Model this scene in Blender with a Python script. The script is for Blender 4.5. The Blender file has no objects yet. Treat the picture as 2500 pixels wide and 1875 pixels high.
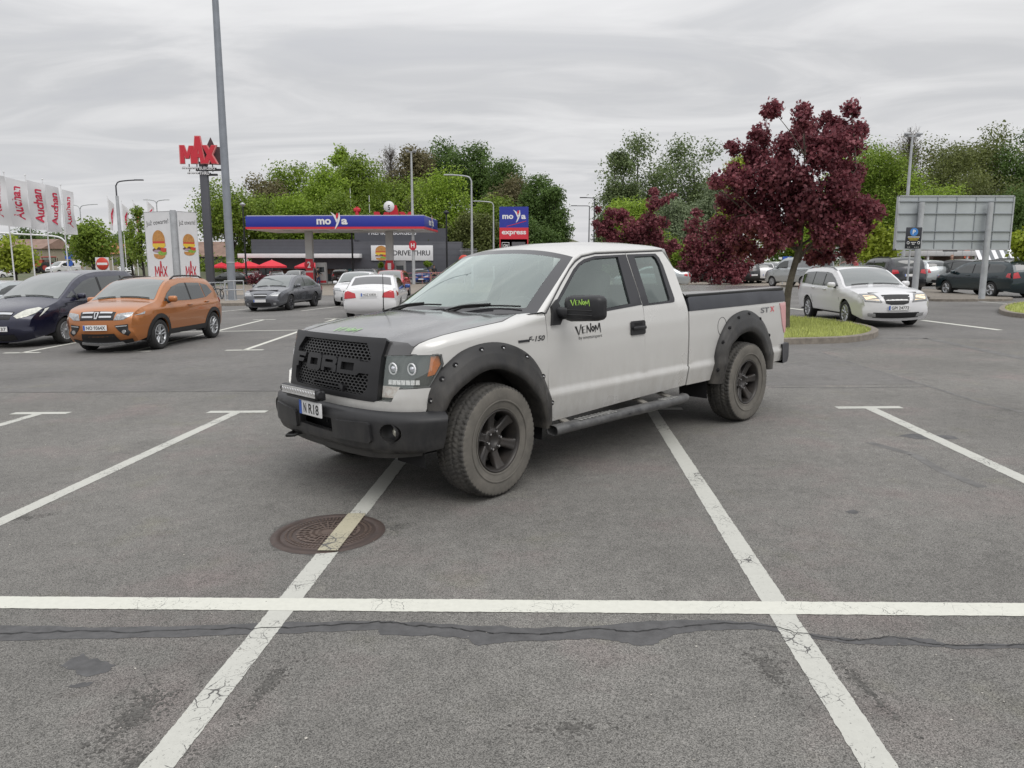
import bpy, bmesh, math, random
from mathutils import Vector, Matrix
from mathutils.geometry import delaunay_2d_cdt

S = bpy.context.scene
COL = S.collection
R = math.radians

# ------------------------------------------------------------------ camera
CAM_H, PITCH, ROLL, FPX = 1.7396, 0.158457, -0.018965, 1832.6      # FPX for a 2500 px wide frame
cd = bpy.data.cameras.new('camera'); cam = bpy.data.objects.new('camera', cd); COL.objects.link(cam)
cd.sensor_width = 36.0; cd.lens = 36.0 * FPX / 2500.0
cd.clip_start = 0.05; cd.clip_end = 3000
cam.matrix_world = Matrix.Translation((0, 0, CAM_H)) @ Matrix.Rotation(math.pi/2 - PITCH, 4, 'X') @ Matrix.Rotation(ROLL, 4, 'Z')
S.camera = cam

# ------------------------------------------------------------------ world: overcast sky with stratus streaks
SUN_EL, SUN_AZ = R(52), R(150)
wd = bpy.data.worlds.new('World'); S.world = wd; wd.use_nodes = True
nt = wd.node_tree; nt.nodes.clear()
def N(tree, typ, **kw):
    n = tree.nodes.new(typ)
    for k, v in kw.items():
        if k in n.inputs: n.inputs[k].default_value = v
        else: setattr(n, k, v)
    return n
def build_world():
    L = nt.links.new
    out = N(nt, 'ShaderNodeOutputWorld'); 
    geo = N(nt, 'ShaderNodeTexCoord'); sep = N(nt, 'ShaderNodeSeparateXYZ'); L(geo.outputs['Generated'], sep.inputs[0])
    zz = N(nt, 'ShaderNodeMath', operation='MAXIMUM'); L(sep.outputs['Z'], zz.inputs[0]); zz.inputs[1].default_value = 0.0
    za = N(nt, 'ShaderNodeMath', operation='ADD'); L(zz.outputs[0], za.inputs[0]); za.inputs[1].default_value = 0.09
    dx = N(nt, 'ShaderNodeMath', operation='DIVIDE'); L(sep.outputs['X'], dx.inputs[0]); L(za.outputs[0], dx.inputs[1])
    dy = N(nt, 'ShaderNodeMath', operation='DIVIDE'); L(sep.outputs['Y'], dy.inputs[0]); L(za.outputs[0], dy.inputs[1])
    cmb = N(nt, 'ShaderNodeCombineXYZ'); L(dx.outputs[0], cmb.inputs[0]); L(dy.outputs[0], cmb.inputs[1])
    mp = N(nt, 'ShaderNodeMapping'); L(cmb.outputs[0], mp.inputs[0])
    mp.inputs['Rotation'].default_value = (0, 0, R(-32)); mp.inputs['Scale'].default_value = (0.62, 1.2, 1)
    n1 = N(nt, 'ShaderNodeTexNoise', **{'Scale': 1.25, 'Detail': 6.0, 'Roughness': 0.54, 'Distortion': 1.1}); L(mp.outputs[0], n1.inputs['Vector'])
    mp2 = N(nt, 'ShaderNodeMapping'); L(cmb.outputs[0], mp2.inputs[0]); mp2.inputs['Scale'].default_value = (0.22, 0.3, 1)
    n2 = N(nt, 'ShaderNodeTexNoise', **{'Scale': 0.9, 'Detail': 3.0, 'Roughness': 0.5}); L(mp2.outputs[0], n2.inputs['Vector'])
    mx = N(nt, 'ShaderNodeMath', operation='MULTIPLY_ADD'); L(n2.outputs['Fac'], mx.inputs[0]); mx.inputs[1].default_value = 0.42; 
    m3 = N(nt, 'ShaderNodeMath', operation='MULTIPLY'); L(n1.outputs['Fac'], m3.inputs[0]); m3.inputs[1].default_value = 0.80
    L(m3.outputs[0], mx.inputs[2])
    cr = N(nt, 'ShaderNodeValToRGB'); L(mx.outputs[0], cr.inputs[0])
    e = cr.color_ramp.elements
    e[0].position = 0.44; e[0].color = (0.61, 0.617, 0.64, 1)
    e[1].position = 0.77; e[1].color = (0.83, 0.83, 0.835, 1)
    a = e.new(0.55); a.color = (0.65, 0.655, 0.67, 1)
    b = e.new(0.65); b.color = (0.745, 0.745, 0.755, 1)
    # CIE overcast brightening toward the zenith
    zen = N(nt, 'ShaderNodeMapRange'); L(sep.outputs['Z'], zen.inputs[0])
    for k, v in ((1, 0.22), (2, 1.0), (3, 1.0), (4, ZENITH)): zen.inputs[k].default_value = v
    vm = N(nt, 'ShaderNodeVectorMath', operation='SCALE'); L(cr.outputs[0], vm.inputs[0]); L(zen.outputs[0], vm.inputs['Scale'])
    # horizon: pale, even
    hz = N(nt, 'ShaderNodeMapRange'); L(sep.outputs['Z'], hz.inputs[0])
    for k, v in ((1, 0.0), (2, 0.14), (3, 0.75), (4, 0.0)): hz.inputs[k].default_value = v
    mix = N(nt, 'ShaderNodeMixRGB'); L(hz.outputs[0], mix.inputs[0]); L(vm.outputs[0], mix.inputs[1]); mix.inputs[2].default_value = (0.73, 0.725, 0.745, 1)
    sky = N(nt, 'ShaderNodeTexSky', sky_type='NISHITA'); sky.sun_disc = False; sky.sun_elevation = SUN_EL; sky.sun_rotation = SUN_AZ
    b1 = N(nt, 'ShaderNodeBackground', Strength=1.0); L(mix.outputs[0], b1.inputs[0])
    b2 = N(nt, 'ShaderNodeBackground', Strength=0.05); L(sky.outputs[0], b2.inputs[0])
    ms = N(nt, 'ShaderNodeMixShader', Fac=0.06); L(b1.outputs[0], ms.inputs[1]); L(b2.outputs[0], ms.inputs[2])
    L(ms.outputs[0], out.inputs[0])
ZENITH = 2.3
build_world()
sl = bpy.data.lights.new('sun', 'SUN'); sl.energy = 1.2; sl.angle = R(40); sl.color = (1.0, 0.97, 0.93)
so = bpy.data.objects.new('sun', sl); COL.objects.link(so)
sd = Vector((math.sin(SUN_AZ)*math.cos(SUN_EL), math.cos(SUN_AZ)*math.cos(SUN_EL), math.sin(SUN_EL)))
so.rotation_euler = sd.to_track_quat('Z', 'Y').to_euler()
S.view_settings.view_transform = 'Standard'; S.view_settings.look = 'None'; S.view_settings.exposure = 0.0; S.view_settings.gamma = 1.0
S.cycles.max_bounces = 8; S.cycles.transparent_max_bounces = 12

# ------------------------------------------------------------------ helpers
def ray(px, py):
    u, v = px-1250, py-937.5
    cr, sr = math.cos(ROLL), math.sin(ROLL); u, v = cr*u+sr*v, -sr*u+cr*v
    c, s = math.cos(PITCH), math.sin(PITCH)
    return Vector((u/FPX, c + s*(-v/FPX), -s + c*(-v/FPX)))
def G(px, py, z=0.0):                       # ground point seen at photo pixel
    d = ray(px, py); t = (z-CAM_H)/d.z
    return Vector((d.x*t, d.y*t, z))
def W(px, py, dist):                        # point at distance dist (along +Y)
    d = ray(px, py); t = dist/d.y
    return Vector((d.x*t, dist, CAM_H+d.z*t))

MAT = {}
def mat(name, col=(.5, .5, .5), rough=.5, metal=0.0, noise=None, bump=None, coat=0.0, spec=.5, emit=None, trans=0.0, col2=None, isl=0.0, crough=.06):
    """procedural principled material; noise=(scale, amount) varies value, bump=(scale, strength)"""
    if name in MAT: return MAT[name]
    m = bpy.data.materials.new(name); m.use_nodes = True; t = m.node_tree; L = t.links.new
    p = t.nodes['Principled BSDF']; MAT[name] = m
    p.inputs['Base Color'].default_value = (*col, 1); p.inputs['Roughness'].default_value = rough; p.inputs['Metallic'].default_value = metal
    p.inputs['Coat Weight'].default_value = coat; p.inputs['Coat Roughness'].default_value = crough
    p.inputs['Specular IOR Level'].default_value = spec
    tc = None
    if noise or bump:
        tc = N(t, 'ShaderNodeTexCoord')
    if noise or isl:
        fac = None
        if noise:
            n = N(t, 'ShaderNodeTexNoise', **{'Scale': noise[0], 'Detail': 5.0, 'Roughness': .6}); L(tc.outputs['Object'], n.inputs['Vector'])
            mr = N(t, 'ShaderNodeMapRange'); L(n.outputs['Fac'], mr.inputs[0])
            for k, v in ((1, .28), (2, .72), (3, 0.0), (4, 1.0)): mr.inputs[k].default_value = v
            fac = mr.outputs[0]; amt = noise[1]
        else:
            g = N(t, 'ShaderNodeNewGeometry'); fac = g.outputs['Random Per Island']; amt = isl
        c2 = col2 if col2 else tuple(max(0, c*(1-amt)) for c in col)
        c1 = col if col2 else tuple(min(1, c*(1+amt*.6)) for c in col)
        mx = N(t, 'ShaderNodeMixRGB'); L(fac, mx.inputs[0]); mx.inputs[1].default_value = (*c1, 1); mx.inputs[2].default_value = (*c2, 1)
        L(mx.outputs[0], p.inputs['Base Color'])
        if noise and rough > .2:
            rr = N(t, 'ShaderNodeMapRange'); L(fac, rr.inputs[0]); rr.inputs[3].default_value = max(.05, rough-.08); rr.inputs[4].default_value = min(1, rough+.1); L(rr.outputs[0], p.inputs['Roughness'])
    if bump:
        n = N(t, 'ShaderNodeTexNoise', **{'Scale': bump[0], 'Detail': 4.0}); L(tc.outputs['Object'], n.inputs['Vector'])
        b = N(t, 'ShaderNodeBump', Strength=bump[1], Distance=.01); L(n.outputs['Fac'], b.inputs['Height']); L(b.outputs[0], p.inputs['Normal'])
    if emit:
        p.inputs['Emission Color'].default_value = (*emit[0], 1); p.inputs['Emission Strength'].default_value = emit[1]
    return m

class MB:
    """mesh builder: collects shapes, then links them as ONE object"""
    def __init__(s): s.v = []; s.f = []; s.mi = []; s.sm = []; s.n = {}
    def add(s, vs, fs, mi=0, smooth=False):
        o = len(s.v); s.v += [tuple(v) for v in vs]
        for f in fs: s.f.append(tuple(i+o for i in f)); s.mi.append(mi); s.sm.append(smooth)
        return s
    def box(s, c, size, rot=None, mi=0, bev=0.0):
        hx, hy, hz = size[0]/2, size[1]/2, size[2]/2
        if bev > 0:
            bm = bmesh.new(); bmesh.ops.create_cube(bm, size=1.0)
            for v in bm.verts: v.co = Vector((v.co.x*size[0], v.co.y*size[1], v.co.z*size[2]))
            bmesh.ops.bevel(bm, geom=bm.edges[:], offset=min(bev, min(size)*.49), segments=2, affect='EDGES', profile=.5)
            bm.verts.index_update()
            vs = [v.co.copy() for v in bm.verts]; fs = [tuple(v.index for v in f.verts) for f in bm.faces]; bm.free(); sm = True
        else:
            vs = [Vector((x*hx, y*hy, z*hz)) for x in (-1, 1) for y in (-1, 1) for z in (-1, 1)]
            fs = [(0, 1, 3, 2), (4, 6, 7, 5), (0, 4, 5, 1), (2, 3, 7, 6), (0, 2, 6, 4), (1, 5, 7, 3)]; sm = False
        if rot is not None: vs = [rot @ v for v in vs]
        return s.add([v+Vector(c) for v in vs], fs, mi, sm)
    def cyl(s, p0, p1, r0, r1=None, n=16, mi=0, caps=True, smooth=True):
        r1 = r0 if r1 is None else r1; p0, p1 = Vector(p0), Vector(p1); d = (p1-p0).normalized()
        a = d.orthogonal().normalized(); b = d.cross(a)
        vs = [p+(a*math.cos(t)+b*math.sin(t))*r for p, r in ((p0, r0), (p1, r1)) for t in [2*math.pi*k/n for k in range(n)]]
        s.add(vs, [(k, (k+1) % n, n+(k+1) % n, n+k) for k in range(n)], mi, smooth)
        if caps:
            s.add(vs[:n], [tuple(range(n-1, -1, -1))], mi); s.add(vs[n:], [tuple(range(n))], mi)
        return s
    def tube(s, pts, r, n=8, mi=0, caps=True):
        pts = [Vector(p) for p in pts]; rs = r if isinstance(r, (list, tuple)) else [r]*len(pts)
        vs = []; a = None
        for i, p in enumerate(pts):
            d = (pts[min(i+1, len(pts)-1)]-pts[max(i-1, 0)]).normalized()
            a = d.orthogonal().normalized() if a is None else (a-d*a.dot(d)).normalized()
            b = d.cross(a)
            vs += [p+(a*math.cos(2*math.pi*k/n)+b*math.sin(2*math.pi*k/n))*rs[i] for k in range(n)]
        fs = [(i*n+k, i*n+(k+1) % n, (i+1)*n+(k+1) % n, (i+1)*n+k) for i in range(len(pts)-1) for k in range(n)]
        s.add(vs, fs, mi, True)
        if caps: s.add(vs[:n], [tuple(range(n-1, -1, -1))], mi); s.add(vs[-n:], [tuple(range(n))], mi)
        return s
    def lathe(s, prof, n=32, M=None, mi=0, mis=None, closed=False):
        """prof: list of (radius, axial) around local Y"""
        M = M or Matrix.Identity(4); m = len(prof)
        vs = [M @ Vector((r*math.cos(2*math.pi*k/n), h, r*math.sin(2*math.pi*k/n))) for r, h in prof for k in range(n)]
        o = len(s.v); s.v += [tuple(v) for v in vs]
        for i in range(m-1):
            for k in range(n):
                s.f.append((o+i*n+k, o+i*n+(k+1) % n, o+(i+1)*n+(k+1) % n, o+(i+1)*n+k)); s.mi.append(mis[i] if mis else mi); s.sm.append(True)
        return s
    def grid(s, P, mi=0, smooth=True, mif=None, wrap=False):
        """P: rows of points"""
        nr, nc = len(P), len(P[0]); o = len(s.v); s.v += [tuple(p) for r in P for p in r]
        for i in range(nr-1):
            for j in range(nc if wrap else nc-1):
                j2 = (j+1) % nc
                s.f.append((o+i*nc+j, o+i*nc+j2, o+(i+1)*nc+j2, o+(i+1)*nc+j)); s.mi.append(mif(i, j) if mif else mi); s.sm.append(smooth)
        return s
    def prism(s, poly, F, d, mi=0, smooth=False):
        """2D polygon mapped by F(u, v, w): w=0 back, w=d front, with side walls"""
        fr = [F(u, v, d) for u, v in poly]; bk = [F(u, v, 0) for u, v in poly]; n = len(poly)
        s.add(fr, [tuple(range(n))], mi); s.add(bk, [tuple(range(n-1, -1, -1))], mi)
        s.add(fr+bk, [(i, i+n, (i+1) % n+n, (i+1) % n) for i in range(n)], mi, smooth)
        return s
    def panel(s, outline, F, step=.08, holes=(), thick=.02, mi=0, zl=(), back=True):
        """2D outline (with holes) triangulated finely and laid on the surface F(u, v) -> point; thick>0 gives it an inner skin and edges"""
        def res(poly):
            o = []
            for i, p in enumerate(poly):
                q = poly[(i+1) % len(poly)]; n = max(1, int(math.ceil(math.dist(p, q)/step)))
                ts = [k/n for k in range(n)]
                for z in zl:
                    if (p[1]-z)*(q[1]-z) < 0:
                        tz = (z-p[1])/(q[1]-p[1]); ts = [t for t in ts if t == 0 or abs(t-tz) > .25/n]+[tz]
                o += [(p[0]+(q[0]-p[0])*t, p[1]+(q[1]-p[1])*t) for t in sorted(ts)]
            return o
        loops = [res(outline)]+[res(h) for h in holes]
        pts = []; ed = []
        for l in loops:
            b = len(pts); pts += l; ed += [(b+i, b+(i+1) % len(l)) for i in range(len(l))]
        def inside(p, poly):
            c = False; j = len(poly)-1
            for i in range(len(poly)):
                a, b = poly[i], poly[j]
                if (a[1] > p[1]) != (b[1] > p[1]) and p[0] < (b[0]-a[0])*(p[1]-a[1])/(b[1]-a[1])+a[0]: c = not c
                j = i
            return c
        us = [p[0] for p in outline]; vs_ = [p[1] for p in outline]
        nu = int((max(us)-min(us))/step)+1; nv = int((max(vs_)-min(vs_))/step)+1
        rows = [min(vs_)+(max(vs_)-min(vs_))*j/nv for j in range(1, nv)]
        rows = [r for r in rows if all(abs(r-z) > step*.3 for z in zl)]+[z for z in zl if min(vs_) < z < max(vs_)]
        nb = len(pts); bp = pts[:nb]
        for r in rows:
            for i in range(1, nu):
                p = (min(us)+(max(us)-min(us))*i/nu, r)
                if inside(p, loops[0]) and not any(inside(p, h) for h in loops[1:]) and all((p[0]-q[0])**2+(p[1]-q[1])**2 > (step*.35)**2 for q in bp): pts.append(p)
        r = delaunay_2d_cdt([Vector(p) for p in pts], ed, [], 0, 1e-6)
        v2 = r[0]; fs = []
        for f in r[2]:
            c = sum((v2[i] for i in f), Vector((0, 0)))/len(f)
            if inside(c, loops[0]) and not any(inside(c, h) for h in loops[1:]): fs.append(tuple(f))
        P3 = [Vector(F(v.x, v.y)) for v in v2]; e = 1e-3
        o0 = len(s.v); s.add(P3, fs, mi, True); nrm = []
        for v in v2:
            a = Vector(F(v.x+e, v.y))-Vector(F(v.x-e, v.y)); b = Vector(F(v.x, v.y+e))-Vector(F(v.x, v.y-e)); nrm.append(a.cross(b).normalized())
        fl_ = 1 if thick >= 0 else -1
        for i, q in enumerate(nrm): s.n[o0+i] = q*fl_
        if thick < 0:
            for k in range(len(s.f)-len(fs), len(s.f)): s.f[k] = tuple(reversed(s.f[k]))
        if thick:
            # inner side: away from outward; caller picks sign of thick
            Q = [p-n*thick for p, n in zip(P3, nrm)]
            if back: s.add(Q, [tuple(reversed(f)) for f in fs], mi, True)
            cnt = {}
            for f in fs:
                for i in range(3):
                    k = (f[i], f[(i+1) % 3]); cnt[k] = 1
            for (a, b) in cnt:
                if (b, a) not in cnt: s.add([P3[a], P3[b], Q[b], Q[a]], [(1, 0, 3, 2)], mi, False)
        return s
    def build(s, name, mats, parent=None, M=None, cn=True):
        me = bpy.data.meshes.new(name); me.from_pydata(s.v, [], s.f)
        for m in (mats if isinstance(mats, (list, tuple)) else [mats]): me.materials.append(m)
        me.polygons.foreach_set('material_index', s.mi); me.polygons.foreach_set('use_smooth', s.sm); me.update()
        if s.n and cn:
            me.normals_split_custom_set([s.n[v] if (v in s.n and s.sm[p.index]) else (0, 0, 0) for p in me.polygons for v in p.vertices])
        o = bpy.data.objects.new(name, me); COL.objects.link(o)
        if M is not None: o.matrix_local = M
        if parent is not None: o.parent = parent
        return o
def thing(name, label, cat, loc=(0, 0, 0), rz=0.0, group=None):
    o = bpy.data.objects.new(name, None); COL.objects.link(o); o.empty_display_size = .3
    o.location = loc; o.rotation_euler = (0, 0, rz); o['label'] = label; o['category'] = cat
    if group: o['group'] = group
    return o
def tag(o, label, cat, group=None):
    o['label'] = label; o['category'] = cat
    if group: o['group'] = group
    return o
def struct(o): o['kind'] = 'structure'; return o
def copy_tree(o, parent=None):
    c = o.copy(); COL.objects.link(c)
    if parent is not None: c.parent = parent
    for ch in list(o.children): copy_tree(ch, c)
    return c
def text2d(txt, size=1.0, shear=0.0, ext=0.0, align='LEFT', offset=0.0, space=1.0):
    """built-in font as 2D triangles: verts (x, y, z), faces"""
    cu = bpy.data.curves.new('lettering', 'FONT'); cu.body = txt; cu.size = size; cu.shear = shear; cu.extrude = ext; cu.align_x = align; cu.offset = offset; cu.space_character = space; cu.resolution_u = 4
    o = bpy.data.objects.new('lettering', cu); COL.objects.link(o)
    bpy.context.view_layer.update()
    me = bpy.data.meshes.new_from_object(o.evaluated_get(bpy.context.evaluated_depsgraph_get()))
    vs = [v.co.copy() for v in me.vertices]; fs = [tuple(p.vertices) for p in me.polygons]
    bpy.data.objects.remove(o); bpy.data.curves.remove(cu); bpy.data.meshes.remove(me)
    return vs, fs
def put_text(mb, txt, F, width=None, height=None, mi=0, shear=0.0, offset=0.0, center=True, space=1.0):
    """lay text in the box width x height through F(u, v) -> point"""
    vs, fs = text2d(txt, 1.0, shear, 0, 'LEFT', offset, space)
    x0, x1 = min(v.x for v in vs), max(v.x for v in vs); y0, y1 = min(v.y for v in vs), max(v.y for v in vs)
    kx = width/(x1-x0) if width else height/(y1-y0); ky = height/(y1-y0) if height else kx
    cx, cy = ((x0+x1)/2, (y0+y1)/2) if center else (x0, y0)
    mb.add([F((v.x-cx)*kx, (v.y-cy)*ky) for v in vs], fs, mi)
def plane_map(o, ux, uy, n=None, off=0.0):
    o, ux, uy = Vector(o), Vector(ux), Vector(uy); nn = ux.cross(uy).normalized()
    return lambda u, v, w=0.0: o+ux*u+uy*v+nn*(off+w)
def catmull(P, n=6, closed=False):
    P = [Vector(p) for p in P]; o = []; m = len(P)
    for i in range(m if closed else m-1):
        a, b, c, d = (P[(i-1) % m] if closed or i > 0 else 2*P[0]-P[1]), P[i], P[(i+1) % m], (P[(i+2) % m] if closed or i+2 < m else 2*P[-1]-P[-2])
        for k in range(n):
            t = k/n; o.append(.5*((2*b)+(c-a)*t+(2*a-5*b+4*c-d)*t*t+(3*b-a-3*c+d)*t**3))
    if not closed: o.append(P[-1])
    return o
def lerp(x, xs, ys):
    if x <= xs[0]: return ys[0]
    for i in range(1, len(xs)):
        if x <= xs[i]: return ys[i-1]+(ys[i]-ys[i-1])*(x-xs[i-1])/(xs[i]-xs[i-1])
    return ys[-1]
def glass_mat(name, tint, refl=1.0, base=.10):
    if name in MAT: return MAT[name]
    m = bpy.data.materials.new(name); m.use_nodes = True; t = m.node_tree; t.nodes.clear(); L = t.links.new; MAT[name] = m
    o = N(t, 'ShaderNodeOutputMaterial'); tr = N(t, 'ShaderNodeBsdfTransparent'); tr.inputs[0].default_value = (*tint, 1)
    gl = N(t, 'ShaderNodeBsdfGlossy', Roughness=.015); gl.inputs[0].default_value = (.90, 1, .96, 1)
    ge = N(t, 'ShaderNodeNewGeometry'); dt = N(t, 'ShaderNodeVectorMath', operation='DOT_PRODUCT'); L(ge.outputs['Incoming'], dt.inputs[0]); L(ge.outputs['Normal'], dt.inputs[1])
    ab = N(t, 'ShaderNodeMath', operation='ABSOLUTE'); L(dt.outputs['Value'], ab.inputs[0])
    om = N(t, 'ShaderNodeMath', operation='SUBTRACT'); om.inputs[0].default_value = 1.0; L(ab.outputs[0], om.inputs[1])
    pw = N(t, 'ShaderNodeMath', operation='POWER'); L(om.outputs[0], pw.inputs[0]); pw.inputs[1].default_value = 4.0
    ma = N(t, 'ShaderNodeMath', operation='MULTIPLY_ADD'); ma.use_clamp = True
    L(pw.outputs[0], ma.inputs[0]); ma.inputs[1].default_value = refl; ma.inputs[2].default_value = base
    mx = N(t, 'ShaderNodeMixShader'); L(ma.outputs[0], mx.inputs[0]); L(tr.outputs[0], mx.inputs[1]); L(gl.outputs[0], mx.inputs[2]); L(mx.outputs[0], o.inputs[0])
    return m
rnd = random.Random(7)
# ------------------------------------------------------------------ shared materials
import bisect
M_silver = mat('silver_paint', (.60, .595, .575), .32, 0.25, noise=(1.3, .05), coat=.55)
def road_dirt(m, z0, z1, col, amt):
    """dried spray thrown up by the wheels: a film with a ragged upper edge"""
    t = m.node_tree; L = t.links.new; p = t.nodes['Principled BSDF']; src = p.inputs['Base Color'].links[0].from_socket
    tc = N(t, 'ShaderNodeTexCoord'); sp = N(t, 'ShaderNodeSeparateXYZ'); L(tc.outputs['Object'], sp.inputs[0])
    mr = N(t, 'ShaderNodeMapRange'); L(sp.outputs['Z'], mr.inputs[0])
    for k, v in ((1, z0), (2, z1), (3, 1.0), (4, 0.0)): mr.inputs[k].default_value = v
    mp = N(t, 'ShaderNodeMapping'); L(tc.outputs['Object'], mp.inputs[0]); mp.inputs['Scale'].default_value = (1.0, 1.0, .35)
    n = N(t, 'ShaderNodeTexNoise', **{'Scale': 9.0, 'Detail': 8.0, 'Roughness': .72}); L(mp.outputs[0], n.inputs['Vector'])
    n2 = N(t, 'ShaderNodeMapRange'); L(n.outputs['Fac'], n2.inputs[0])
    for k, v in ((1, .38), (2, .66), (3, 0.15), (4, 1.0)): n2.inputs[k].default_value = v
    mu = N(t, 'ShaderNodeMath', operation='MULTIPLY'); L(mr.outputs[0], mu.inputs[0]); L(n2.outputs[0], mu.inputs[1])
    m2 = N(t, 'ShaderNodeMath', operation='MULTIPLY'); L(mu.outputs[0], m2.inputs[0]); m2.inputs[1].default_value = amt
    mx = N(t, 'ShaderNodeMixRGB'); L(m2.outputs[0], mx.inputs[0]); L(src, mx.inputs[1]); mx.inputs[2].default_value = (*col, 1); L(mx.outputs[0], p.inputs['Base Color'])
    ct = N(t, 'ShaderNodeMath', operation='MULTIPLY_ADD'); L(m2.outputs[0], ct.inputs[0]); ct.inputs[1].default_value = -.5; ct.inputs[2].default_value = p.inputs['Coat Weight'].default_value; ct.use_clamp = True; L(ct.outputs[0], p.inputs['Coat Weight'])
road_dirt(M_silver, .42, 1.0, (.29, .26, .22), .48)
M_wrap = mat('matt_black_wrap', (.058, .057, .058), .30, 0, noise=(3, .08), spec=1.0, coat=1.0, crough=.12)
M_flare = mat('textured_black_plastic', (.015, .015, .0165), .50, noise=(9, .25), bump=(420, .12), col2=(.027, .0265, .026), spec=.4)
M_black = mat('satin_black_plastic', (.014, .0145, .0165), .45, noise=(7, .2), col2=(.022, .022, .024), spec=.42)
M_grille = mat('matt_black_grille', (.013, .013, .0145), .42, spec=.42)
M_dark = mat('dark_void', (.006, .006, .007), .9)
M_under = mat('underbody_dirt', (.035, .032, .028), .85, noise=(6, .5))
M_frit = mat('black_glass_edge', (.03, .03, .033), .12, coat=.5)
M_rubtrim = mat('window_rubber_trim', (.02, .02, .024), .35)
M_chrome = mat('chrome', (.8, .8, .82), .12, 1.0)
M_refl = mat('lamp_reflector', (.75, .75, .76), .18, .9)
M_amber = mat('amber_lens', (.75, .20, .03), .18, coat=.6)
M_redlens = mat('red_lens', (.55, .03, .035), .15, coat=.7)
M_clear = glass_mat('clear_lens', (.93, .93, .92), 1.2, .17)
M_glass = glass_mat('windscreen_glass', (.66, .74, .71), 1.5, .22)
M_sglass = glass_mat('side_window_glass', (.50, .58, .555), 1.1, .16)
M_white = mat('white_plate', (.72, .72, .72), .4)
M_blue = mat('plate_blue', (.03, .10, .42), .4)
M_ink = mat('black_ink', (.012, .012, .012), .5)
M_green = mat('green_decal', (.24, .46, .16), .4)
M_grey = mat('grey_badge', (.22, .22, .23), .35, .6)
M_reddec = mat('red_decal', (.60, .10, .12), .4)
M_seat = mat('grey_seat_cloth', (.045, .047, .047), .9, noise=(60, .2))
M_tyre = mat('tyre_tread_rubber', (.036, .035, .034), .85, noise=(9, .4), col2=(.085, .080, .071))
M_side = mat('dusty_tyre_sidewall', (.155, .143, .124), .9, noise=(7, .3), col2=(.092, .087, .077))
M_rim = mat('black_alloy', (.030, .029, .029), .38, .3, noise=(8, .3), col2=(.052, .045, .040))
M_cover = mat('bed_cover_vinyl', (.125, .115, .108), .36, noise=(5, .12), bump=(150, .05), spec=1.0, coat=1.0, crough=.18)
M_rail = mat('dark_bed_rail', (.030, .032, .040), .33, noise=(3, .2))
M_worn = mat('worn_step_metal', (.40, .39, .37), .45, .5, noise=(14, .5))

def paint(name, col, metal=.0, rough=.25): return mat(name, col, rough, metal, coat=.8)
M_wind = mat('car_windscreen', (.085, .100, .096), .06, spec=.9, coat=1.0)  # pale base paints in sky reflection and cabin; the glass is opaque
M_win = mat('car_side_glass', (.030, .036, .036), .05, spec=.8, coat=.6)
M_ctyre = mat('car_tyre', (.022, .022, .022), .85)
M_calloy = mat('car_alloy', (.42, .43, .44), .3, .75)
M_calloyd = mat('dark_car_alloy', (.05, .05, .055), .35, .5)
M_ccov = mat('wheel_cover_silver', (.36, .37, .38), .35, .6)
M_plast = mat('car_black_plastic', (.016, .016, .017), .5)
M_hl = mat('car_headlamp', (.50, .51, .52), .10, .25, coat=1.0, noise=(26, .5), col2=(.16, .17, .18))
M_hlon = mat('car_headlamp_lit', (.6, .5, .35), .1, emit=((1.0, .76, .45), .75))
M_gap = mat('panel_gap', (.008, .008, .008), .8)
M_ctail = mat('car_tail_lamp', (.48, .02, .03), .12, coat=.8)
M_csilver = mat('car_trim_silver', (.55, .56, .57), .25, .7)

road_dirt(M_flare, .42, 1.15, (.13, .12, .105), .75); road_dirt(M_black, .38, .75, (.10, .095, .085), .5)
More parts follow.
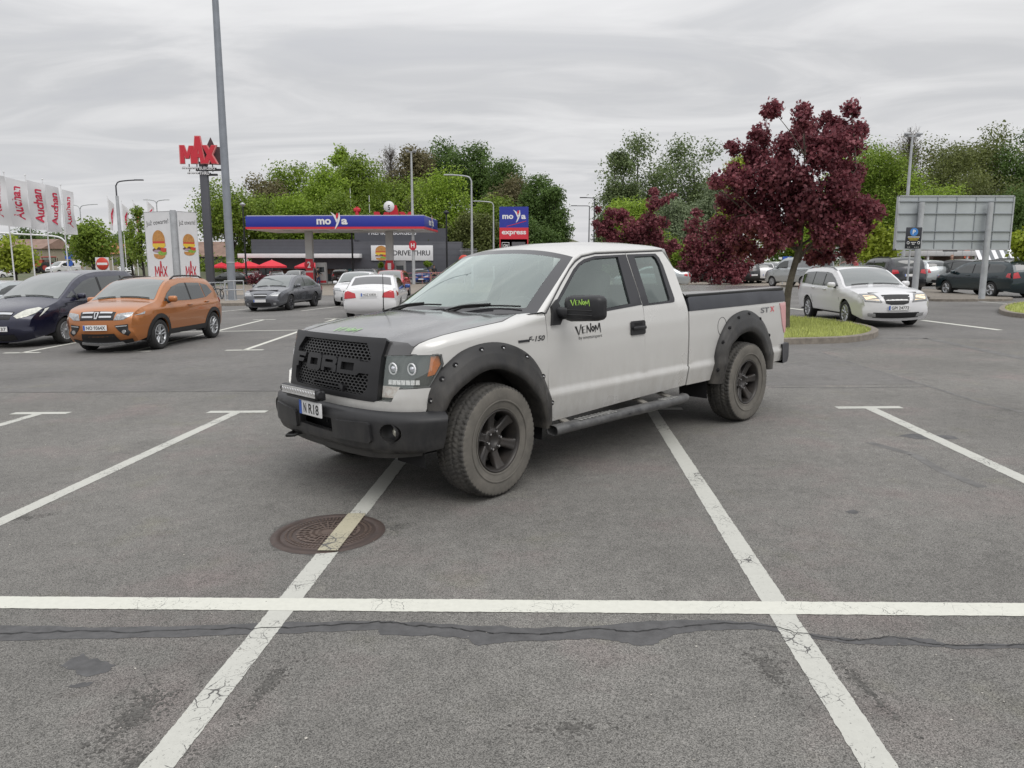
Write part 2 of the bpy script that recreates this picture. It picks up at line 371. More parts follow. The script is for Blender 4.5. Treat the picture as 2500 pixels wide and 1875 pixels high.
# ================================================================== the setting: ground, markings, kerbs
def ground_mat(name, base, speck=.55, red=0.0, big=.18):
    m = bpy.data.materials.new(name); m.use_nodes = True; t = m.node_tree; L = t.links.new; p = t.nodes['Principled BSDF']; MAT[name] = m
    g = N(t, 'ShaderNodeTexCoord'); o = g.outputs['Object']
    def noise(sc, det=3.0, rough=.6):
        n = N(t, 'ShaderNodeTexNoise', **{'Scale': sc, 'Detail': det, 'Roughness': rough}); L(o, n.inputs['Vector']); return n.outputs['Fac']
    def mr(f, a, b, c, d):
        n = N(t, 'ShaderNodeMapRange'); L(f, n.inputs[0])
        for k, v in ((1, a), (2, b), (3, c), (4, d)): n.inputs[k].default_value = v
        return n.outputs[0]
    def mul(a, b):
        n = N(t, 'ShaderNodeMath', operation='MULTIPLY'); L(a, n.inputs[0]); L(b, n.inputs[1]); return n.outputs[0]
    v = N(t, 'ShaderNodeTexVoronoi', Scale=250.0); L(o, v.inputs['Vector'])
    sp = mr(v.outputs['Color'], 0, 1, 1-speck, 1+speck)
    sep = N(t, 'ShaderNodeSeparateColor'); L(v.outputs['Color'], sep.inputs[0]); sp = mr(sep.outputs[0], 0, 1, 1-speck, 1+speck*.8)
    f = mul(mul(sp, mr(noise(330, 2), .3, .7, .74, 1.26)), mul(mr(noise(.45, 6, .55), .3, .7, 1-big, 1+big), mr(noise(7, 5, .65), .3, .7, .86, 1.14)))
    f = mul(f, mr(noise(.07, 3), .35, .65, .92, 1.08))
    if red: f = mul(f, mr(noise(1.15, 7, .7), .56, .72, 1.0, .76))
    c = N(t, 'ShaderNodeMixRGB'); L(mr(noise(.9, 5, .6), .52, .74, 0, red), c.inputs[0]); c.inputs[1].default_value = (*base, 1); c.inputs[2].default_value = (base[0]*1.12, base[1]*.86, base[2]*.90, 1)
    c3 = N(t, 'ShaderNodeMixRGB'); L(mr(noise(1.7, 4, .6), .58, .75, 0, .5 if red else 0), c3.inputs[0]); L(c.outputs[0], c3.inputs[1]); c3.inputs[2].default_value = (base[0]*1.08, base[1]*1.08, base[2]*.90, 1)
    s = N(t, 'ShaderNodeVectorMath', operation='SCALE'); L(c3.outputs[0], s.inputs[0]); L(f, s.inputs['Scale']); L(s.outputs[0], p.inputs['Base Color'])
    p.inputs['Roughness'].default_value = .82; p.inputs['Specular IOR Level'].default_value = .35
    b = N(t, 'ShaderNodeBump', Strength=.5, Distance=.004); L(noise(240, 3), b.inputs['Height']); L(b.outputs[0], p.inputs['Normal'])
    return m
def paint_mat(name, base, wear):
    """road paint: cracked and chipped through to the asphalt colour"""
    m = bpy.data.materials.new(name); m.use_nodes = True; t = m.node_tree; L = t.links.new; p = t.nodes['Principled BSDF']; MAT[name] = m
    g = N(t, 'ShaderNodeTexCoord'); o = g.outputs['Object']
    n0 = N(t, 'ShaderNodeTexNoise', **{'Scale': 9.0, 'Detail': 4.0}); L(o, n0.inputs['Vector'])
    mx = N(t, 'ShaderNodeMixRGB'); mx.inputs[0].default_value = .06; L(o, mx.inputs[1]); L(n0.outputs['Color'], mx.inputs[2])
    v = N(t, 'ShaderNodeTexVoronoi', Scale=11.0, feature='DISTANCE_TO_EDGE'); L(mx.outputs[0], v.inputs['Vector'])
    w = N(t, 'ShaderNodeTexNoise', **{'Scale': 2.2, 'Detail': 4.0, 'Roughness': .65}); L(o, w.inputs['Vector'])
    th = N(t, 'ShaderNodeMapRange'); L(w.outputs['Fac'], th.inputs[0])
    for k, q in ((1, .50), (2, .72), (3, 0.0), (4, .045*wear)): th.inputs[k].default_value = q
    lt = N(t, 'ShaderNodeMath', operation='LESS_THAN'); L(v.outputs['Distance'], lt.inputs[0]); L(th.outputs[0], lt.inputs[1])
    f2 = N(t, 'ShaderNodeTexNoise', **{'Scale': 70.0, 'Detail': 4.0, 'Roughness': .7}); L(o, f2.inputs['Vector'])
    ad = N(t, 'ShaderNodeMath', operation='MULTIPLY_ADD'); L(w.outputs['Fac'], ad.inputs[0]); ad.inputs[1].default_value = .55; L(f2.outputs['Fac'], ad.inputs[2])
    gt = N(t, 'ShaderNodeMapRange'); L(ad.outputs[0], gt.inputs[0])
    for k, q in ((1, .93-.05*wear), (2, 1.02-.05*wear), (3, 0.0), (4, .9)): gt.inputs[k].default_value = q
    mm = N(t, 'ShaderNodeMath', operation='MAXIMUM'); L(lt.outputs[0], mm.inputs[0]); L(gt.outputs[0], mm.inputs[1])
    d = N(t, 'ShaderNodeTexNoise', **{'Scale': 26.0, 'Detail': 5.0, 'Roughness': .7}); L(o, d.inputs['Vector'])
    dr = N(t, 'ShaderNodeMixRGB'); L(d.outputs['Fac'], dr.inputs[0]); dr.inputs[1].default_value = (*[c*.86 for c in base], 1); dr.inputs[2].default_value = (*[min(.85, c*1.12) for c in base], 1)
    c = N(t, 'ShaderNodeMixRGB'); L(mm.outputs[0], c.inputs[0]); L(dr.outputs[0], c.inputs[1]); c.inputs[2].default_value = (.10, .098, .094, 1); L(c.outputs[0], p.inputs['Base Color'])
    p.inputs['Roughness'].default_value = .7
    return m
M_asph = ground_mat('asphalt', (.172, .166, .154), .66, .5)
M_asph2 = ground_mat('smooth_asphalt', (.152, .147, .140), .34, .1)
M_pave = ground_mat('pale_paving', (.235, .205, .170), .2, 0, .08)
M_paint = paint_mat('road_paint', (.47, .47, .43), 1.0)
M_paint2 = paint_mat('fresh_road_paint', (.58, .58, .52), .25)
M_tar = mat('crack_tar', (.082, .081, .082), .66, noise=(14, .30), bump=(90, .2))
M_seam = mat('pale_seam', (.150, .147, .142), .9, noise=(5, .35))
M_conc = mat('kerb_concrete', (.22, .195, .165), .9, noise=(8, .3), bump=(60, .3))
M_grassb = mat('short_grass', (.32, .34, .10), .95, noise=(2.2, .45), col2=(.20, .24, .06))
M_earth = mat('far_ground', (.075, .10, .04), .95, noise=(.15, .5), col2=(.12, .11, .07))
def sheet(name, poly, z, m, thick=0.0, kind=True):
    b = MB(); v = [Vector((p[0], p[1], z)) for p in poly]
    bm_poly = delaunay_2d_cdt([p.to_2d() for p in v], [(i, (i+1) % len(v)) for i in range(len(v))], [], 1, 1e-6)
    b.add([(q.x, q.y, z) for q in bm_poly[0]], [tuple(f) for f in bm_poly[2]])
    o = b.build(name, m)
    if kind: struct(o)
    return o
gb = MB(); gb.grid([[(x, y, 0) for x in (-400, -60, -20, 0, 20, 60, 400)] for y in (-80, 0, 20, 60, 120, 900)], smooth=False); struct(gb.build('ground', M_asph))
sheet('verge_ground', [(-400, 98), (-45, 98), (-24, 104), (60, 104), (110, 70), (400, 70), (400, 880), (-400, 880)], .02, M_earth)
sheet('paved_forecourt', [(-60, 72.5), (-14.5, 49.5), (-12.5, 47.5), (30, 46.3), (32, 71.5), (4, 73), (-60, 100)], .012, M_pave)
sheet('drive_lane', [(-60, 100), (4, 73), (32, 71.5), (60, 104), (-24, 104), (-45, 98)], .008, M_asph2)
# stall markings
DN = Vector((.063, .998)).normalized(); DE = Vector((DN.y, -DN.x))
C0 = Vector((-1.205, 3.700))
def strip(b, p, q, w, z=.0026, jit=0.0):
    p, q = Vector(p).to_2d(), Vector(q).to_2d(); d = (q-p).normalized(); n = Vector((-d.y, d.x))*w/2; L_ = (q-p).length; k = max(1, int(L_/(.012 if jit else .5)))
    o = []; e1 = e2 = 0.0
    for i in range(k+1):
        c = p+d*L_*i/k; e1 = e1*.6+rnd.gauss(0, jit); e2 = e2*.6+rnd.gauss(0, jit); a, b_ = 1+e1*2/w, 1+e2*2/w
        o.append([(c.x+n.x*a, c.y+n.y*a, z), (c.x-n.x*b_, c.y-n.y*b_, z)])
    b.grid(o, smooth=False)
b = MB(); strip(b, (-9, 4.155), (9, 3.111), .142, .0036, .0012); struct(b.build('stall_line', M_paint2))
for i in (-3, -2, -1, 0, 1, 2, 3):
    c = C0+DE*(2.53*i); far = c+DN*5.26
    b = MB(); strip(b, c-DN*(5.2 if i > -1 else 4.2), far-DN*.06, .128, .0026, .0013)
    strip(b, far-DE*.37, far+DE*.37, .135, .0030); struct(b.build('stall_line', M_paint))
# the row in front with the parked cars
def pxline(name, pts, w, z=.0026, m=None):
    b = MB()
    for p, q in zip(pts, pts[1:]): strip(b, G(*p), G(*q), w, z)
    return struct(b.build(name, m or M_paint))
for k in range(-3, 4):
    o = Vector((-8.33, 16.42))+DE*(2.53*k); e = o+Vector((-.02, .9998))*9.6
    if k <= 3: b = MB(); strip(b, o, e, .12); strip(b, o-DE*.42, o+DE*.42, .13); strip(b, e-DE*.4, e+DE*.4, .13); struct(b.build('stall_line', M_paint2))
b = MB(); strip(b, (-30, 21.9), (-1.0, 21.2), .11); struct(b.build('stall_line', M_paint2))
for k in range(4):
    o = Vector((-12.2, 31.2))+Vector((3.6, -.2))*k; b = MB(); strip(b, o, o+Vector((1.5, 5.2)), .11); struct(b.build('stall_line', M_paint2))
pxline('lane_dash', [(2252, 782), (2442, 806)], .16, .0026, M_paint2)
pxline('lane_dash', [(1925, 752), (1962, 757)], .14, .0026, M_paint2)
pxline('lane_dash', [(2285, 720), (2335, 726)], .10, .0026, M_paint2)
pxline('stall_line', [(2398, 737), (2470, 742)], .10, .0026, M_paint2)
pxline('stall_line', [(1926, 691), (2010, 697)], .12, .0026, M_paint2)
# seams between asphalt lays, tar sealed crack, oil
pxline('asphalt_seam', [(-40, 959), (316, 957), (700, 955)], .035, .0022, M_seam)
pxline('asphalt_seam', [(1999, 859), (2090, 890), (2268, 943), (2400, 985), (2560, 1020)], .05, .0022, M_seam)
pxline('asphalt_seam', [(1875, 946), (2060, 947), (2264, 944)], .05, .0024, M_seam)
pxline('asphalt_seam', [(2130, 826), (2264, 826), (2400, 855), (2540, 884)], .22, .0022, M_seam)
pxline('asphalt_seam', [(2120, 1080), (2230, 1110), (2300, 1150), (2400, 1190)], .09, .0014, M_seam)
sheet('smooth_road', [(-60, 10.75), (-3.2, 10.75), (9.0, 16.1), (8.65, 12.4), (60, 6), (60, 46), (-12.5, 47), (-14.5, 49), (-60, 72)][0:0] or [(-60, 11.6), (-7.59, 11.02), (-3.3, 10.66), (5.6, 10.2), (5.8, 14.0), (9, 16.1), (14, 14.2), (60, 6), (60, 46), (-12.5, 47.4), (-14.5, 49.4), (-60, 72.4)], .0015, M_asph2)
tar = [(-2.9, 3.54), (-2.59, 3.53), (-2.2, 3.50), (-1.98, 3.48), (-1.58, 3.49), (-1.19, 3.50), (-.68, 3.50), (-.38, 3.46), (-.10, 3.42), (.10, 3.395), (.37, 3.40), (.66, 3.45), (.94, 3.45), (1.19, 3.40), (1.34, 3.30), (1.58, 3.23), (1.75, 3.25), (1.9, 3.22), (1.96, 3.16), (2.23, 3.16), (2.8, 3.14),
       (2.8, 3.09), (2.2, 3.12), (2.0, 3.12), (1.8, 3.17), (1.56, 3.18), (1.33, 3.26), (1.17, 3.34), (.91, 3.34), (.76, 3.31), (.68, 3.26), (.61, 3.205), (.55, 3.21), (.45, 3.26), (.36, 3.285), (.15, 3.27), (-.02, 3.27), (-.16, 3.235), (-.20, 3.25), (-.23, 3.30), (-.40, 3.34), (-.65, 3.35), (-.67, 3.41), (-.9, 3.40), (-1.15, 3.385), (-1.6, 3.375), (-2.2, 3.37), (-2.9, 3.38)]
def jag(poly, amp, n, seed):
    r = random.Random(seed); o = []
    for i, p in enumerate(poly):
        q = poly[(i+1) % len(poly)]
        for k in range(n): t = k/n; o.append((p[0]+(q[0]-p[0])*t+r.uniform(-amp, amp), p[1]+(q[1]-p[1])*t+r.uniform(-amp, amp)))
    return o
sheet('tar_strip', jag(tar, .008, 5, 3), .0016, M_tar)
crack = [(-2.9, 3.45), (-2.5, 3.44), (-2.2, 3.45), (-1.9, 3.43), (-1.5, 3.45), (-1.2, 3.44), (-.9, 3.46), (-.66, 3.485), (-.5, 3.44), (-.3, 3.40), (-.1, 3.35), (.15, 3.33), (.37, 3.37), (.52, 3.34), (.7, 3.36), (.9, 3.40), (1.17, 3.385), (1.33, 3.29), (1.5, 3.225), (1.62, 3.225), (1.75, 3.24), (1.86, 3.18), (2.0, 3.15), (2.3, 3.145), (2.8, 3.12)]
b = MB(); r = random.Random(5); ct = [(p[0]+r.uniform(-.012, .012), p[1]+r.uniform(-.010, .010)) for p in [tuple(v.to_2d()) for v in catmull([(x, y, 0) for x, y in crack], 7)]]
for p, q in zip(ct, ct[1:]): strip(b, p, q, r.uniform(.003, .008), .0046)
struct(b.build('asphalt_crack', M_ink if 'M_ink' in globals() else mat('black_ink', (.012, .012, .012), .5)))
oil = [(-2.05, 3.12), (-2.03, 3.20), (-2.0, 3.23), (-1.95, 3.185), (-1.91, 3.19), (-1.80, 3.12), (-1.81, 3.06), (-1.87, 3.03), (-1.93, 3.05), (-1.945, 3.08)]
sheet('oil_stain', jag(oil, .008, 4, 1), .0012, M_tar); sheet('oil_stain', jag([(-1.86, 2.985), (-1.82, 2.99), (-1.83, 2.955), (-1.90, 2.945), (-1.91, 2.965)], .006, 4, 2), .0012, M_tar)
sheet('oil_stain', jag([(3.78, 7.20), (3.95, 7.28), (4.1, 7.22), (4.30, 7.15), (4.28, 7.02), (4.05, 7.03), (3.9, 7.05)], .012, 4, 4), .0012, M_tar)
sheet('oil_stain', jag([(2.28, 4.98), (2.36, 5.03), (2.40, 4.98), (2.33, 4.95)], .01, 4, 5), .0012, M_tar)
M_crumb = mat('crumbled_asphalt', (.115, .110, .102), .95, noise=(40, .6), bump=(60, .8))
r = random.Random(21)
def crumble(cx, cy, rx, ry, n, rot=0):
    b = MB()
    for k in range(n):
        a = r.uniform(0, 6.28); q = abs(r.gauss(0, .55))*(.7+.3*math.sin(a*3)); x, y = rx*q*math.cos(a), ry*q*math.sin(a); x, y = x*math.cos(rot)-y*math.sin(rot), x*math.sin(rot)+y*math.cos(rot); sz = r.uniform(.003, .009); o = [(cx+x+sz*r.uniform(.5, 1.2)*math.cos(t), cy+y+sz*r.uniform(.5, 1.2)*math.sin(t), .0011+k*1e-7) for t in (0, 1.2, 2.3, 3.4, 4.5, 5.5)]
        b.add(o, [tuple(range(6))])
    o = b.build('crumbled_patch', [mat('dark_pits', (.098, .094, .087), .95, isl=.5)]); struct(o)
crumble(-1.52, 2.75, .16, .42, 900, -.2); crumble(-1.06, 2.95, .07, .30, 500, -.15); crumble(-1.35, 2.45, .22, .2, 500); crumble(1.08, 3.0, .10, .25, 420, .1); crumble(1.42, 2.85, .05, .35, 300, .1); crumble(-3.55, 5.2, .35, .12, 400, .2); crumble(-.80, 4.85, .12, .2, 260); crumble(.2, 2.6, .5, .12, 200)
# grass island by the truck, with kerb
def island(name, poly, h=.13, kw=.15):
    c = sum((Vector(p) for p in poly), Vector((0, 0)))/len(poly); n = len(poly)
    inn = []
    for i in range(n):
        p = Vector(poly[i]); d = (Vector(poly[(i+1) % n])-Vector(poly[i-1])).normalized(); nn = Vector((-d.y, d.x))
        inn.append(p+nn*kw)
    b = MB()
    for i in range(n):
        j = (i+1) % n; p, q, pi_, qi = Vector(poly[i]), Vector(poly[j]), inn[i], inn[j]
        b.add([(p.x, p.y, 0), (q.x, q.y, 0), (q.x, q.y, h-.012), (p.x, p.y, h-.012)], [(0, 1, 2, 3)])
        p2, q2 = p.lerp(pi_, .1), q.lerp(qi, .1)
        b.add([(p.x, p.y, h-.012), (q.x, q.y, h-.012), (q2.x, q2.y, h), (p2.x, p2.y, h)], [(0, 1, 2, 3)])
        b.add([(p2.x, p2.y, h), (q2.x, q2.y, h), (qi.x, qi.y, h), (pi_.x, pi_.y, h)], [(0, 1, 2, 3)])
        b.add([(qi.x, qi.y, h), (pi_.x, pi_.y, h), (pi_.x, pi_.y, h-.05), (qi.x, qi.y, h-.05)], [(0, 1, 2, 3)])
    struct(b.build(name+'_kerb', M_conc))
    return inn
isl = [tuple(v.to_2d()) for v in catmull([(1.5, 15.45, 0), (3.5, 15.35, 0), (5.64, 15.33, 0), (6.6, 15.38, 0), (7.2, 15.6, 0), (7.85, 16.18, 0), (8.42, 17.2, 0), (8.66, 18.6, 0), (8.58, 20.2, 0), (8.05, 21.4, 0), (7.2, 21.8, 0), (4.5, 21.9, 0), (1.5, 21.8, 0), (.8, 18.6, 0)], 5, True)]
inn = island('grass_island', isl)
M_blade = mat('grass_blade', (.44, .48, .15), .8, isl=.35)
def turf(name, poly, z, n, seed, hmax=.09):
    sheet(name+'_soil', [tuple(p) for p in poly], z-.01, M_grassb)
    r = random.Random(seed); b = MB(); xs = [p[0] for p in poly]; ys = [p[1] for p in poly]
    def ins(x, y):
        c = False; j = len(poly)-1
        for i in range(len(poly)):
            a, d = poly[i], poly[j]
            if (a[1] > y) != (d[1] > y) and x < (d[0]-a[0])*(y-a[1])/(d[1]-a[1])+a[0]: c = not c
            j = i
        return c
    k = 0
    while k < n:
        x, y = r.uniform(min(xs), max(xs)), r.uniform(min(ys), max(ys))
        if not ins(x, y): continue
        k += 1; a = r.uniform(0, 6.28); h = r.uniform(.03, hmax); w = r.uniform(.006, .014); l = r.uniform(-.03, .03)
        dx, dy = math.cos(a)*w, math.sin(a)*w
        b.add([(x-dx, y-dy, z-.015), (x+dx, y+dy, z-.015), (x+l, y+l*.7, z+h)], [(0, 1, 2)])
    o = b.build(name, M_blade); o['kind'] = 'stuff'; o['label'] = 'short green grass on the kerbed island behind the pickup' ; o['category'] = 'grass'
    return o
turf('grass', [tuple(p) for p in inn if True], .11, 26000, 11)
isl2 = [tuple(v.to_2d()) for v in catmull([(14.1, 20.7, 0), (16, 20.0, 0), (22, 19.5, 0), (22, 26, 0), (18.0, 26.2, 0), (15.2, 23.4, 0)], 5, True)]
inn2 = island('right_island', isl2)
o = turf('grass', [tuple(p) for p in inn2], .11, 9000, 12); o['label'] = 'short green grass on the island at the right edge'
isl3 = [tuple(v.to_2d()) for v in catmull([(16.4, 29.3, 0), (17.9, 28.6, 0), (18.9, 28.5, 0), (19.6, 29.6, 0), (19.4, 31.0, 0), (21.3, 37.6, 0), (20.6, 39.5, 0), (19.6, 37.8, 0), (17.2, 31, 0)], 4, True)]
inn3 = island('sign_island', isl3, .10); sheet('sign_island_top', [tuple(p) for p in inn3], .09, M_conc)
isl4 = [tuple(v.to_2d()) for v in catmull([(-13.1, 36.3, 0), (-12.9, 37.2, 0), (-13.3, 41, 0), (-15.5, 41.4, 0), (-24, 43, 0), (-24.5, 39.5, 0), (-16, 37.2, 0)], 4, True)]
inn4 = island('lamp_island', isl4, .14); sheet('lamp_island_top', [tuple(p) for p in inn4], .13, M_pave)
# embankment on the left, where the road with the tractor runs
b = MB(); rows = []
for i, y in enumerate([78, 84, 92, 105, 150, 260]):
    rows.append([(x, y, lerp(y, [78, 92, 105, 260], [0.0, 1.0, 1.5, 4.5])*min(1, max(0, (-28-x)/14))-.03) for x in [-300, -120, -80, -60, -50, -42, -36, -32, -28]])
b.grid(rows); struct(b.build('grass_bank', M_earth))
# manhole
def manhole():
    mc = (-1.235, 4.765); T = thing('manhole_cover', 'rusty round cast iron manhole cover crossed by a white line, in front of the pickup', 'manhole cover', (mc[0], mc[1], 0))
    M_rust = mat('rusty_iron', (.095, .068, .058), .6, .35, noise=(9, .35), col2=(.070, .055, .050), bump=(60, .25))
    M_rib = mat('worn_iron_rib', (.165, .125, .105), .5, .4, noise=(14, .3))
    b = MB(); b.lathe([(0, .007), (.300, .007), (.302, .003), (.312, .003), (.314, .008), (.360, .008), (.365, .002), (.372, .002)], 72, Matrix.Rotation(math.pi/2, 4, 'X') @ Matrix.Identity(4), 0)
    b.v = [(x, y, abs(z)) for x, y, z in b.v]; cov = b.build('cover_plate', M_rust, T)
    b = MB(); r = random.Random(3)
    for ra in (.075, .115, .155, .195):
        n = int(2*math.pi*ra/.045)
        for k in range(n):
            a0, a1 = 2*math.pi*(k+.12)/n, 2*math.pi*(k+.88)/n
            P = [(ra-.007, a0), (ra+.012, a0), (ra+.012, a1), (ra-.007, a1)]
            b.add([(q*math.cos(a), q*math.sin(a), .0125) for q, a in P], [(0, 1, 2, 3)])
    for k in range(24):
        a = 2*math.pi*k/24; b.box((.085*math.cos(a)+.045*math.cos(a), .13*math.sin(a), .011), (.16, .009, .004), Matrix.Rotation(a, 3, 'Z'))
    for k in range(64):
        a = 2*math.pi*k/64; b.box((.245*math.cos(a), .245*math.sin(a), .010), (.018, .010, .005), Matrix.Rotation(a, 3, 'Z')); b.box((.275*math.cos(a), .275*math.sin(a), .010), (.012, .010, .005), Matrix.Rotation(a, 3, 'Z'))
    b.cyl((0, 0, .006), (0, 0, .012), .05, .048, 24); b.build('raised_pattern', M_rib, T)
    # worn paint over the cover
    b = MB(); d = Vector((DN.x, DN.y)); o = Vector((C0.x-mc[0], C0.y-mc[1]))
    pts = [o+d*(s) for s in [.62+.05*k for k in range(17)]]
    rows = [[(p.x-d.y*.064, p.y+d.x*.064, .0155), (p.x+d.y*.064, p.y-d.x*.064, .0155)] for p in pts if p.length < .385]
    b.grid(rows, smooth=False); b.build('worn_paint_band', paint_mat('worn_paint', (.40, .37, .27), 1.7), T)
    b = MB(); r = random.Random(9)
    for ring in range(1):
        pass
    sheet('manhole_collar', jag([(mc[0]+(.385+.02*math.sin(3*a))*math.cos(a), mc[1]+(.385+.02*math.cos(5*a))*math.sin(a)) for a in [2*math.pi*k/24 for k in range(24)]], .02, 3, 8), .0014, mat('crumbled_asphalt', (.115, .110, .102), .95, noise=(40, .6), bump=(60, .8)))
manhole()

r = random.Random(77); b = MB()
for k in range(260):
    y = 2.3+8*r.random()**1.6; x = r.uniform(-.75, .75)*y; sz = r.uniform(.002, .007); h = sz*.6
    o = [(x+sz*r.uniform(.6, 1.2)*math.cos(t), y+sz*r.uniform(.6, 1.2)*math.sin(t), .003) for t in (0, 1.5, 3, 4.6)]; b.add(o+[(x, y, .003+h)], [(0, 1, 4), (1, 2, 4), (2, 3, 4), (3, 0, 4)])
o = b.build('grit', mat('pale_grit', (.40, .38, .34), .9, isl=.6)); o['kind'] = 'stuff'; o['label'] = 'pale grit and tiny stones scattered on the tarmac'; o['category'] = 'grit'
# ================================================================== petrol station, restaurant, signs, lamps, people
BEFORE_ = set(bpy.data.objects)
def wx(px, d, py=660): return W(px, py, d).x
def wz(px, py, d): return W(px, py, d).z
M_dgw = mat('dark_grey_cladding', (.075, .077, .090), .55, noise=(.8, .08))
M_dgw2 = mat('dark_steel', (.050, .052, .060), .5)
M_galv = mat('galvanised_steel', (.42, .435, .45), .5, .2, noise=(3, .2))
M_ltgrey = mat('light_grey_panel', (.48, .48, .48), .5, noise=(2, .08))
M_whp = mat('white_painted_panel', (.70, .70, .71), .45, noise=(1.5, .06))
M_bluf = mat('fascia_blue', (.022, .035, .30), .35)
M_redf = mat('fascia_red', (.58, .03, .05), .4)
M_redm = mat('sign_red', (.52, .022, .04), .4)
M_blkp = mat('black_post_paint', (.014, .015, .018), .45)
M_flag = mat('flag_cloth', (.60, .60, .61), .8)
M_cafe = mat('restaurant_glass', (.022, .030, .034), .08, spec=.8)
M_interior = mat('warm_interior', (.10, .045, .03), .7, noise=(1.2, .6))
M_bun = mat('bun_print', (.52, .25, .07), .6, noise=(9, .3)); M_cheese = mat('cheese_print', (.72, .50, .05), .6); M_meat = mat('patty_print', (.13, .05, .03), .6, noise=(20, .5)); M_tom = mat('tomato_print', (.55, .06, .04), .6); M_let = mat('lettuce_print', (.25, .42, .06), .6, noise=(20, .5)); M_onion = mat('onion_print', (.40, .28, .34), .6)
def swoosh_y(b, F, h, mw, mr):
    """the stylised y: white curved stroke, white left arm, red drop between the arms"""
    def st(P, W_, m):
        c = catmull([(x, y, 0) for x, y in P], 5); n = len(c)
        rows = []
        for i, p in enumerate(c):
            t = (c[min(i+1, n-1)]-c[max(i-1, 0)]).normalized(); w_ = lerp(i/(n-1), [k/(len(W_)-1) for k in range(len(W_))], W_)
            rows.append([F((p.x-t.y*w_)*h, (p.y+t.x*w_)*h), F((p.x+t.y*w_)*h, (p.y-t.x*w_)*h)])
        b.grid(rows, mi=m, smooth=False)
    st([(.22, .52), (.20, .15), (.06, -.25), (-.10, -.55)], [.015, .075, .06, .01], mw)
    st([(-.34, .54), (-.14, .36), (.0, .12), (.06, -.10)], [.01, .06, .075, .05], mw)
    b.add([F(x*h, y*h, .004) for x, y in ((.02, .10), (-.02, .32), (.06, .50), (.16, .46), (.17, .30))], [(0, 1, 2, 3, 4)], mr)
def moya(b, F, w, mw, mr):
    put_text(b, 'mo', lambda u, v: F(u-w*.245, v), w*.44, w*.165, mw, offset=.035); put_text(b, 'a', lambda u, v: F(u+w*.385, v), w*.19, w*.165, mw, offset=.035); swoosh_y(b, lambda u, v, z=0: F(u+w*.13, v+w*.03, z), w*.46, mw, mr)
def max_logo(b, F, w, h, m, dep=0.0, fat=1.0):
    k_ = [0]
    def q(pts):                             # each stroke a hair prouder than the last: no two faces share a plane
        P = [(x*w, y*h) for x, y in pts]; k_[0] += 1; e = .004*k_[0]
        if dep: b.prism(P, lambda u, v, z: F(u, v, z+(e if z > 0 else -e)), dep, m)
        else: b.add([F(u, v, e*.6) for u, v in P], [tuple(range(len(P)))], m)
    def st(p, c, a, e):
        """tapered stroke: widths a, e measured along x"""
        q([(p[0]-a, p[1]), (c[0]-e, c[1]), (c[0]+e, c[1]), (p[0]+a, p[1])])
    f = .042*fat
    st((-.455, .24), (-.455, -.42), f, f*1.1); st((-.17, .20), (-.15, -.42), f, f*1.1); st((-.44, .24), (-.315, -.24), f*1.1, f*.8); st((-.18, .22), (-.315, -.24), f*1.1, f*.8)
    st((-.005, .56), (-.095, -.42), f*1.1, f*1.1); st((.015, .56), (.125, -.42), f*1.1, f*1.1); q([(-.06, -.08), (-.075, -.20), (.11, -.20), (.095, -.08)])
    st((.19, .24), (.455, -.42), f*1.2, f*1.4); st((.455, .24), (.20, -.42), f*1.2, f*1.4)
def burger(b, F, s, M0):
    """printed burger; material slots M0.. = bun, cheese, patty, tomato, lettuce, onion"""
    A = lambda cx, cy, rx, ry, a0, a1, n=14: [(cx+rx*math.cos(R(a0+(a1-a0)*k/n)), cy+ry*math.sin(R(a0+(a1-a0)*k/n))) for k in range(n+1)]
    def q(P, m, z): b.add([F(x*s, y*s, z) for x, y in P], [tuple(range(len(P)))], M0+m)
    q(A(0, .16, .42, .36, 0, 180)+[(-.42, .10), (.42, .10)], 0, .004); q([(-.40, .12), (.40, .12), (.44, .0), (-.44, .0)], 3, .005); q([(-.42, .04), (.42, .04), (.45, -.05), (.2, -.16), (0, -.07), (-.2, -.18), (-.43, -.06)], 1, .008)
    q(A(0, -.20, .46, .10, 0, 360, 20), 2, .006); q([(.12, -.10), (.48, -.14), (.46, -.30), (.10, -.28)], 3, .009); q(A(-.14, -.24, .24, .05, 0, 360, 16), 5, .010); q([(-.1, -.27), (.1, -.23), (.3, -.29), (.5, -.26), (.46, -.36), (.2, -.40), (-.05, -.36)], 4, .011); q([(-.40, -.34), (.38, -.36)]+A(0, -.40, .38, .13, 0, -180), 0, .005)
BURG = [M_bun, M_cheese, M_meat, M_tom, M_let, M_onion]
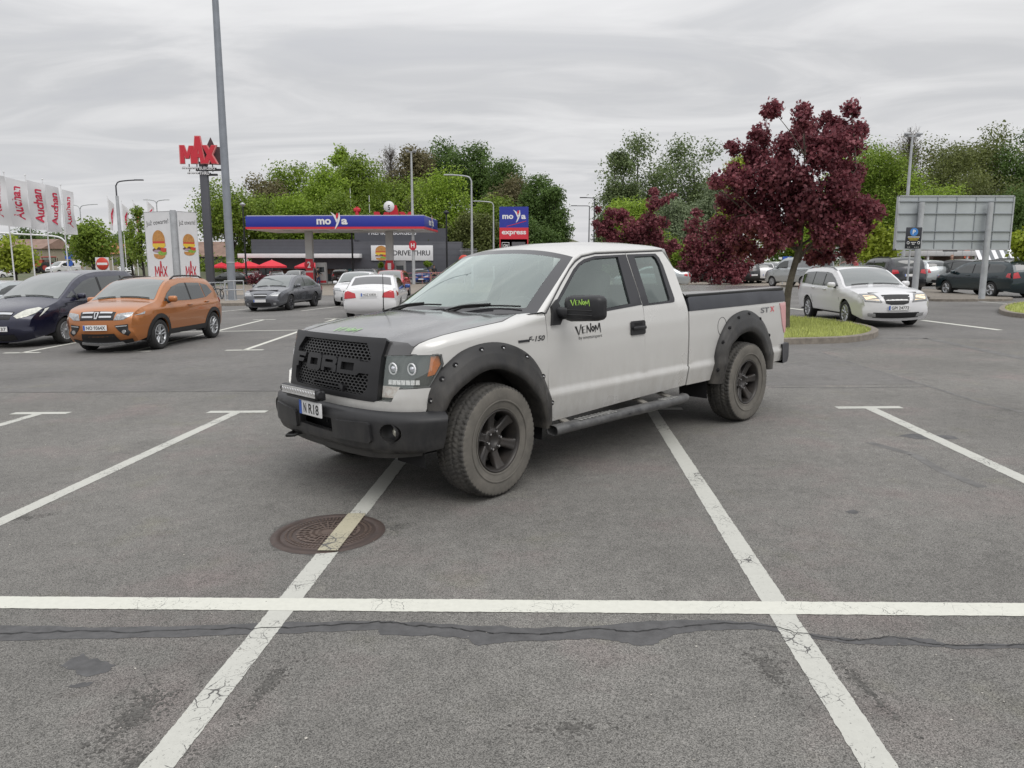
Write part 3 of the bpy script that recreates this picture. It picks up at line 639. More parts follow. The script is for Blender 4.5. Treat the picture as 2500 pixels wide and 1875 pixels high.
def build_station():
    d = 71.0; RZ_ = -.06; hw_ = 8.45; h2 = 4.0; dep = 8.0; zt, zb_ = wz(1037, 522, d), wz(1037, 556, d)
    rot = Matrix.Rotation(RZ_, 3, 'Z'); C_ = Vector((wx(1037, d), d, 0))-rot @ Vector((hw_, -h2, 0))
    T = thing('petrol_canopy', 'blue and red petrol station canopy on grey pillars behind the parked cars', 'canopy', C_, RZ_); loc = lambda x, y: rot.inverted() @ (Vector((x, y, 0))-C_)
    b = MB(); b.box((0, 0, (zt+zb_)/2+.13), (hw_*2, dep, zt-zb_-.26), bev=.03); b.box((0, 0, zt+.03), (hw_*2-.2, dep-.2, .10), mi=1); b.build('fascia', [M_bluf, M_ltgrey], T)
    b = MB(); b.box((0, 0, zb_+.17), (hw_*2+.05, dep+.05, .19)); b.build('red_stripe', M_redf, T)
    b = MB(); b.box((0, 0, zb_+.05), (hw_*2-.15, dep-.15, .06)); 
    for x in (-.6, -.2, .2, .6):
        for y in (-2, 2): b.box((x*hw_, y, zb_+.0), (.8, .8, .03), mi=1)
    b.build('canopy_soffit', [M_whp, M_ltgrey], T)
    b = MB(); mx = loc(wx(825, 73), 73).x; F0 = plane_map((mx, -h2-.04, (zt+zb_)/2+.10), (1, 0, 0), (0, 0, 1)); moya(b, F0, 3.1, 0, 1); b.build('fascia_lettering', [M_white, M_redf], T)
    b = MB(); F1 = plane_map((hw_+.04, -.2, (zt+zb_)/2+.12), (0, 1, 0), (0, 0, 1)); moya(b, F1, 3.0, 0, 1); b.build('fascia_lettering', [M_white, M_redf], T)
    for px, num in ((757, '2'), (952, '1')):
        for yy in (0.0,):
            q_ = loc(wx(px, 75.5), 75.5); x, y = q_.x, q_.y
            b = MB(); b.box((x, y, zb_/2), (.72, .5, zb_), bev=.04); p = b.build('pillar', M_ltgrey, T)
            b = MB(); c = wz(px, 648, 75.2); b.lathe([(0, .03), (.46, .03), (.5, 0), (.5, -.05)], 24, Matrix.Translation((x, y-.28, c)) @ Matrix.Rotation(math.pi, 4, 'X')); b.box((x, y-.27, 0.62), (.74, .04, 1.2)); b.box((x, y-.27, c), (.74, .03, 1.15)); s_ = b.build('pump_number_disc', M_redm, p)
            b = MB(); put_text(b, num, plane_map((x, y-.325, c), (1, 0, 0), (0, 0, 1)), .34, .62, offset=.03); b.build('pump_number', M_white, s_)
    for px, lab in ((783, 'light grey fuel pump by the pillar numbered 2'), (977, 'light grey fuel pump by the pillar numbered 1')):
        P = thing('fuel_pump', lab, 'fuel pump', (wx(px, 76), 76.3, 0), 0, 'pumps under the canopy'); b = MB(); b.box((0, 0, 1.12), (1.05, .6, 2.24), bev=.05); b.box((0, -.31, 1.55), (.7, .02, .5), mi=1); b.build('cabinet', [M_ltgrey, M_cafe], P)
        b = MB(); b.box((-.62, 0, .6), (.16, .4, 1.2), bev=.03); b.box((0, -.31, .35), (1.0, .02, .22)); b.build('red_trim', M_redm, P); b = MB(); b.tube([(-.5, -.3, 1.5), (-.75, -.4, .9), (-.6, -.4, .4), (-.5, -.33, 1.2)], .025, 6); b.build('hose', M_ink, P)
    b = MB(); b.box((0, 0, .07), (10.5, 1.3, .14), bev=.04); o = b.build('pump_island_kerb', M_conc); o.location = (wx(860, 76), 76.3, 0); struct(o)
    # price totem
    d2 = 66; T = thing('price_totem', 'tall blue and red fuel price totem above the pickup roof', 'totem sign', (wx(1254, d2), d2, 0)); w = 69*d2/1833; F = lambda z: plane_map((0, -.21, z), (1, 0, 0), (0, 0, 1))
    zt, z1, z2 = wz(1254, 505, d2), wz(1254, 556, d2), wz(1254, 584, d2)
    b = MB(); b.box((0, 0, (zt+z1)/2), (w, .4, zt-z1)); b.build('blue_panel', M_bluf, T); b = MB(); b.box((0, 0, (z1+z2)/2), (w+.01, .41, z1-z2)); b.build('red_panel', M_redf, T)
    b = MB(); b.box((0, 0, z2/2+.01), (w-.18, .34, z2-.02)); b.build('price_panel', M_dgw2, T)
    for s_ in (-1, 1): b.box((s_*(w/2-.05), 0, z2/2), (.09, .4, z2))
    b.build('side_rail', M_redf, T)
    b = MB(); moya(b, F((zt+z1)/2+.02), w*.86, 0, 1); b.add([F((zt+z1)/2)(x*w, y*w, .004) for x, y in ((-.25, -.32), (.42, -.14), (.42, -.12), (-.25, -.30))], [(0, 1, 2, 3)], 1); put_text(b, 'express', F((z1+z2)/2+.0), w*.84, .42, 0, offset=.03); b.build('totem_lettering', [M_white, M_redf], T)
    b = MB(); zc = z2-.55; Fp = plane_map((-.72, -.19, zc), (1, 0, 0), (0, 0, 1)); b.tube([Fp(x, y) for x, y in ((-.30, -.26), (.30, -.26), (.30, .26), (-.30, .26), (-.30, -.26))], .03, 4); put_text(b, 'ON', Fp, .40, .26, offset=.02); b.box((.40, -.18, zc), (1.15, .03, .62), mi=1); b.box((-.72, -.18, zc-.75), (.55, .02, .10)); b.build('price_row', [M_white, mat('price_display', (.11, .11, .12), .3)], T)
build_station()
def build_restaurant():
    d = 97; T = thing('restaurant', 'dark grey drive through restaurant behind the petrol station canopy', 'restaurant', (wx(870, d), d, 0)); x0 = wx(870, d)
    X = lambda px, dd=d: wx(px, dd)-x0
    zlo, zmid, zhi = wz(740, 587, d), wz(990, 588, d), wz(960, 556, d+3)
    b = MB(); b.box(((X(616)+X(866))/2, 6, zlo/2+.75), (X(866)-X(616), 12, zlo-1.5)); b.box(((X(866)+X(1127))/2, 6.0, zmid/2-.4), (X(1127)-X(866), 12.4, zmid+.8), bev=.02)
    b.box(((X(856)+X(1085))/2, 7, (zmid+zhi)/2), (X(1085)-X(856), 8, zhi-zmid+.02))
    for k in range(1, 6): b.box(((X(616)+X(1127))/2, -.22 if False else -.205, zlo*.45+k*.62), (X(1127)-X(866), .012, .018), mi=1) if False else None
    for k in range(6): b.box(((X(616)+X(866))/2, -.004, 2.75+k*.42), (X(866)-X(616)-.02, .012, .02), mi=1); b.box(((X(866)+X(1127))/2, -.206, 1.0+k*.75), (X(1127)-X(866)-.02, .012, .02), mi=1)
    b.build('wall', [M_dgw, M_dgw2], T)
    z1 = wz(730, 627, d-2); xa, xb = wx(582, d-2)-x0, wx(878, d-2)-x0
    b = MB(); b.box(((xa+xb)/2, -1.0, z1), (xb-xa, 2.2, .52), bev=.02); b.build('white_awning', M_whp, T)
    b = MB(); b.box((xa+.8, -1.9, z1/2), (.35, .2, z1), Matrix.Rotation(.16, 3, 'Y')); b.build('awning_leg', M_whp, T)
    b = MB(); zz = z1-.3; b.box(((X(625)+X(866))/2, .6, zz/2), (X(866)-X(625), .1, zz)); b.build('glass_front', M_cafe, T)
    b = MB()
    for k in range(13): x = X(625)+(X(866)-X(625))*k/12; b.box((x, .5, zz/2), (.09, .08, zz))
    b.box(((X(625)+X(866))/2, .5, zz*.3), (X(866)-X(625), .07, .07)); b.build('glazing_frame', M_dgw2, T)
    for px in (700, 760, 815, 848): b = MB(); b.box((X(px), .52, 1.45), (2.0, .03, 1.2), bev=.01); b.build('window_panel', M_interior if px < 840 else mat('teal_poster', (.05, .22, .25), .5, noise=(1.5, .5)), T)  # reddish panels added as hints of the interior behind the glass
    # drive thru board
    zc = (wz(983, 597, d)+wz(983, 634, d))/2; hh = wz(983, 597, d)-wz(983, 634, d); wd_ = X(1058)-X(908); xc = (X(908)+X(1058))/2
    b = MB(); b.box((xc, -.30, zc), (wd_, .18, hh), bev=.02); s_ = b.build('drive_through_board', M_whp, T); F = plane_map((xc, -.395, zc), (1, 0, 0), (0, 0, 1))
    b = MB(); put_text(b, 'DRIVE THRU', lambda u, v: F(u+wd_*.155, v), wd_*.60, hh*.34, offset=.025); b.build('board_lettering', mat('charcoal_letter', (.06, .06, .065), .5), s_)
    b = MB(); burger(b, lambda u, v, z=0: F(u-wd_*.335, v, z), 1.75, 0); b.build('burger_print', BURG, s_)
    b = MB(); Fh = plane_map(((X(890)+X(1012))/2, 2.96, wz(950, 567, d+3)), (1, 0, 0), (0, 0, 1)); put_text(b, 'PREMIUM BURGERS', Fh, X(1012)-X(893), .52, offset=.015); b.build('roof_lettering', M_whp, T)
    # roof sign
    b = MB(); xr0 = (wx(918, d+4)+wx(1012, d+4))/2-x0; hs = 2.6; Fm = plane_map((xr0, 4.0, wz(965, 519, d+4)-.45), (1, 0, 0), (0, 0, 1)); max_logo(b, Fm, wx(1012, d+4)-wx(918, d+4), hs, 0, .3, 1.3); b.build('roof_logo', M_redm, T)
    b = MB(); b.lathe([(0, .1), (.66, .1), (.70, 0), (.66, -.1), (0, -.1)], 28, Matrix.Translation((wx(953, d+2)-x0, 2.0, wz(953, 503, d+2)))); b.build('round_roof_sign', M_whp, T)
    b = MB(); Fd = plane_map((wx(953, d+2)-x0, 1.885, wz(953, 505, d+2)), (1, 0, 0), (0, 0, 1)); b.add([Fd(x, y) for x, y in ((-.12, .3), (.15, .3), (.15, .2), (-.02, .2), (-.02, .08), (.16, .02), (.12, -.3), (-.12, -.3), (-.12, -.2), (.05, -.18), (.06, -.05), (-.12, 0))], [tuple(range(12))]); b.build('roof_sign_mark', M_ink, T)
    b = MB(); b.cyl((wx(876, d+6)-x0, 6, zhi), (wx(876, d+6)-x0, 6, wz(876, 505, d+6)), .35, .22, 10); b.box((wx(876, d+6)-x0, 6, wz(876, 513, d+6)), (.9, .5, .5), bev=.1); b.build('red_roof_vent', M_redm, T)
    # slatted fence
    T2 = thing('slatted_fence', 'grey vertical slatted screen at the right end of the restaurant', 'fence', (wx(1140, 96), 96, 0)); b = MB()
    for k in range(16): b.box((-.75+k*.13, 0, 1.9), (.05, .08, 3.8))
    b.build('slat_screen', mat('grey_slat', (.19, .19, .20), .6), T2); b = MB()
    for z in (.4, 3.5): b = MB(); b.box((.2, .06, z), (2.2, .05, .09)); b.build('cross_rail', M_galv, T2)
build_restaurant()
def parasol(px, py, d, rad, lab):
    x = wx(px, d); zt = wz(px, py, d); T = thing('parasol', lab, 'parasol', (x, d, 0), rnd.uniform(0, 1), 'red parasols on the restaurant terrace')
    b = MB(); rows = [[(rad*t*math.cos(R(45*k+22)), rad*t*math.sin(R(45*k+22)), zt-.02-(rad*.40)*t**1.15) for k in range(8)] for t in (.02, .5, 1.0)]; rows.append([(p[0], p[1], p[2]-.20) for p in rows[-1]])
    b.grid(rows, wrap=True, smooth=False); b.build('canopy', M_redf if False else mat('parasol_red', (.62, .025, .045), .7), T); b = MB(); b.cyl((0, 0, 0), (0, 0, zt+.05), .03, .03, 8); b.cyl((0, 0, 0), (0, 0, .12), .4, .35, 12); b.build('mast', M_whp, T)
parasol(541, 640, 96, 1.3, 'red parasol seen left of the big light pole'); parasol(580, 639, 94, 1.6, 'red parasol just right of the big light pole'); parasol(608, 637, 92, 1.6, 'red parasol between the black lamp post and the restaurant glass'); parasol(664, 634, 88, 1.75, 'largest red parasol, in front of the glass front'); parasol(755, 636, 90, 1.75, 'red parasol partly behind the pillar numbered 2')
# ---- MAX pylon
def build_pylon():
    d = 80.0; x = wx(504, d, 560); T = thing('pylon_sign', 'tall dark pylon carrying a red three letter restaurant logo', 'pylon sign', (x, d, 0))
    b = MB(); zt = wz(495, 395, d); b.box((0, 0, zt/2), (.78, .5, zt), bev=.04); b.build('column', M_dgw, T)
    w = (523-442)*d/1833; h = 58*d/1833; cx = wx(483, d, 370)-x; cz = wz(483, 372, d)
    b = MB(); F = plane_map((cx, -.45, cz-.05), (1, 0, 0), (0, 0, 1)); max_logo(b, F, w*1.04, h*1.12, 0, .18, 1.5); b.build('logo_edge', mat('pale_red_edge', (.62, .20, .20), .4), T)
    b = MB(); F = plane_map((cx, -.60, cz-.05), (1, 0, 0), (0, 0, 1)); max_logo(b, F, w*1.0, h*1.06, 0, .08, 1.2); b.build('logo_letters', M_redm, T)
    b = MB(); A = [(-.36, -.5), (.36, -.5), (.36, .22), (.12, .25), (0, .62), (-.12, .30), (-.36, .20)]; Fb = plane_map((cx+1.05, .25, cz), (1, .25, 0), (0, 0, 1)); b.prism([(u*w*.85, v*h*.95) for u, v in A], Fb, .25); b.build('rear_sign_face', mat('dark_back_panel', (.060, .028, .032), .5), T)
    for k in (-1.2, -.4, .4, 1.2): b = MB(); b.box((cx+k, -.1, cz-h*.62), (.08, .08, .8)); b.build('logo_bracket', M_dgw2, T)
    for t, py, wpx in (('PREMIUM BURGERS', 412, 76), ('DRIVE THRU', 424, 50)):
        b = MB(); ww = wpx*d/1833; c = (wx(484, d, py)-x, -.42, wz(484, py, d)); b.box((c[0], -.28, c[2]), (ww+.2, .08, .12), mi=1); b.box((c[0]+.8, .2, c[2]-.1), (ww*.8, .3, .20), mi=1); put_text(b, t, plane_map(c, (1, 0, 0), (0, 0, 1)), ww, .34, offset=.02); b.build('pylon_lettering', [M_whp, M_dgw2], T)
build_pylon()
# ---- triangular advertising totem
def build_totem():
    d = 40.0; pc = W(425, 600, d); T = thing('advertising_totem', 'white two sided advertising totem with printed burgers behind the copper hatchback', 'advertising sign', (pc.x, d, 0))
    zt = wz(420, 515, d); zb_ = .35; cx = pc.x
    a = Vector((wx(356, d+1.0, 600)-cx, 1.0, 0)); c = Vector((wx(480, d+1.25, 600)-cx, 1.25, 0))
    b = MB(); b.cyl((0, 0, 0), (0, 0, zt+.04), .15, .15, 12); b.build('corner_post', M_galv, T)
    for (p, s_) in ((a, -1), (c, 1)):
        L_ = p.length; u = p.normalized()*s_; o = u*(s_*.16); uu = u; nrm = uu.cross(Vector((0, 0, 1))); mid = (p*.5)+p.normalized()*.08; z0 = (zt+zb_)/2
        b = MB(); F = plane_map(Vector((mid.x, mid.y, z0))+nrm*.0, uu, (0, 0, 1)); hw_ = L_/2-.10; hh = (zt-zb_)/2
        b.prism([(-hw_, -hh), (hw_, -hh), (hw_, hh), (-hw_, hh)], F, .06); pn = b.build('printed_panel', M_whp, T)
        b = MB(); b.tube([F(x, y, .06) for x, y in ((-hw_, -hh), (hw_, -hh), (hw_, hh), (-hw_, hh), (-hw_, -hh))], .018, 4); b.build('panel_edge', M_galv, pn)
        Fo = lambda x, y, z=0: F(x, y, .066+z)
        H = zt-zb_
        b = MB(); ca, sa = math.cos(.06), math.sin(.06); put_text(b, 'Już otwarte!', lambda q, v: Fo(q*ca-v*sa, q*sa+v*ca+wz(400, 543, d)-z0), hw_*1.72, .33, offset=-.002); b.build('panel_lettering', M_ink, pn)
        b = MB(); burger(b, lambda q, v, z=0: Fo(q+.02, v*1.25+wz(400, 597, d)-z0, z), min(1.15, hw_*1.42), 0); b.build('burger_print', BURG, pn)
        b = MB(); max_logo(b, lambda q, v, z=0: Fo(q+.05, v+wz(400, 660, d)-z0, .004), 1.0*min(1.0, hw_*1.15), .85, 0, 0, .75); b.build('logo_print', M_redm, pn)
    b = MB(); b.box((p.x*0+(a.x+c.x)/2, 1.15, (zt+zb_)/2), (c.x-a.x-.3, .06, zt-zb_-.1)); b.build('rear_panel', M_whp, T)
build_totem()
# ---- flags
def flag(px, pyt, pyb, d, wpx, lab, text, group, limp=0.0, skew=0):
    p = W(px, (pyt+pyb)/2, d); zt = wz(px, pyt, d)+.25; T = thing('flag', lab, 'flag', (p.x, d, 0), 0, group)
    b = MB(); b.tube([(0, 0, 0), (0, 0, zt*.5), (0, 0, zt+.15)], [.045, .038, .022], 8); b.lathe([(0, .06), (.05, .03), (.06, 0), (0, -.05)], 8, Matrix.Translation((0, 0, zt+.18)) @ Matrix.Rotation(math.pi/2, 4, 'X')); b.build('flagpole', M_whp, T)
    w = wpx*.90*d/1833; h = (pyb-pyt)*d/1833; ph = rnd.uniform(0, 6)
    def F(u, v, o=0):                       # u 0..1 from the pole, v 0..1 from the top
        x = .06+w*u*(1-limp*.6*v); y = .16*math.sin(u*5+ph+v*2)*u*w+.10*math.sin(v*7+ph)*u
        z = zt-.1-h*v-u*w*(.25+.9*limp)*(1-v*.75)-skew*u*.2*math.sin(v*6)
        return Vector((x, y-o, z))
    b = MB(); b.grid([[F(i/10, j/20) for i in range(11)] for j in range(21)]); c = b.build('cloth', M_flag, T)
    if text:
        b = MB(); vs, fs = text2d(text, 1.0, .0, 0, 'LEFT', .03); x0, x1 = min(v.x for v in vs), max(v.x for v in vs); y0, y1 = min(v.y for v in vs), max(v.y for v in vs)
        b.add([F(.30+.46*(1-(v.y-y0)/(y1-y0))*1.0+.10*((v.x-x0)/(x1-x0))*0, .84-.70*(v.x-x0)/(x1-x0), .012) for v in vs], [f for f in fs])
        # letters read upward: baseline to the right of the pole side
        b.build('flag_lettering', mat('flag_red', (.50, .03, .07), .7), c)
    return T
fg = 'white shop flags on tall poles'
flag(-38, 425, 548, 44, 52, 'white shop flag cut by the left edge, only its end in view', 'Auchan', fg)
flag(12, 438, 553, 45.5, 50, 'white shop flag with red upright lettering, leftmost one fully in view', 'Auchan', fg); flag(64, 445, 560, 47, 46, 'white shop flag with red upright lettering, second from the left edge', 'Auchan', fg); flag(106, 455, 566, 48.5, 42, 'white shop flag with red lettering and a notched fly edge, third from left', 'Auchan', fg); flag(150, 468, 572, 50, 27, 'narrowest of the four lettered white flags, nearest the green tree', 'Auchan', fg)
fg2 = 'small limp flags farther back'
for px, t, bt, lab in ((262, 488, 560, 'small limp white flag left of the curved lamp'), (296, 500, 560, 'small limp white flag just right of the curved lamp post'), (325, 498, 578, 'small limp white flag hanging lowest, left of the advertising totem'), (357, 495, 540, 'small limp white flag half hidden behind the advertising totem')): flag(px, t, bt, 84, 17, lab, 'A', fg2, limp=.8)
# ---- lamps and poles
def lamp(name, lab, px, base, topy, d, arms, m, r=.09, group=None, head=(.7, .22, .09)):
    """arms: list of (dx metres, rise) for curved arms"""
    x = wx(px, d, (topy+660)/2); zt = wz(px, topy, d); T = thing(name, lab, 'street lamp', (x, d, base), 0, group); zt -= base
    b = MB(); b.tube([(0, 0, 0), (0, 0, zt*.5), (0, 0, zt)], [r, r*.8, r*.55], 10); b.cyl((0, 0, 0), (0, 0, .5), r*1.35, r*1.3, 10); b.build('post', m, T)
    for dx, rise in arms:
        b = MB(); b.tube(catmull([(0, 0, zt-.05), (dx*.15, 0, zt+rise*.7), (dx*.6, 0, zt+rise), (dx, 0, zt+rise*1.1)], 4), r*.5, 7); b.build('arm', m, T); b = MB(); s_ = math.copysign(1, dx); b.box((dx+s_*head[0]*.45, 0, zt+rise*1.1+.01), head, bev=.03); b.build('lamp_head', m, T)
    return T
lamp('street_lamp', 'dark street lamp with one arm curving right, among the small flags', 288, .0, 452, 60, [(1.5, .35)], M_dgw2, .10)
lamp('street_lamp', 'pale street lamp with arm curving left, nearer the fuel price totem', 1149, 0, 441, 55, [(-1.3, .35)], M_galv, .10, 'grey street lamps left of the price totem'); lamp('street_lamp', 'shorter looking pale street lamp between the restaurant and the price totem', 1203, 0, 500, 75, [(-1.3, .3)], M_galv, .10, 'grey street lamps left of the price totem')
lamp('street_lamp', 'thin dark lamp with a long flat arm, left of the left maple', 1436, 0, 503, 90, [(-1.5, .02)], M_dgw2, .09); lamp('street_lamp', 'thin dark lamp with a short arm touching the left maple', 1448, 0, 486, 76, [(-.8, .12)], M_dgw2, .09)
lamp('street_lamp', 'far two armed street lamp above the green tree on the left', 200, 1.2, 510, 115, [(2.0, .6), (-2.0, .6)], M_galv, .12); lamp('street_lamp', 'far two armed street lamp above the advertising totem', 386, .5, 497, 105, [(1.1, .45), (-1.1, .45)], M_galv, .12)
for px, ty, d, lab in ((596, 500, 84, 'black post lamp with small lantern, in front of the dark green tree'), (858, 560, 80, 'black lamp post by the right end of the white awning'), (1089, 520, 80, 'black lamp post at the right corner of the petrol canopy')):
    x = wx(px, d, 600); zt = wz(px, ty, d); T = thing('lamp_post', lab, 'street lamp', (x, d, 0), 0, 'black lamp posts by the restaurant'); b = MB(); b.tube([(0, 0, 0), (0, 0, zt)], [.11, .08], 8); b.build('post', M_blkp, T); b = MB(); b.lathe([(0, .30), (.12, .22), (.34, .05), (.30, 0), (.12, -.15), (0, -.2)], 12, Matrix.Translation((0, 0, zt)) @ Matrix.Rotation(math.pi/2, 4, 'X')); b.build('lantern', M_blkp if px != 596 else M_galv, T)
def mast(name, lab, px, d, topy, base, r0, r1, m, head, cat='light mast', group=None):
    x = wx(px, d, 680); T = thing(name, lab, cat, (x, d, base), 0, group); zt = (26 if topy < 0 else wz(px, topy, d)-base); b = MB(); b.tube([(0, 0, 0), (0, 0, zt*.3), (0, 0, zt)], [r0, r0*.85+r1*.15, r1], 14); 
    b.build('post', m, T)
    if head: b = MB(); b.box((0, 0, zt+.05), (.9, .10, .08)); b.box((-.36, -.1, zt+.16), (.30, .24, .12), bev=.03); b.box((.36, -.1, zt+.16), (.30, .24, .12), bev=.03); b.build('floodlight_bar', m, T)
    return T, zt
T, zt = mast('light_mast', 'thick tapering grey light mast rising out of the top of the photo', 564, 40.2, -1, .10, .21, .10, mat('grey_mast_paint', (.24, .26, .29), .5, .2, noise=(2, .15)), True)
b = MB(); b.box((0, 0, .02), (.62, .62, .05), bev=.01); 
for z in (2.0, 8.2): b.lathe([(.215-.0055*z, .03), (.225-.0055*z, .03), (.225-.0055*z, -.03), (.215-.0055*z, -.03)], 14, Matrix.Translation((0, 0, z)) @ Matrix.Rotation(math.pi/2, 4, 'X'))
b.build('clamp_band', M_galv, T)
T, zt = mast('light_mast', 'tall pale light mast behind the petrol canopy carrying a red hydrant sign', 1010, 72, 372, 0, .16, .08, M_galv, True)
zz = wz(1011, 599, 71.7); b = MB(); b.prism([(x*.34, y*.44) for x, y in ((-1, -.5), (-.5, -1), (.5, -1), (1, -.5), (1, .5), (.5, 1), (-.5, 1), (-1, .5))], plane_map((0, -.25, zz), (1, 0, 0), (0, 0, 1)), .06); s_ = b.build('hydrant_sign', M_redm, T); b = MB(); put_text(b, 'H', plane_map((0, -.318, zz), (1, 0, 0), (0, 0, 1)), .34, .40, offset=.03); b.build('sign_letter', M_white, s_)
mast('light_mast', 'slender grey light mast above the billboard on the right', 2199, 45, 335, 0, .13, .06, M_galv, True)
for px, ty, lab in ((862, 460, 'thin white mast left of the red roof vent'), (907, 477, 'thin white mast right of the red roof vent'), (1068, 460, 'thin white mast right of the restaurant roof logo'), (1096, 479, 'rightmost thin white mast behind the petrol canopy')): mast('flagpole', lab, px, 112, ty, 0, .07, .05, M_whp, False, 'flagpole', 'bare masts behind the restaurant')
mast('steel_post', 'plain grey steel post just right of the dark curved lamp', 301, 58, 478, 0, .14, .11, M_galv, False, 'post')
# signal gantry with crossing sign
T = thing('signal_gantry', 'white curved signal gantry over the far road on the left', 'traffic gantry', (wx(173, 98), 98, 1.0)); z1 = wz(100, 576, 98)-1.0
b = MB(); x9 = wx(-60, 98)-T.location.x; b.tube(catmull([(0, 0, 0), (0, 0, z1-2.2), (-.5, 0, z1-.7), (-1.8, 0, z1-.1), (-6, 0, z1+.15), (x9, 0, z1+.5)], 5), .11, 8); b.build('curved_mast', M_whp, T)
b = MB(); zc = wz(172, 623, 98)-1; b.box((-.02, -.16, zc), (1.0, .04, 1.0)); s_ = b.build('crossing_sign', M_blue, T); b = MB(); b.add([(-.42, -.19, zc-.32), (.40, -.19, zc-.32), (-.02, -.19, zc+.38)], [(0, 1, 2)]); b.build('white_triangle', M_white, s_)
b = MB(); b.box((.04, -.03, zc-.15), (.10, .02, .45), Matrix.Rotation(.3, 3, 'Y')); b.build('walker_mark', M_ink, s_); [setattr(o, 'location', (-.02, -.17, 0)) for o in [s_.children[-1]]]
o = s_.children[-1]; o.location = (-.02, -.17, zc)
b = MB(); b.cyl((0, -.12, zc-1.0), (0, -.17, zc-1.0), .42, .42, 20); b.build('keep_right_sign', M_blue, T)
# no entry signs
def no_entry(px, py, d, r, lab, panel):
    x = wx(px, d, py); zc = wz(px, py, d); T = thing('no_entry_sign', lab, 'road sign', (x, d, 0), 0, 'no entry signs'); b = MB(); b.cyl((0, 0, 0), (0, 0, zc+r), .035, .035, 8); b.build('post', M_galv, T)
    if panel: b = MB(); b.box((-.02, -.05, zc-.05), (r*2.15, .02, r*2.3)); b.build('backing_panel', M_whp, T)
    b = MB(); b.lathe([(0, .012), (r*.98, .012), (r, 0), (r, -.012)], 32, Matrix.Translation((0, -.09, zc)) @ Matrix.Rotation(math.pi, 4, 'X') @ Matrix.Identity(4)); s_ = b.build('red_disc', mat('road_sign_red', (.55, .05, .03), .4), T); b = MB(); b.box((0, -.106, zc), (r*1.66, .006, r*.36)); b.build('white_bar', M_white, s_)
no_entry(250, 644, 48, .39, 'red no entry sign on a white panel above the navy minivan', True); no_entry(1132, 636, 60, .44, 'red no entry sign half hidden behind the pickup windscreen', False)
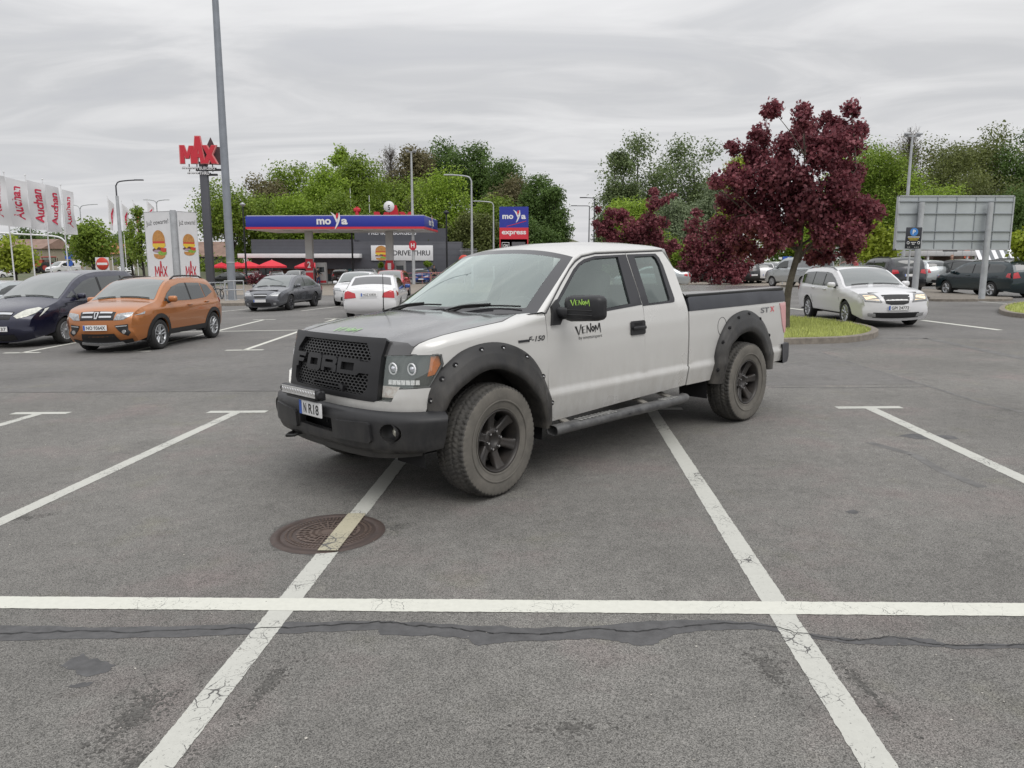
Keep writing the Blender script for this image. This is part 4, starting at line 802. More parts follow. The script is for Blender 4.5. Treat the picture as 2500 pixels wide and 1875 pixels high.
# ---- right side: billboard, parking sign, shelters
def build_right():
    d = 29.0; xl, xr_ = wx(2185, d, 545), wx(2464, d, 545); zt, zb_ = wz(2325, 479, d), wz(2325, 609, d); xm = (xl+xr_)/2
    T = thing('billboard', 'large billboard seen from its grey panelled back on two steel posts', 'billboard', (xm, d, 0)); w, h = xr_-xl, zt-zb_; zc = (zt+zb_)/2
    b = MB(); b.box((0, 0, zc), (w, .10, h)); b.build('back_panel', mat('grey_sheet_back', (.40, .43, .445), .55, noise=(1.2, .12)), T)
    b = MB()
    for k in range(1, 6): b.box((-w/2+w*k/6+.02, -.062, zc), (.022, .03, h-.02))
    for z in (-.33, -.16, .17, .40): b.box((0, -.075, zc+h*z), (w-.02, .05, .035))
    b.build('panel_rib', mat('rib_grey', (.24, .26, .275), .5), T)
    b = MB()
    for s_ in (1, -1): b.box((s_*w/2, -.0, zc), (.05, .16, h+.04)); b.box((0, 0, zc+s_*h/2), (w+.05, .16, .045))
    b.build('edge_frame', M_galv, T)
    for px, py in ((2402, 735), (2236, 735)): b = MB(); x = wx(px, d-.25, 640)-xm; b.cyl((x, -.28, 0), (x, -.28, zt-.25), .115, .10, 14); b.box((x, -.28, .015), (.4, .4, .03)); b.build('post', M_galv, T)
    b = MB(); b.box((-.05, -.02, zb_-.06), (.5, .1, .04)); b.build('name_rail', M_dgw2, T)
    d = 27.6; px0 = 2227; x = wx(px0, d, 580); T = thing('parking_sign', 'black car park notice with blue P disc on a slim post', 'sign', (x, d, 0)); zt, zb_ = wz(px0, 555, d), wz(px0, 607, d); w = 38*d/1833; h = zt-zb_
    b = MB(); b.cyl((-.06, .05, 0), (-.06, .05, zt-.1), .032, .032, 10); b.build('post', M_galv, T); b = MB(); b.box((0, 0, (zt+zb_)/2), (w, .025, h), bev=.008); pn = b.build('notice_board', mat('notice_black', (.018, .020, .028), .4), T)
    F = plane_map((0, -.016, (zt+zb_)/2), (1, 0, 0), (0, 0, 1)); b = MB(); b.add([F(.17*math.cos(R(a))*w*1.5, h*.28+.17*math.sin(R(a))*w*1.5) for a in range(0, 360, 15)], [tuple(range(24))]); b.build('blue_disc', mat('notice_blue', (.05, .20, .52), .4), pn)
    b = MB(); put_text(b, 'P', lambda u, v: F(u, v+h*.28, .004), None, h*.21, offset=.02)
    for k in range(11): b.box(F(-w*.35+w*.07*k, h*.045, .002), (w*.05, .002, h*.045))
    for s_ in (1, -1):
        b.tube([F(s_*w*.33+.075*w*math.cos(R(a)), -h*.23+.075*w*math.sin(R(a)), .004) for a in range(0, 361, 30)], .012, 4)
    for k in range(4): b.box(F(-w*.12+w*.08*k, -h*.21, .002), (w*.06, .002, h*.035))
    for k in range(3): b.box(F(-w*.06+w*.06*k, -h*.285, .002), (w*.04, .002, h*.045))
    for k in (-3, -2, 1, 2, 3): b.box(F(w*.11*k, -h*.43, .002), (w*.06, .002, h*.02))
    b.build('white_print', M_white, pn)
    b = MB()
    for z, n in ((-.03, 8), (-.095, 6)):
        for k in range(n): b.box(F(w*.085*(k-(n-1)/2), h*z, .002), (w*.065, .002, h*.04))
    b.build('yellow_print', mat('notice_yellow', (.50, .38, .05), .5), pn)
    # blue sign behind the maple
    d = 52; x = wx(1911, d, 660); T = thing('blue_parking_sign', 'small blue sign on a post under the big maple crown', 'sign', (x, d, 0)); b = MB(); z = wz(1911, 634, d); b.cyl((0, 0, 0), (0, 0, z+.2), .04, .04, 8); b.build('post', M_galv, T); b = MB(); b.box((.22, -.06, z), (.62, .03, .42)); b.build('blue_plate', M_blue, T); b = MB(); b.box((.30, -.085, z+.02), (.14, .012, .28)); b.box((-.25, -.06, z+.10), (.22, .02, .14)); b.build('white_mark', M_white, T)
    # shelters
    d = 62; T = thing('trolley_shelter', 'white flat roofed trolley shelter seen under the billboard', 'shelter', (wx(2310, d), d, 0)); zt, zb_ = wz(2310, 612, d), wz(2310, 625, d); w = 148*d/1833
    b = MB(); b.box((0, 1.5, (zt+zb_)/2), (w, 3.4, zt-zb_), bev=.02); b.build('roof_band', M_ltgrey, T); b = MB()
    for k in range(1, 7): b.box((-w/2+w*k/7, -.21, (zt+zb_)/2), (.03, .01, zt-zb_-.02))
    b.build('roof_joint', M_galv, T)
    for k in (-.46, -.32, .32, .46):
        b = MB(); b.box((w*k, 0, zb_/2), (.14, .14, zb_)); b.build('post', M_whp, T)
    T = thing('timber_kiosk', 'low brown kiosk wall with an orange red panel beneath the trolley shelter', 'kiosk', (wx(2312, 66), 66, 0)); b = MB(); b.box((0, 0, 1.35), (3.4, 1.4, 2.7), bev=.03); b.build('wall', mat('brown_boards', (.075, .045, .032), .7, noise=(2, .4)), T); b = MB(); b.box((0, -.1, 2.75), (3.7, 1.8, .12)); b.build('roof', M_dgw2, T); b = MB(); b.box((1.15, -.73, 1.9), (.45, .05, .75)); b.build('orange_panel', mat('orange_panel', (.55, .10, .04), .5), T); b = MB(); b.box((1.15, -.765, 1.9), (.14, .02, .34)); b.build('panel_mark', M_whp, T)
    d = 50; T = thing('greenhouse_shelter', 'shelter with a white striped sloping roof at the right edge', 'shelter', (wx(2445, d), d, 0)); z0, z1 = wz(2445, 640, d), wz(2445, 612, d); b = MB(); w = 110*d/1833; n = 11
    for k in range(n):
        x = -w/2+w*k/n; b.add([(x, 0, z0), (x+w/n, 0, z0), (x+w/n+1.0, 2.6, z1+.5), (x+1.0, 2.6, z1+.5)], [(0, 1, 2, 3)], k % 2)
    b.build('striped_roof', [M_whp, mat('roof_stripe_grey', (.12, .13, .14), .5)], T); b = MB()
    for k in range(n+1): b.box((-w/2+w*k/n, 0, z0/2), (.07, .07, z0))
    b.box((0, 0, z0), (w, .09, .10)); b.build('frame', M_ltgrey, T); b = MB(); b.box((.6, 2.5, z0*.45), (w, .05, z0*.9)); b.build('back_wall', M_ltgrey, T)
    d = 57; T = thing('cycle_shelter', 'pale curved cycle shelter beside the lime green tree', 'shelter', (wx(2095, d), d, 0)); b = MB(); w = 2.6
    b.grid([[(-w/2+w*i/6, .9*math.cos(R(a))-.6, 1.2+.9*math.sin(R(a))) for i in range(7)] for a in range(-30, 121, 15)]); b.build('curved_roof', glass_mat('milky_sheet', (.6, .62, .62), .8, .25), T); b = MB()
    for k in range(7): b.tube([(-w/2+w*k/6, .9*math.cos(R(a))-.6, 1.2+.9*math.sin(R(a))+.01) for a in range(-60, 121, 20)], .03, 5); 
    b.build('hoop_frame', M_ltgrey, T)
build_right()
# ---- rails, racks, tractor, sheds
def rail(lab, p, q, m, h=.95, n=10, name='guard_rail'):
    T = thing(name, lab, 'railing', (p[0], p[1], 0)); dx, dy = q[0]-p[0], q[1]-p[1]; b = MB()
    for z in (h, h*.6): b.tube([(0, 0, z), (dx, dy, z)], .03, 6)
    b.build('rail', m, T); b = MB()
    for k in range(n+1): b.cyl((dx*k/n, dy*k/n, 0), (dx*k/n, dy*k/n, h), .03, .03, 6)
    b.build('post_row', m, T); return T
rail('red and white rail along the forecourt in front of the blue saloon', (wx(850, 73.8), 73.8), (wx(1090, 73.8), 73.8), mat('faded_red_rail', (.48, .20, .20), .5), 1.05, 12)
rail('grey railing behind the copper hatchback roof, left of the light mast', (wx(485, 44), 44), (wx(560, 44), 44), M_galv, 1.0, 6)
rail('thin steel hoop barrier at the foot of the light mast', (wx(545, 39), 39), (wx(592, 39), 39), M_galv, 1.15, 2)
def bike(px, d, lab, col, rz=0):
    T = thing('bicycle', lab, 'bicycle', (wx(px, d), d, 0), rz, 'bicycles parked by the railing'); 
    for x in (-.52, .52):
        b = MB(); b.tube([(x+.33*math.cos(R(a)), 0, .34+.33*math.sin(R(a))) for a in range(0, 361, 20)], .022, 5)
        for a in range(0, 180, 30): b.tube([(x+.32*math.cos(R(a)), 0, .34+.32*math.sin(R(a))), (x-.32*math.cos(R(a)), 0, .34-.32*math.sin(R(a)))], .004, 3)
        b.build('wheel', M_ink, T)
    b = MB(); 
    for p, q in (((-.52, 0, .34), (-.05, 0, .32)), ((-.05, 0, .32), (-.2, 0, .85)), ((-.2, 0, .80), (.36, 0, .84)), ((-.05, 0, .32), (.38, 0, .74)), ((-.52, 0, .34), (-.19, 0, .78)), ((.34, 0, .95), (.52, 0, .34))): b.tube([p, q], .02, 6)
    b.build('frame', col, T); b = MB(); b.box((-.21, 0, .90), (.25, .13, .05), bev=.02); b.build('saddle', M_ink, T); b = MB(); b.tube([(.36, -.28, 1.0), (.34, 0, .97), (.36, .28, 1.0)], .015, 6); b.build('handlebar', M_ink, T)
bike(503, 43.2, 'black bicycle leaning by the railing left of the light mast', M_blkp, .2); bike(525, 43.4, 'grey bicycle by the railing, nearer the light mast', M_galv, -.15)
def tractor():
    d = 118; z0 = lerp(d, [105, 260], [1.5, 4.5])-.05; Mr = mat('tractor_red', (.36, .05, .045), .5)
    T = thing('tractor', 'red farm tractor with cab on the far road at the left', 'tractor', (wx(131, d), d, z0)); b = MB(); b.box((.75, 0, 1.15), (1.7, .8, .7), bev=.1); b.box((-.6, 0, 1.0), (1.2, 1.4, .6), bev=.08); b.build('bonnet', Mr, T)
    for x, r_ in ((-.7, .85), (1.15, .52)):
        for s_ in (1, -1):
            b = MB(); b.lathe([(r_*.5, -.2), (r_*.95, -.22), (r_, -.15), (r_, .15), (r_*.95, .22), (r_*.5, .2)], 24, Matrix.Translation((x, .85*s_, r_))); w_ = b.build('wheel', M_ctyre, T); b = MB(); b.cyl((x, .85*s_-.12, r_), (x, .85*s_+.12, r_), r_*.5, r_*.5, 16); b.build('hub', Mr, w_)
    b = MB(); b.box((-.55, 0, 2.45), (1.6, 1.5, .16), bev=.04); b.build('cab_roof', Mr, T); b = MB()
    for x in (-1.2, .1):
        for y in (-.65, .65): b.box((x, y, 1.85), (.07, .07, 1.15))
    b.build('cab_post', M_ink, T); b = MB(); b.box((-.55, 0, 1.85), (1.25, 1.28, 1.1)); b.build('cab_glass', glass_mat('cab_glazing', (.7, .75, .75), .8, .1), T); b = MB(); b.cyl((.6, .3, 1.4), (.6, .3, 2.3), .05, .05, 8); b.build('exhaust', M_ink, T)
    T = thing('farm_trailer', 'red farm trailer hitched behind the tractor', 'trailer', (wx(79, d), d, z0)); b = MB(); b.box((0, 0, 1.55), (4.4, 1.9, 1.0)); b.box((0, 0, 2.0), (4.5, 2.0, .08)); b.build('load_body', mat('trailer_red', (.50, .09, .05), .5, noise=(1, .2)), T); b = MB(); b.box((0, 0, .95), (4.2, .9, .15)); b.tube([(2.1, 0, .9), (3.1, 0, .8)], .06, 6); b.build('chassis', M_ink, T)
    for x in (-1.3, 1.3):
        for s_ in (1, -1): b = MB(); b.lathe([(.2, -.14), (.5, -.15), (.52, 0), (.5, .15), (.2, .14), (0, .1)], 18, Matrix.Translation((x, .85*s_, .5))); b.build('wheel', M_ctyre, T)
tractor()
def shed(name, lab, px, d, w, dp, h, hr, col, roofc, z0, rz=0):
    T = thing(name, lab, 'building', (wx(px, d), d, z0), rz); b = MB(); b.box((0, 0, h/2), (w, dp, h)); b.build('wall', col, T); b = MB(); b.add([(-w/2-.4, -dp/2-.4, h-.1), (w/2+.4, -dp/2-.4, h-.1), (w/2+.2, 0, h+hr), (-w/2-.2, 0, h+hr), (-w/2-.4, dp/2+.4, h-.1), (w/2+.4, dp/2+.4, h-.1)], [(0, 1, 2, 3), (3, 2, 5, 4), (0, 3, 4), (1, 5, 2)]); b.build('roof', roofc, T); b = MB()
    for k in range(4): b.box((-w*.36+w*.24*k, -dp/2-.02, h*.55), (w*.1, .06, h*.35))
    b.build('window_row', M_win, T)
M_tile = mat('weathered_tiles', (.25, .165, .13), .8, noise=(1, .3)); M_rend = mat('beige_render', (.34, .30, .23), .8, noise=(.6, .15))
shed('house', 'low beige house with a shallow tiled roof behind the tractor', 88, 150, 12, 8, 4.2, 1.8, M_rend, M_tile, 2.3, -.25); shed('house', 'small house with reddish roof half hidden right of the green tree', 270, 140, 7, 6, 3.4, 1.9, M_rend, mat('orange_tiles', (.36, .13, .07), .8, noise=(1, .3)), 1.6); shed('warehouse', 'pale flat building glimpsed in the gap between the woods', 1405, 190, 14, 8, 3.6, .7, M_rend, M_tile, .0); shed('house', 'dark roofed house glimpsed between the pylon and the light mast', 528, 118, 6, 6, 3.2, 2.2, mat('dark_render', (.10, .10, .09), .8), M_tile, .6)
# the lot falls about one degree to one side: upright structures stand plumb, not square to the tarmac
for o in set(bpy.data.objects)-BEFORE_:
    if o.parent is None and o.type == 'EMPTY' and o['category'] not in ('bicycle', 'tractor', 'trailer', 'railing', 'fuel pump'): o.rotation_euler[1] = -ROLL*1.0
# ---- people
def person(lab, pos, rz, pose, skin, top, legs, hair):
    T = thing('person', lab, 'person', pos, rz)
    def skinned(name, V, E, rad, m, par):
        me = bpy.data.meshes.new(name); me.from_pydata(V, E, []); o = bpy.data.objects.new(name, me); COL.objects.link(o)
        md = o.modifiers.new('s', 'SKIN'); o.modifiers.new('u', 'SUBSURF').levels = 2
        for v, r_ in zip(me.skin_vertices[0].data, rad): v.radius = r_ if isinstance(r_, tuple) else (r_, r_)
        me.skin_vertices[0].data[0].use_root = True; bpy.context.view_layer.update()
        m2 = bpy.data.meshes.new_from_object(o.evaluated_get(bpy.context.evaluated_depsgraph_get())); bpy.data.objects.remove(o); bpy.data.meshes.remove(me)
        for p in m2.polygons: p.use_smooth = True
        m2.materials.clear(); m2.materials.append(m); ob = bpy.data.objects.new(name, m2); COL.objects.link(ob); ob.parent = par; return ob
    P = pose
    V = [(0, 0, .95), (0, .01, 1.15), (0, .0, 1.38), (0, -.01, 1.50), (0, -.02, 1.58), (0, -.03, 1.66), (0, -.02, 1.74)]; E = [(i, i+1) for i in range(6)]; rad = [(.15, .11), (.15, .11), (.17, .11), (.055, .055), (.075, .085), (.08, .095), (.055, .07)]
    for s_, arm, leg in ((1, P['la'], P['ll']), (-1, P['ra'], P['rl'])):
        n = len(V); V += [(s_*.19, 0, 1.42), arm[0], arm[1], (arm[1][0], arm[1][1]-.02, arm[1][2]-.09)]; E += [(2, n), (n, n+1), (n+1, n+2), (n+2, n+3)]; rad += [.065, .045, .032, .030]
        for k, (fx, fy) in enumerate(((-.025, -.01), (-.008, -.015), (.010, -.012), (.026, -.006))): V.append((arm[1][0]+fx, arm[1][1]-.03+fy, arm[1][2]-.165+.01*abs(k-1.5))); E.append((n+3, len(V)-1)); rad.append(.010)
        V.append((arm[1][0]-s_*.045, arm[1][1]-.05, arm[1][2]-.10)); E.append((n+2, len(V)-1)); rad.append(.011)
        n = len(V); V += [(s_*.09, 0, .88), leg[0], leg[1], (leg[1][0], leg[1][1]-.16, .035)]; E += [(0, n), (n, n+1), (n+1, n+2), (n+2, n+3)]; rad += [.09, .06, .042, .035]
    body = skinned('body', V, E, rad, skin, T)
    TV = V[:4]; TE = [(0, 1), (1, 2), (2, 3)]; tr = [(.165, .125), (.165, .125), (.185, .125), .065]
    for s_, arm in ((1, P['la']), (-1, P['ra'])): n = len(TV); TV += [(s_*.19, 0, 1.42), arm[0], arm[1]]; TE += [(2, n), (n, n+1), (n+1, n+2)]; tr += [.078, .060, .045]
    skinned('jacket', TV, TE, tr, top, body)
    LV = [(0, 0, .98), (0, 0, .90)]; LE = [(0, 1)]; lr = [(.165, .12), (.16, .12)]
    for s_, leg in ((1, P['ll']), (-1, P['rl'])): n = len(LV); LV += [(s_*.09, 0, .84), leg[0], (leg[1][0], leg[1][1], leg[1][2]+.02)]; LE += [(1, n), (n, n+1), (n+1, n+2)]; lr += [.10, .072, .055]
    skinned('trousers', LV, LE, lr, legs, body)
    for s_, leg in ((1, P['ll']), (-1, P['rl'])): b = MB(); b.box((leg[1][0], leg[1][1]-.07, .04), (.10, .28, .08), bev=.03); b.build('shoe', M_ink, body)
    b = MB(); b.lathe([(0, .105), (.06, .095), (.092, .05), (.095, .0), (.085, -.05)], 14, Matrix.Translation((0, .0, 1.70)) @ Matrix.Rotation(math.pi/2, 4, 'X')); b.build('hair', hair, body)
    for s_ in (1, -1): b = MB(); b.box((s_*.032, -.118, 1.675), (.022, .012, .012), bev=.004); b.build('eye', M_ink, body)
    b = MB(); b.box((0, -.130, 1.645), (.024, .035, .045), bev=.01); b.build('nose', skin, body); b = MB(); b.box((0, -.115, 1.605), (.045, .012, .010), bev=.004); b.build('mouth', mat('lip', (.30, .10, .09), .6), body)
M_skin = mat('skin', (.45, .27, .20), .6); M_jean = mat('blue_denim', (.035, .06, .14), .8); M_djk = mat('dark_jacket', (.022, .024, .030), .8); M_gjk = mat('grey_jacket', (.10, .105, .11), .8); M_hair = mat('dark_hair', (.025, .018, .012), .7)
st = dict(la=((.25, .02, 1.15), (.26, -.08, .92)), ra=((-.25, .02, 1.15), (-.22, -.12, .95)), ll=((.10, -.03, .50), (.10, .02, .08)), rl=((-.11, -.06, .50), (-.12, .06, .08)))
pose2 = dict(la=((.25, -.08, 1.18), (.20, -.34, 1.10)), ra=((-.26, .0, 1.14), (-.27, -.10, .90)), ll=((.12, -.10, .50), (.13, -.02, .08)), rl=((-.10, .02, .50), (-.12, .16, .08)))
person('person in dark top and blue jeans filling up beside the pump by pillar 2', (wx(777, 75.6), 75.4, 0), 1.2, pose2, M_skin, M_djk, M_jean, M_hair)
person('person in grey jacket standing behind the black hatchback on the right', (wx(2329, 45.5), 45.8, 0), -.5, st, M_skin, M_gjk, M_djk, mat('sandy_hair', (.28, .17, .12), .7))
person('person in dark clothes beside the blue saloon and staked tree', (wx(1060, 77), 77, 0), .3, st, M_skin, M_djk, M_djk, M_hair)
person('person in red jacket by the pump under pillar 1', (wx(968, 77.2), 77.6, 0), 2.2, st, M_skin, mat('dull_red_jacket', (.30, .05, .06), .8), M_djk, M_hair)
# ================================================================== the pickup truck
CP = [(4.47, 0), (4.468, .2), (4.458, .4), (4.435, .58), (4.395, .72), (4.33, .83), (4.235, .915), (4.12, .96), (3.95, .982), (3.683, .99), (2.5, .992), (1.0, .99), (0, .985), (-1.02, .962)]
CV = [p.to_2d() for p in catmull([(CP[1][0], -CP[1][1], 0)]+[(x, y, 0) for x, y in CP], 12)][12:]
SLn = [0.0]
for a, b in zip(CV, CV[1:]): SLn.append(SLn[-1]+(b-a).length)
CX = [p.x for p in CV]; CY = [p.y for p in CV]
SZ = [0, .45, .695, .715, 1.0, 1.20, 1.30, 1.36, 1.85, 2.2]; SI = [.08, .040, -.007, .006, 0, .006, .016, .03, .25, .40]
RZ = [0, .6, .8, 1.0, 1.1, 1.2, 1.3]; RI = [0, 0, 0, .035, .06, .095, .16]
import bisect
def cv(s):
    i = min(max(bisect.bisect_right(SLn, s)-1, 0), len(SLn)-2); t = (s-SLn[i])/(SLn[i+1]-SLn[i])
    return CX[i]+(CX[i+1]-CX[i])*t, CY[i]+(CY[i+1]-CY[i])*t
def TS(s, z, off=0.0):
    """truck skin: s = distance from the nose centre along the plan outline, z = height"""
    m = -1 if s < 0 else 1; s = abs(s)
    x, y = cv(s); xa, ya = cv(min(s+.02, SLn[-1]-1e-4)); xb, yb = cv(max(s-.02, 0)); tx, ty = xa-xb, ya-yb
    if s < .02: tx, ty = 0, 1
    l = math.hypot(tx, ty); nx, ny = ty/l, -tx/l
    ins = nx*nx*lerp(z, RZ, RI)+ny*ny*lerp(z, SZ, SI)-off
    return Vector((x-nx*ins, m*(y-ny*ins), z))
SXO = 5.23
def sxx(x): return SXO-x
def SD(off=0.0, side=1):
    """side mapping from (x, z); u runs from front to rear"""
    return lambda u, z: (lambda p: Vector((p.x, p.y*side, p.z)))(TS(SXO-u, z, off)) if u < 3.9 else (lambda p: Vector((p.x, p.y*side, p.z)))(TS(SXO-u, z, off))
def side_panel(mb, pts, side, off=0.0, holes=(), step=.08, thick=.022, mi=0, zl=(), back=True, s_given=False):
    """pts in (x, z) (or (s, z)); laid on the left (1) or right (-1) flank"""
    cvt = (lambda P: [(p[0], p[1]) for p in P]) if s_given else (lambda P: [(SXO-p[0], p[1]) for p in P])
    F = lambda s, z: (lambda p: Vector((p.x, p.y*side, p.z)))(TS(s, z, off))
    mb.panel(cvt(pts), F, step, [cvt(h) for h in holes], thick*side, mi, zl, back)
WB, TR = 3.683, .43
truck = thing('pickup_truck', 'silver pickup with matt black bonnet, wide black arch flares and black mesh grille', 'pickup truck', (1.8218, 8.794, 0), 3.90378)
def build_truck():
    T = truck
    ARC = lambda cx, r, a0, a1, n: [(cx+r*math.cos(R(a0+(a1-a0)*k/n)), TR+r*math.sin(R(a0+(a1-a0)*k/n))) for k in range(n+1)]
    # ---- bonnet/wing boundary: (x, y, z), s, shoulder z
    BK = [((3.07, .945, 1.349), 2.16, 1.30), ((3.16, .885, 1.352), 2.07, 1.290), ((3.27, .858, 1.350), 1.96, 1.275), ((3.36, .872, 1.330), 1.87, 1.262), ((3.46, .893, 1.305), 1.77, 1.248), ((3.7, .903, 1.285), 1.53, 1.220), ((3.9, .900, 1.264), 1.33, 1.195), ((4.05, .893, 1.245), 1.18, 1.175),
          ((4.16, .876, 1.222), 1.08, 1.155), ((4.23, .856, 1.198), .99, 1.140), ((4.265, .838, 1.170), .93, 1.128), ((4.283, .822, 1.126), .885, 1.122)]
    for side in (1, -1):
        # front wing
        b = MB(); rows = []
        for (B, s, zs) in BK:
            e = TS(s, zs); B = Vector(B); c = Vector((e.x*.5+B.x*.5+ (e.x-B.x)*.45, max(e.y-.004, B.y+.01), B.z-.010)) if zs > 1.13 else (B+e)/2
            row = []
            for k in range(7):
                t = k/6; p = B*(1-t)**2+c*2*t*(1-t)+e*t*t; row.append(Vector((p.x, p.y*side, p.z)))
            rows.append(row)
        b.grid(rows)
        top = [(s, zs) for _, s, zs in BK]
        arch = [(1.12, 1.12), (1.118, 1.0), (1.24, 1.0), (1.42, 1.07), (1.65, 1.07), (1.86, .97), (2.0, .83), (2.11, .60), (2.16, .445), (2.207, .445), (2.178, .9)]
        side_panel(b, top+arch, side, step=.07, s_given=True, zl=(.655, .695, .715, .755))
        b.build('front_wing', M_silver, T)
        # doors
        fd = [(3.052, .455), (3.062, .9), (3.060, 1.344), (2.781, 1.556), (2.60, 1.688), (2.50, 1.745), (2.391, 1.787), (2.2, 1.812), (1.766, 1.822), (1.776, 1.36), (1.757, .50)]
        ftrim = [(2.99, 1.285), (2.96, 1.385), (2.697, 1.580), (2.55, 1.688), (2.46, 1.738), (2.374, 1.770), (2.213, 1.796), (1.768, 1.808), (1.783, 1.352), (2.289, 1.323), (2.62, 1.292)]
        fgl = [(2.90, 1.40), (2.68, 1.560), (2.545, 1.660), (2.46, 1.712), (2.37, 1.745), (2.213, 1.774), (1.895, 1.786), (1.950, 1.370), (2.289, 1.345), (2.62, 1.32), (2.88, 1.32)]
        rd = [(1.762, .50), (1.770, 1.36), (1.760, 1.822), (1.172, 1.836), (1.13, 1.765), (1.083, 1.676), (1.085, 1.36), (1.055, 1.243), (1.06, .52)]
        rtrim = [(1.752, 1.808), (1.30, 1.814), (1.262, 1.775), (1.243, 1.70), (1.25, 1.385), (1.268, 1.355), (1.30, 1.349), (1.772, 1.340)]
        rgl = [(1.650, 1.786), (1.345, 1.792), (1.312, 1.765), (1.297, 1.70), (1.327, 1.395), (1.342, 1.372), (1.372, 1.366), (1.677, 1.356)]
        b = MB(); side_panel(b, fd, side, holes=[ftrim], zl=(.655, .695, .715, .755)); door = b.build('front_door', M_silver, T)
        b = MB(); side_panel(b, ftrim, side, .004, holes=[fgl], step=.12); b.build('window_trim', M_rubtrim, door)
        b = MB(); side_panel(b, fgl, side, -.012, step=.15, thick=0); b.build('side_window', M_sglass, door)
        b = MB(); side_panel(b, rd, side, holes=[rtrim], zl=(.655, .695, .715, .755)); rdoor = b.build('rear_door', M_silver, T)
        b = MB(); side_panel(b, rtrim, side, .004, holes=[rgl], step=.12); b.build('window_trim', M_rubtrim, rdoor)
        b = MB(); side_panel(b, rgl, side, -.012, step=.15, thick=0); b.build('side_window', M_sglass, rdoor)
        # handle
        b = MB(); F = lambda u, v, w=0: (lambda p: Vector((p.x, p.y*side, p.z)))(TS(SXO-u, v, w))
        hp = [(1.985, 1.10), (1.985, 1.20), (1.97, 1.213), (1.79, 1.213), (1.775, 1.20), (1.772, 1.10), (1.79, 1.087), (1.965, 1.087)]
        b.prism(hp, lambda u, v, w: F(u, v, w+.002), .012)
        b.box(F(1.88, 1.150, .030), (.185, .02, .030), bev=.008); b.prism([(1.94, 1.172), (1.94, 1.196), (1.82, 1.196), (1.82, 1.172)], lambda u, v, w: F(u, v, w+.014), .001, 1)
        b.build('door_handle', [M_black, M_dark], door)
        # cargo bed
        bo = [(1.035, .515), (1.035, 1.25), (-.995, 1.25), (-1.0, 1.1), (-1.0, .56), (-.56, .535)] + ARC(0.02, .60, 10, 168, 18)[0:0]
        arcp = [(-.555, .56)]+[(.03+.575*math.cos(R(a)), .45+.60*math.sin(R(a))) for a in range(170, 9, -10)]+[(.60, .515)]
        b = MB(); side_panel(b, bo[:-1]+arcp, side, zl=(.655, .695, .715, .755)); bed = b.build('cargo_bed_side', M_silver, T)
        b = MB(); side_panel(b, [(1.035, 1.252), (1.035, 1.375), (1.0, 1.388), (-.985, 1.388), (-1.0, 1.37), (-.998, 1.252)], side, .006, step=.1); b.build('bed_rail_trim', M_rail, T)
        # fuel filler outline
        if side == 1:
            b = MB(); c = [(.43+.085*math.cos(R(a)), 1.06+.095*math.sin(R(a))) for a in range(0, 360, 12)]
            b.tube([F(u, v, .0015) for u, v in c+c[:1]], .0022, 5); b.build('fuel_flap_edge', M_rubtrim, bed)
        # tail light
        b = MB(); side_panel(b, [(-.86, 1.236), (-1.003, 1.243), (-1.010, .90), (-.985, .885), (-.93, .985)], side, .008, step=.06, thick=.01); b.build('tail_light', mat('pale_red_lens', (.62, .33, .33), .15, coat=.6), T)
        # flares
        fl = {'f': ([(.975, .715), (1.000, .868), (1.06, .958), (1.115, 1.023), (1.278, 1.126), (1.491, 1.168), (1.703, 1.150), (1.904, 1.069), (2.042, .944), (2.155, .734), (2.200, .546), (2.215, .440)],
                    [(1.102, .735), (1.140, .805), (1.182, .845), (1.24, .887), (1.415, .970), (1.603, .966), (1.816, .866), (1.954, .732), (2.02, .64), (2.054, .569), (2.085, .50), (2.100, .430)]),
              'r': ([(4.645, .475), (4.655, .66), (4.684, .838), (4.785, 1.002), (4.948, 1.135), (5.186, 1.194), (5.398, 1.182), (5.624, 1.077), (5.799, .893), (5.887, .742), (5.955, .489)],
                    [(4.745, .470), (4.775, .66), (4.847, .842), (4.96, .915), (5.05, .955), (5.20, .975), (5.336, .956), (5.499, .859), (5.624, .693), (5.67, .60), (5.715, .510)])}
        for key, (o_, i_) in fl.items():
            oc = catmull([(s, z, 0) for s, z in o_], 5); n = len(oc)
            ic = catmull([(s, z, 0) for s, z in i_], 5)
            b = MB(); rows = []
            for k in range(n):
                po, pi_ = oc[k], ic[min(k, len(ic)-1)]; row = []
                for t, off in ((-.02, -.02), (0, .012), (.05, .030), (.16, .052), (.34, .070), (.36, .074), (.66, .084), (.72, .092), (.96, .088), (1.0, .074), (1.0, .03), (1.02, -.13)):
                    q = po.lerp(pi_, t); p = TS(q.x, q.y, off); row.append((p.x, p.y*side, p.z))
                rows.append(row)
            b.grid(rows)
            fo = b.build('wheel_arch_flare', M_flare, T)
            ks = [3, 11, 17, 23, 28, 34, 41, 47] if key == 'f' else [4, 12, 17, 22, 27, 33, 39]
            for k in ks:
                q = oc[k].lerp(ic[k], .17); p = TS(q.x, q.y, .050); nrm = (TS(q.x, q.y, .2)-p).normalized()
                p = Vector((p.x, p.y*side, p.z)); nrm = Vector((nrm.x, nrm.y*side, nrm.z))
                q2 = oc[k].lerp(ic[k], .30); pe = TS(q2.x, q2.y, .070); pe = Vector((pe.x, pe.y*side, pe.z))
                bo_ = MB(); bo_.cyl(p-nrm*.006, p+nrm*.006, .022, .021, 10, 1); bo_.cyl(p+nrm*.004, p+nrm*.014, .0105, .007, 8, 0 if key == 'f' else 1)
                bo_.build('flare_bolt', [M_chrome, M_dark], fo)
    # ---- cab roof and pillars
    seam = [(3.057, 1.350), (2.784, 1.562), (2.60, 1.695), (2.50, 1.752), (2.391, 1.794), (2.2, 1.820), (1.764, 1.829), (1.172, 1.843)]
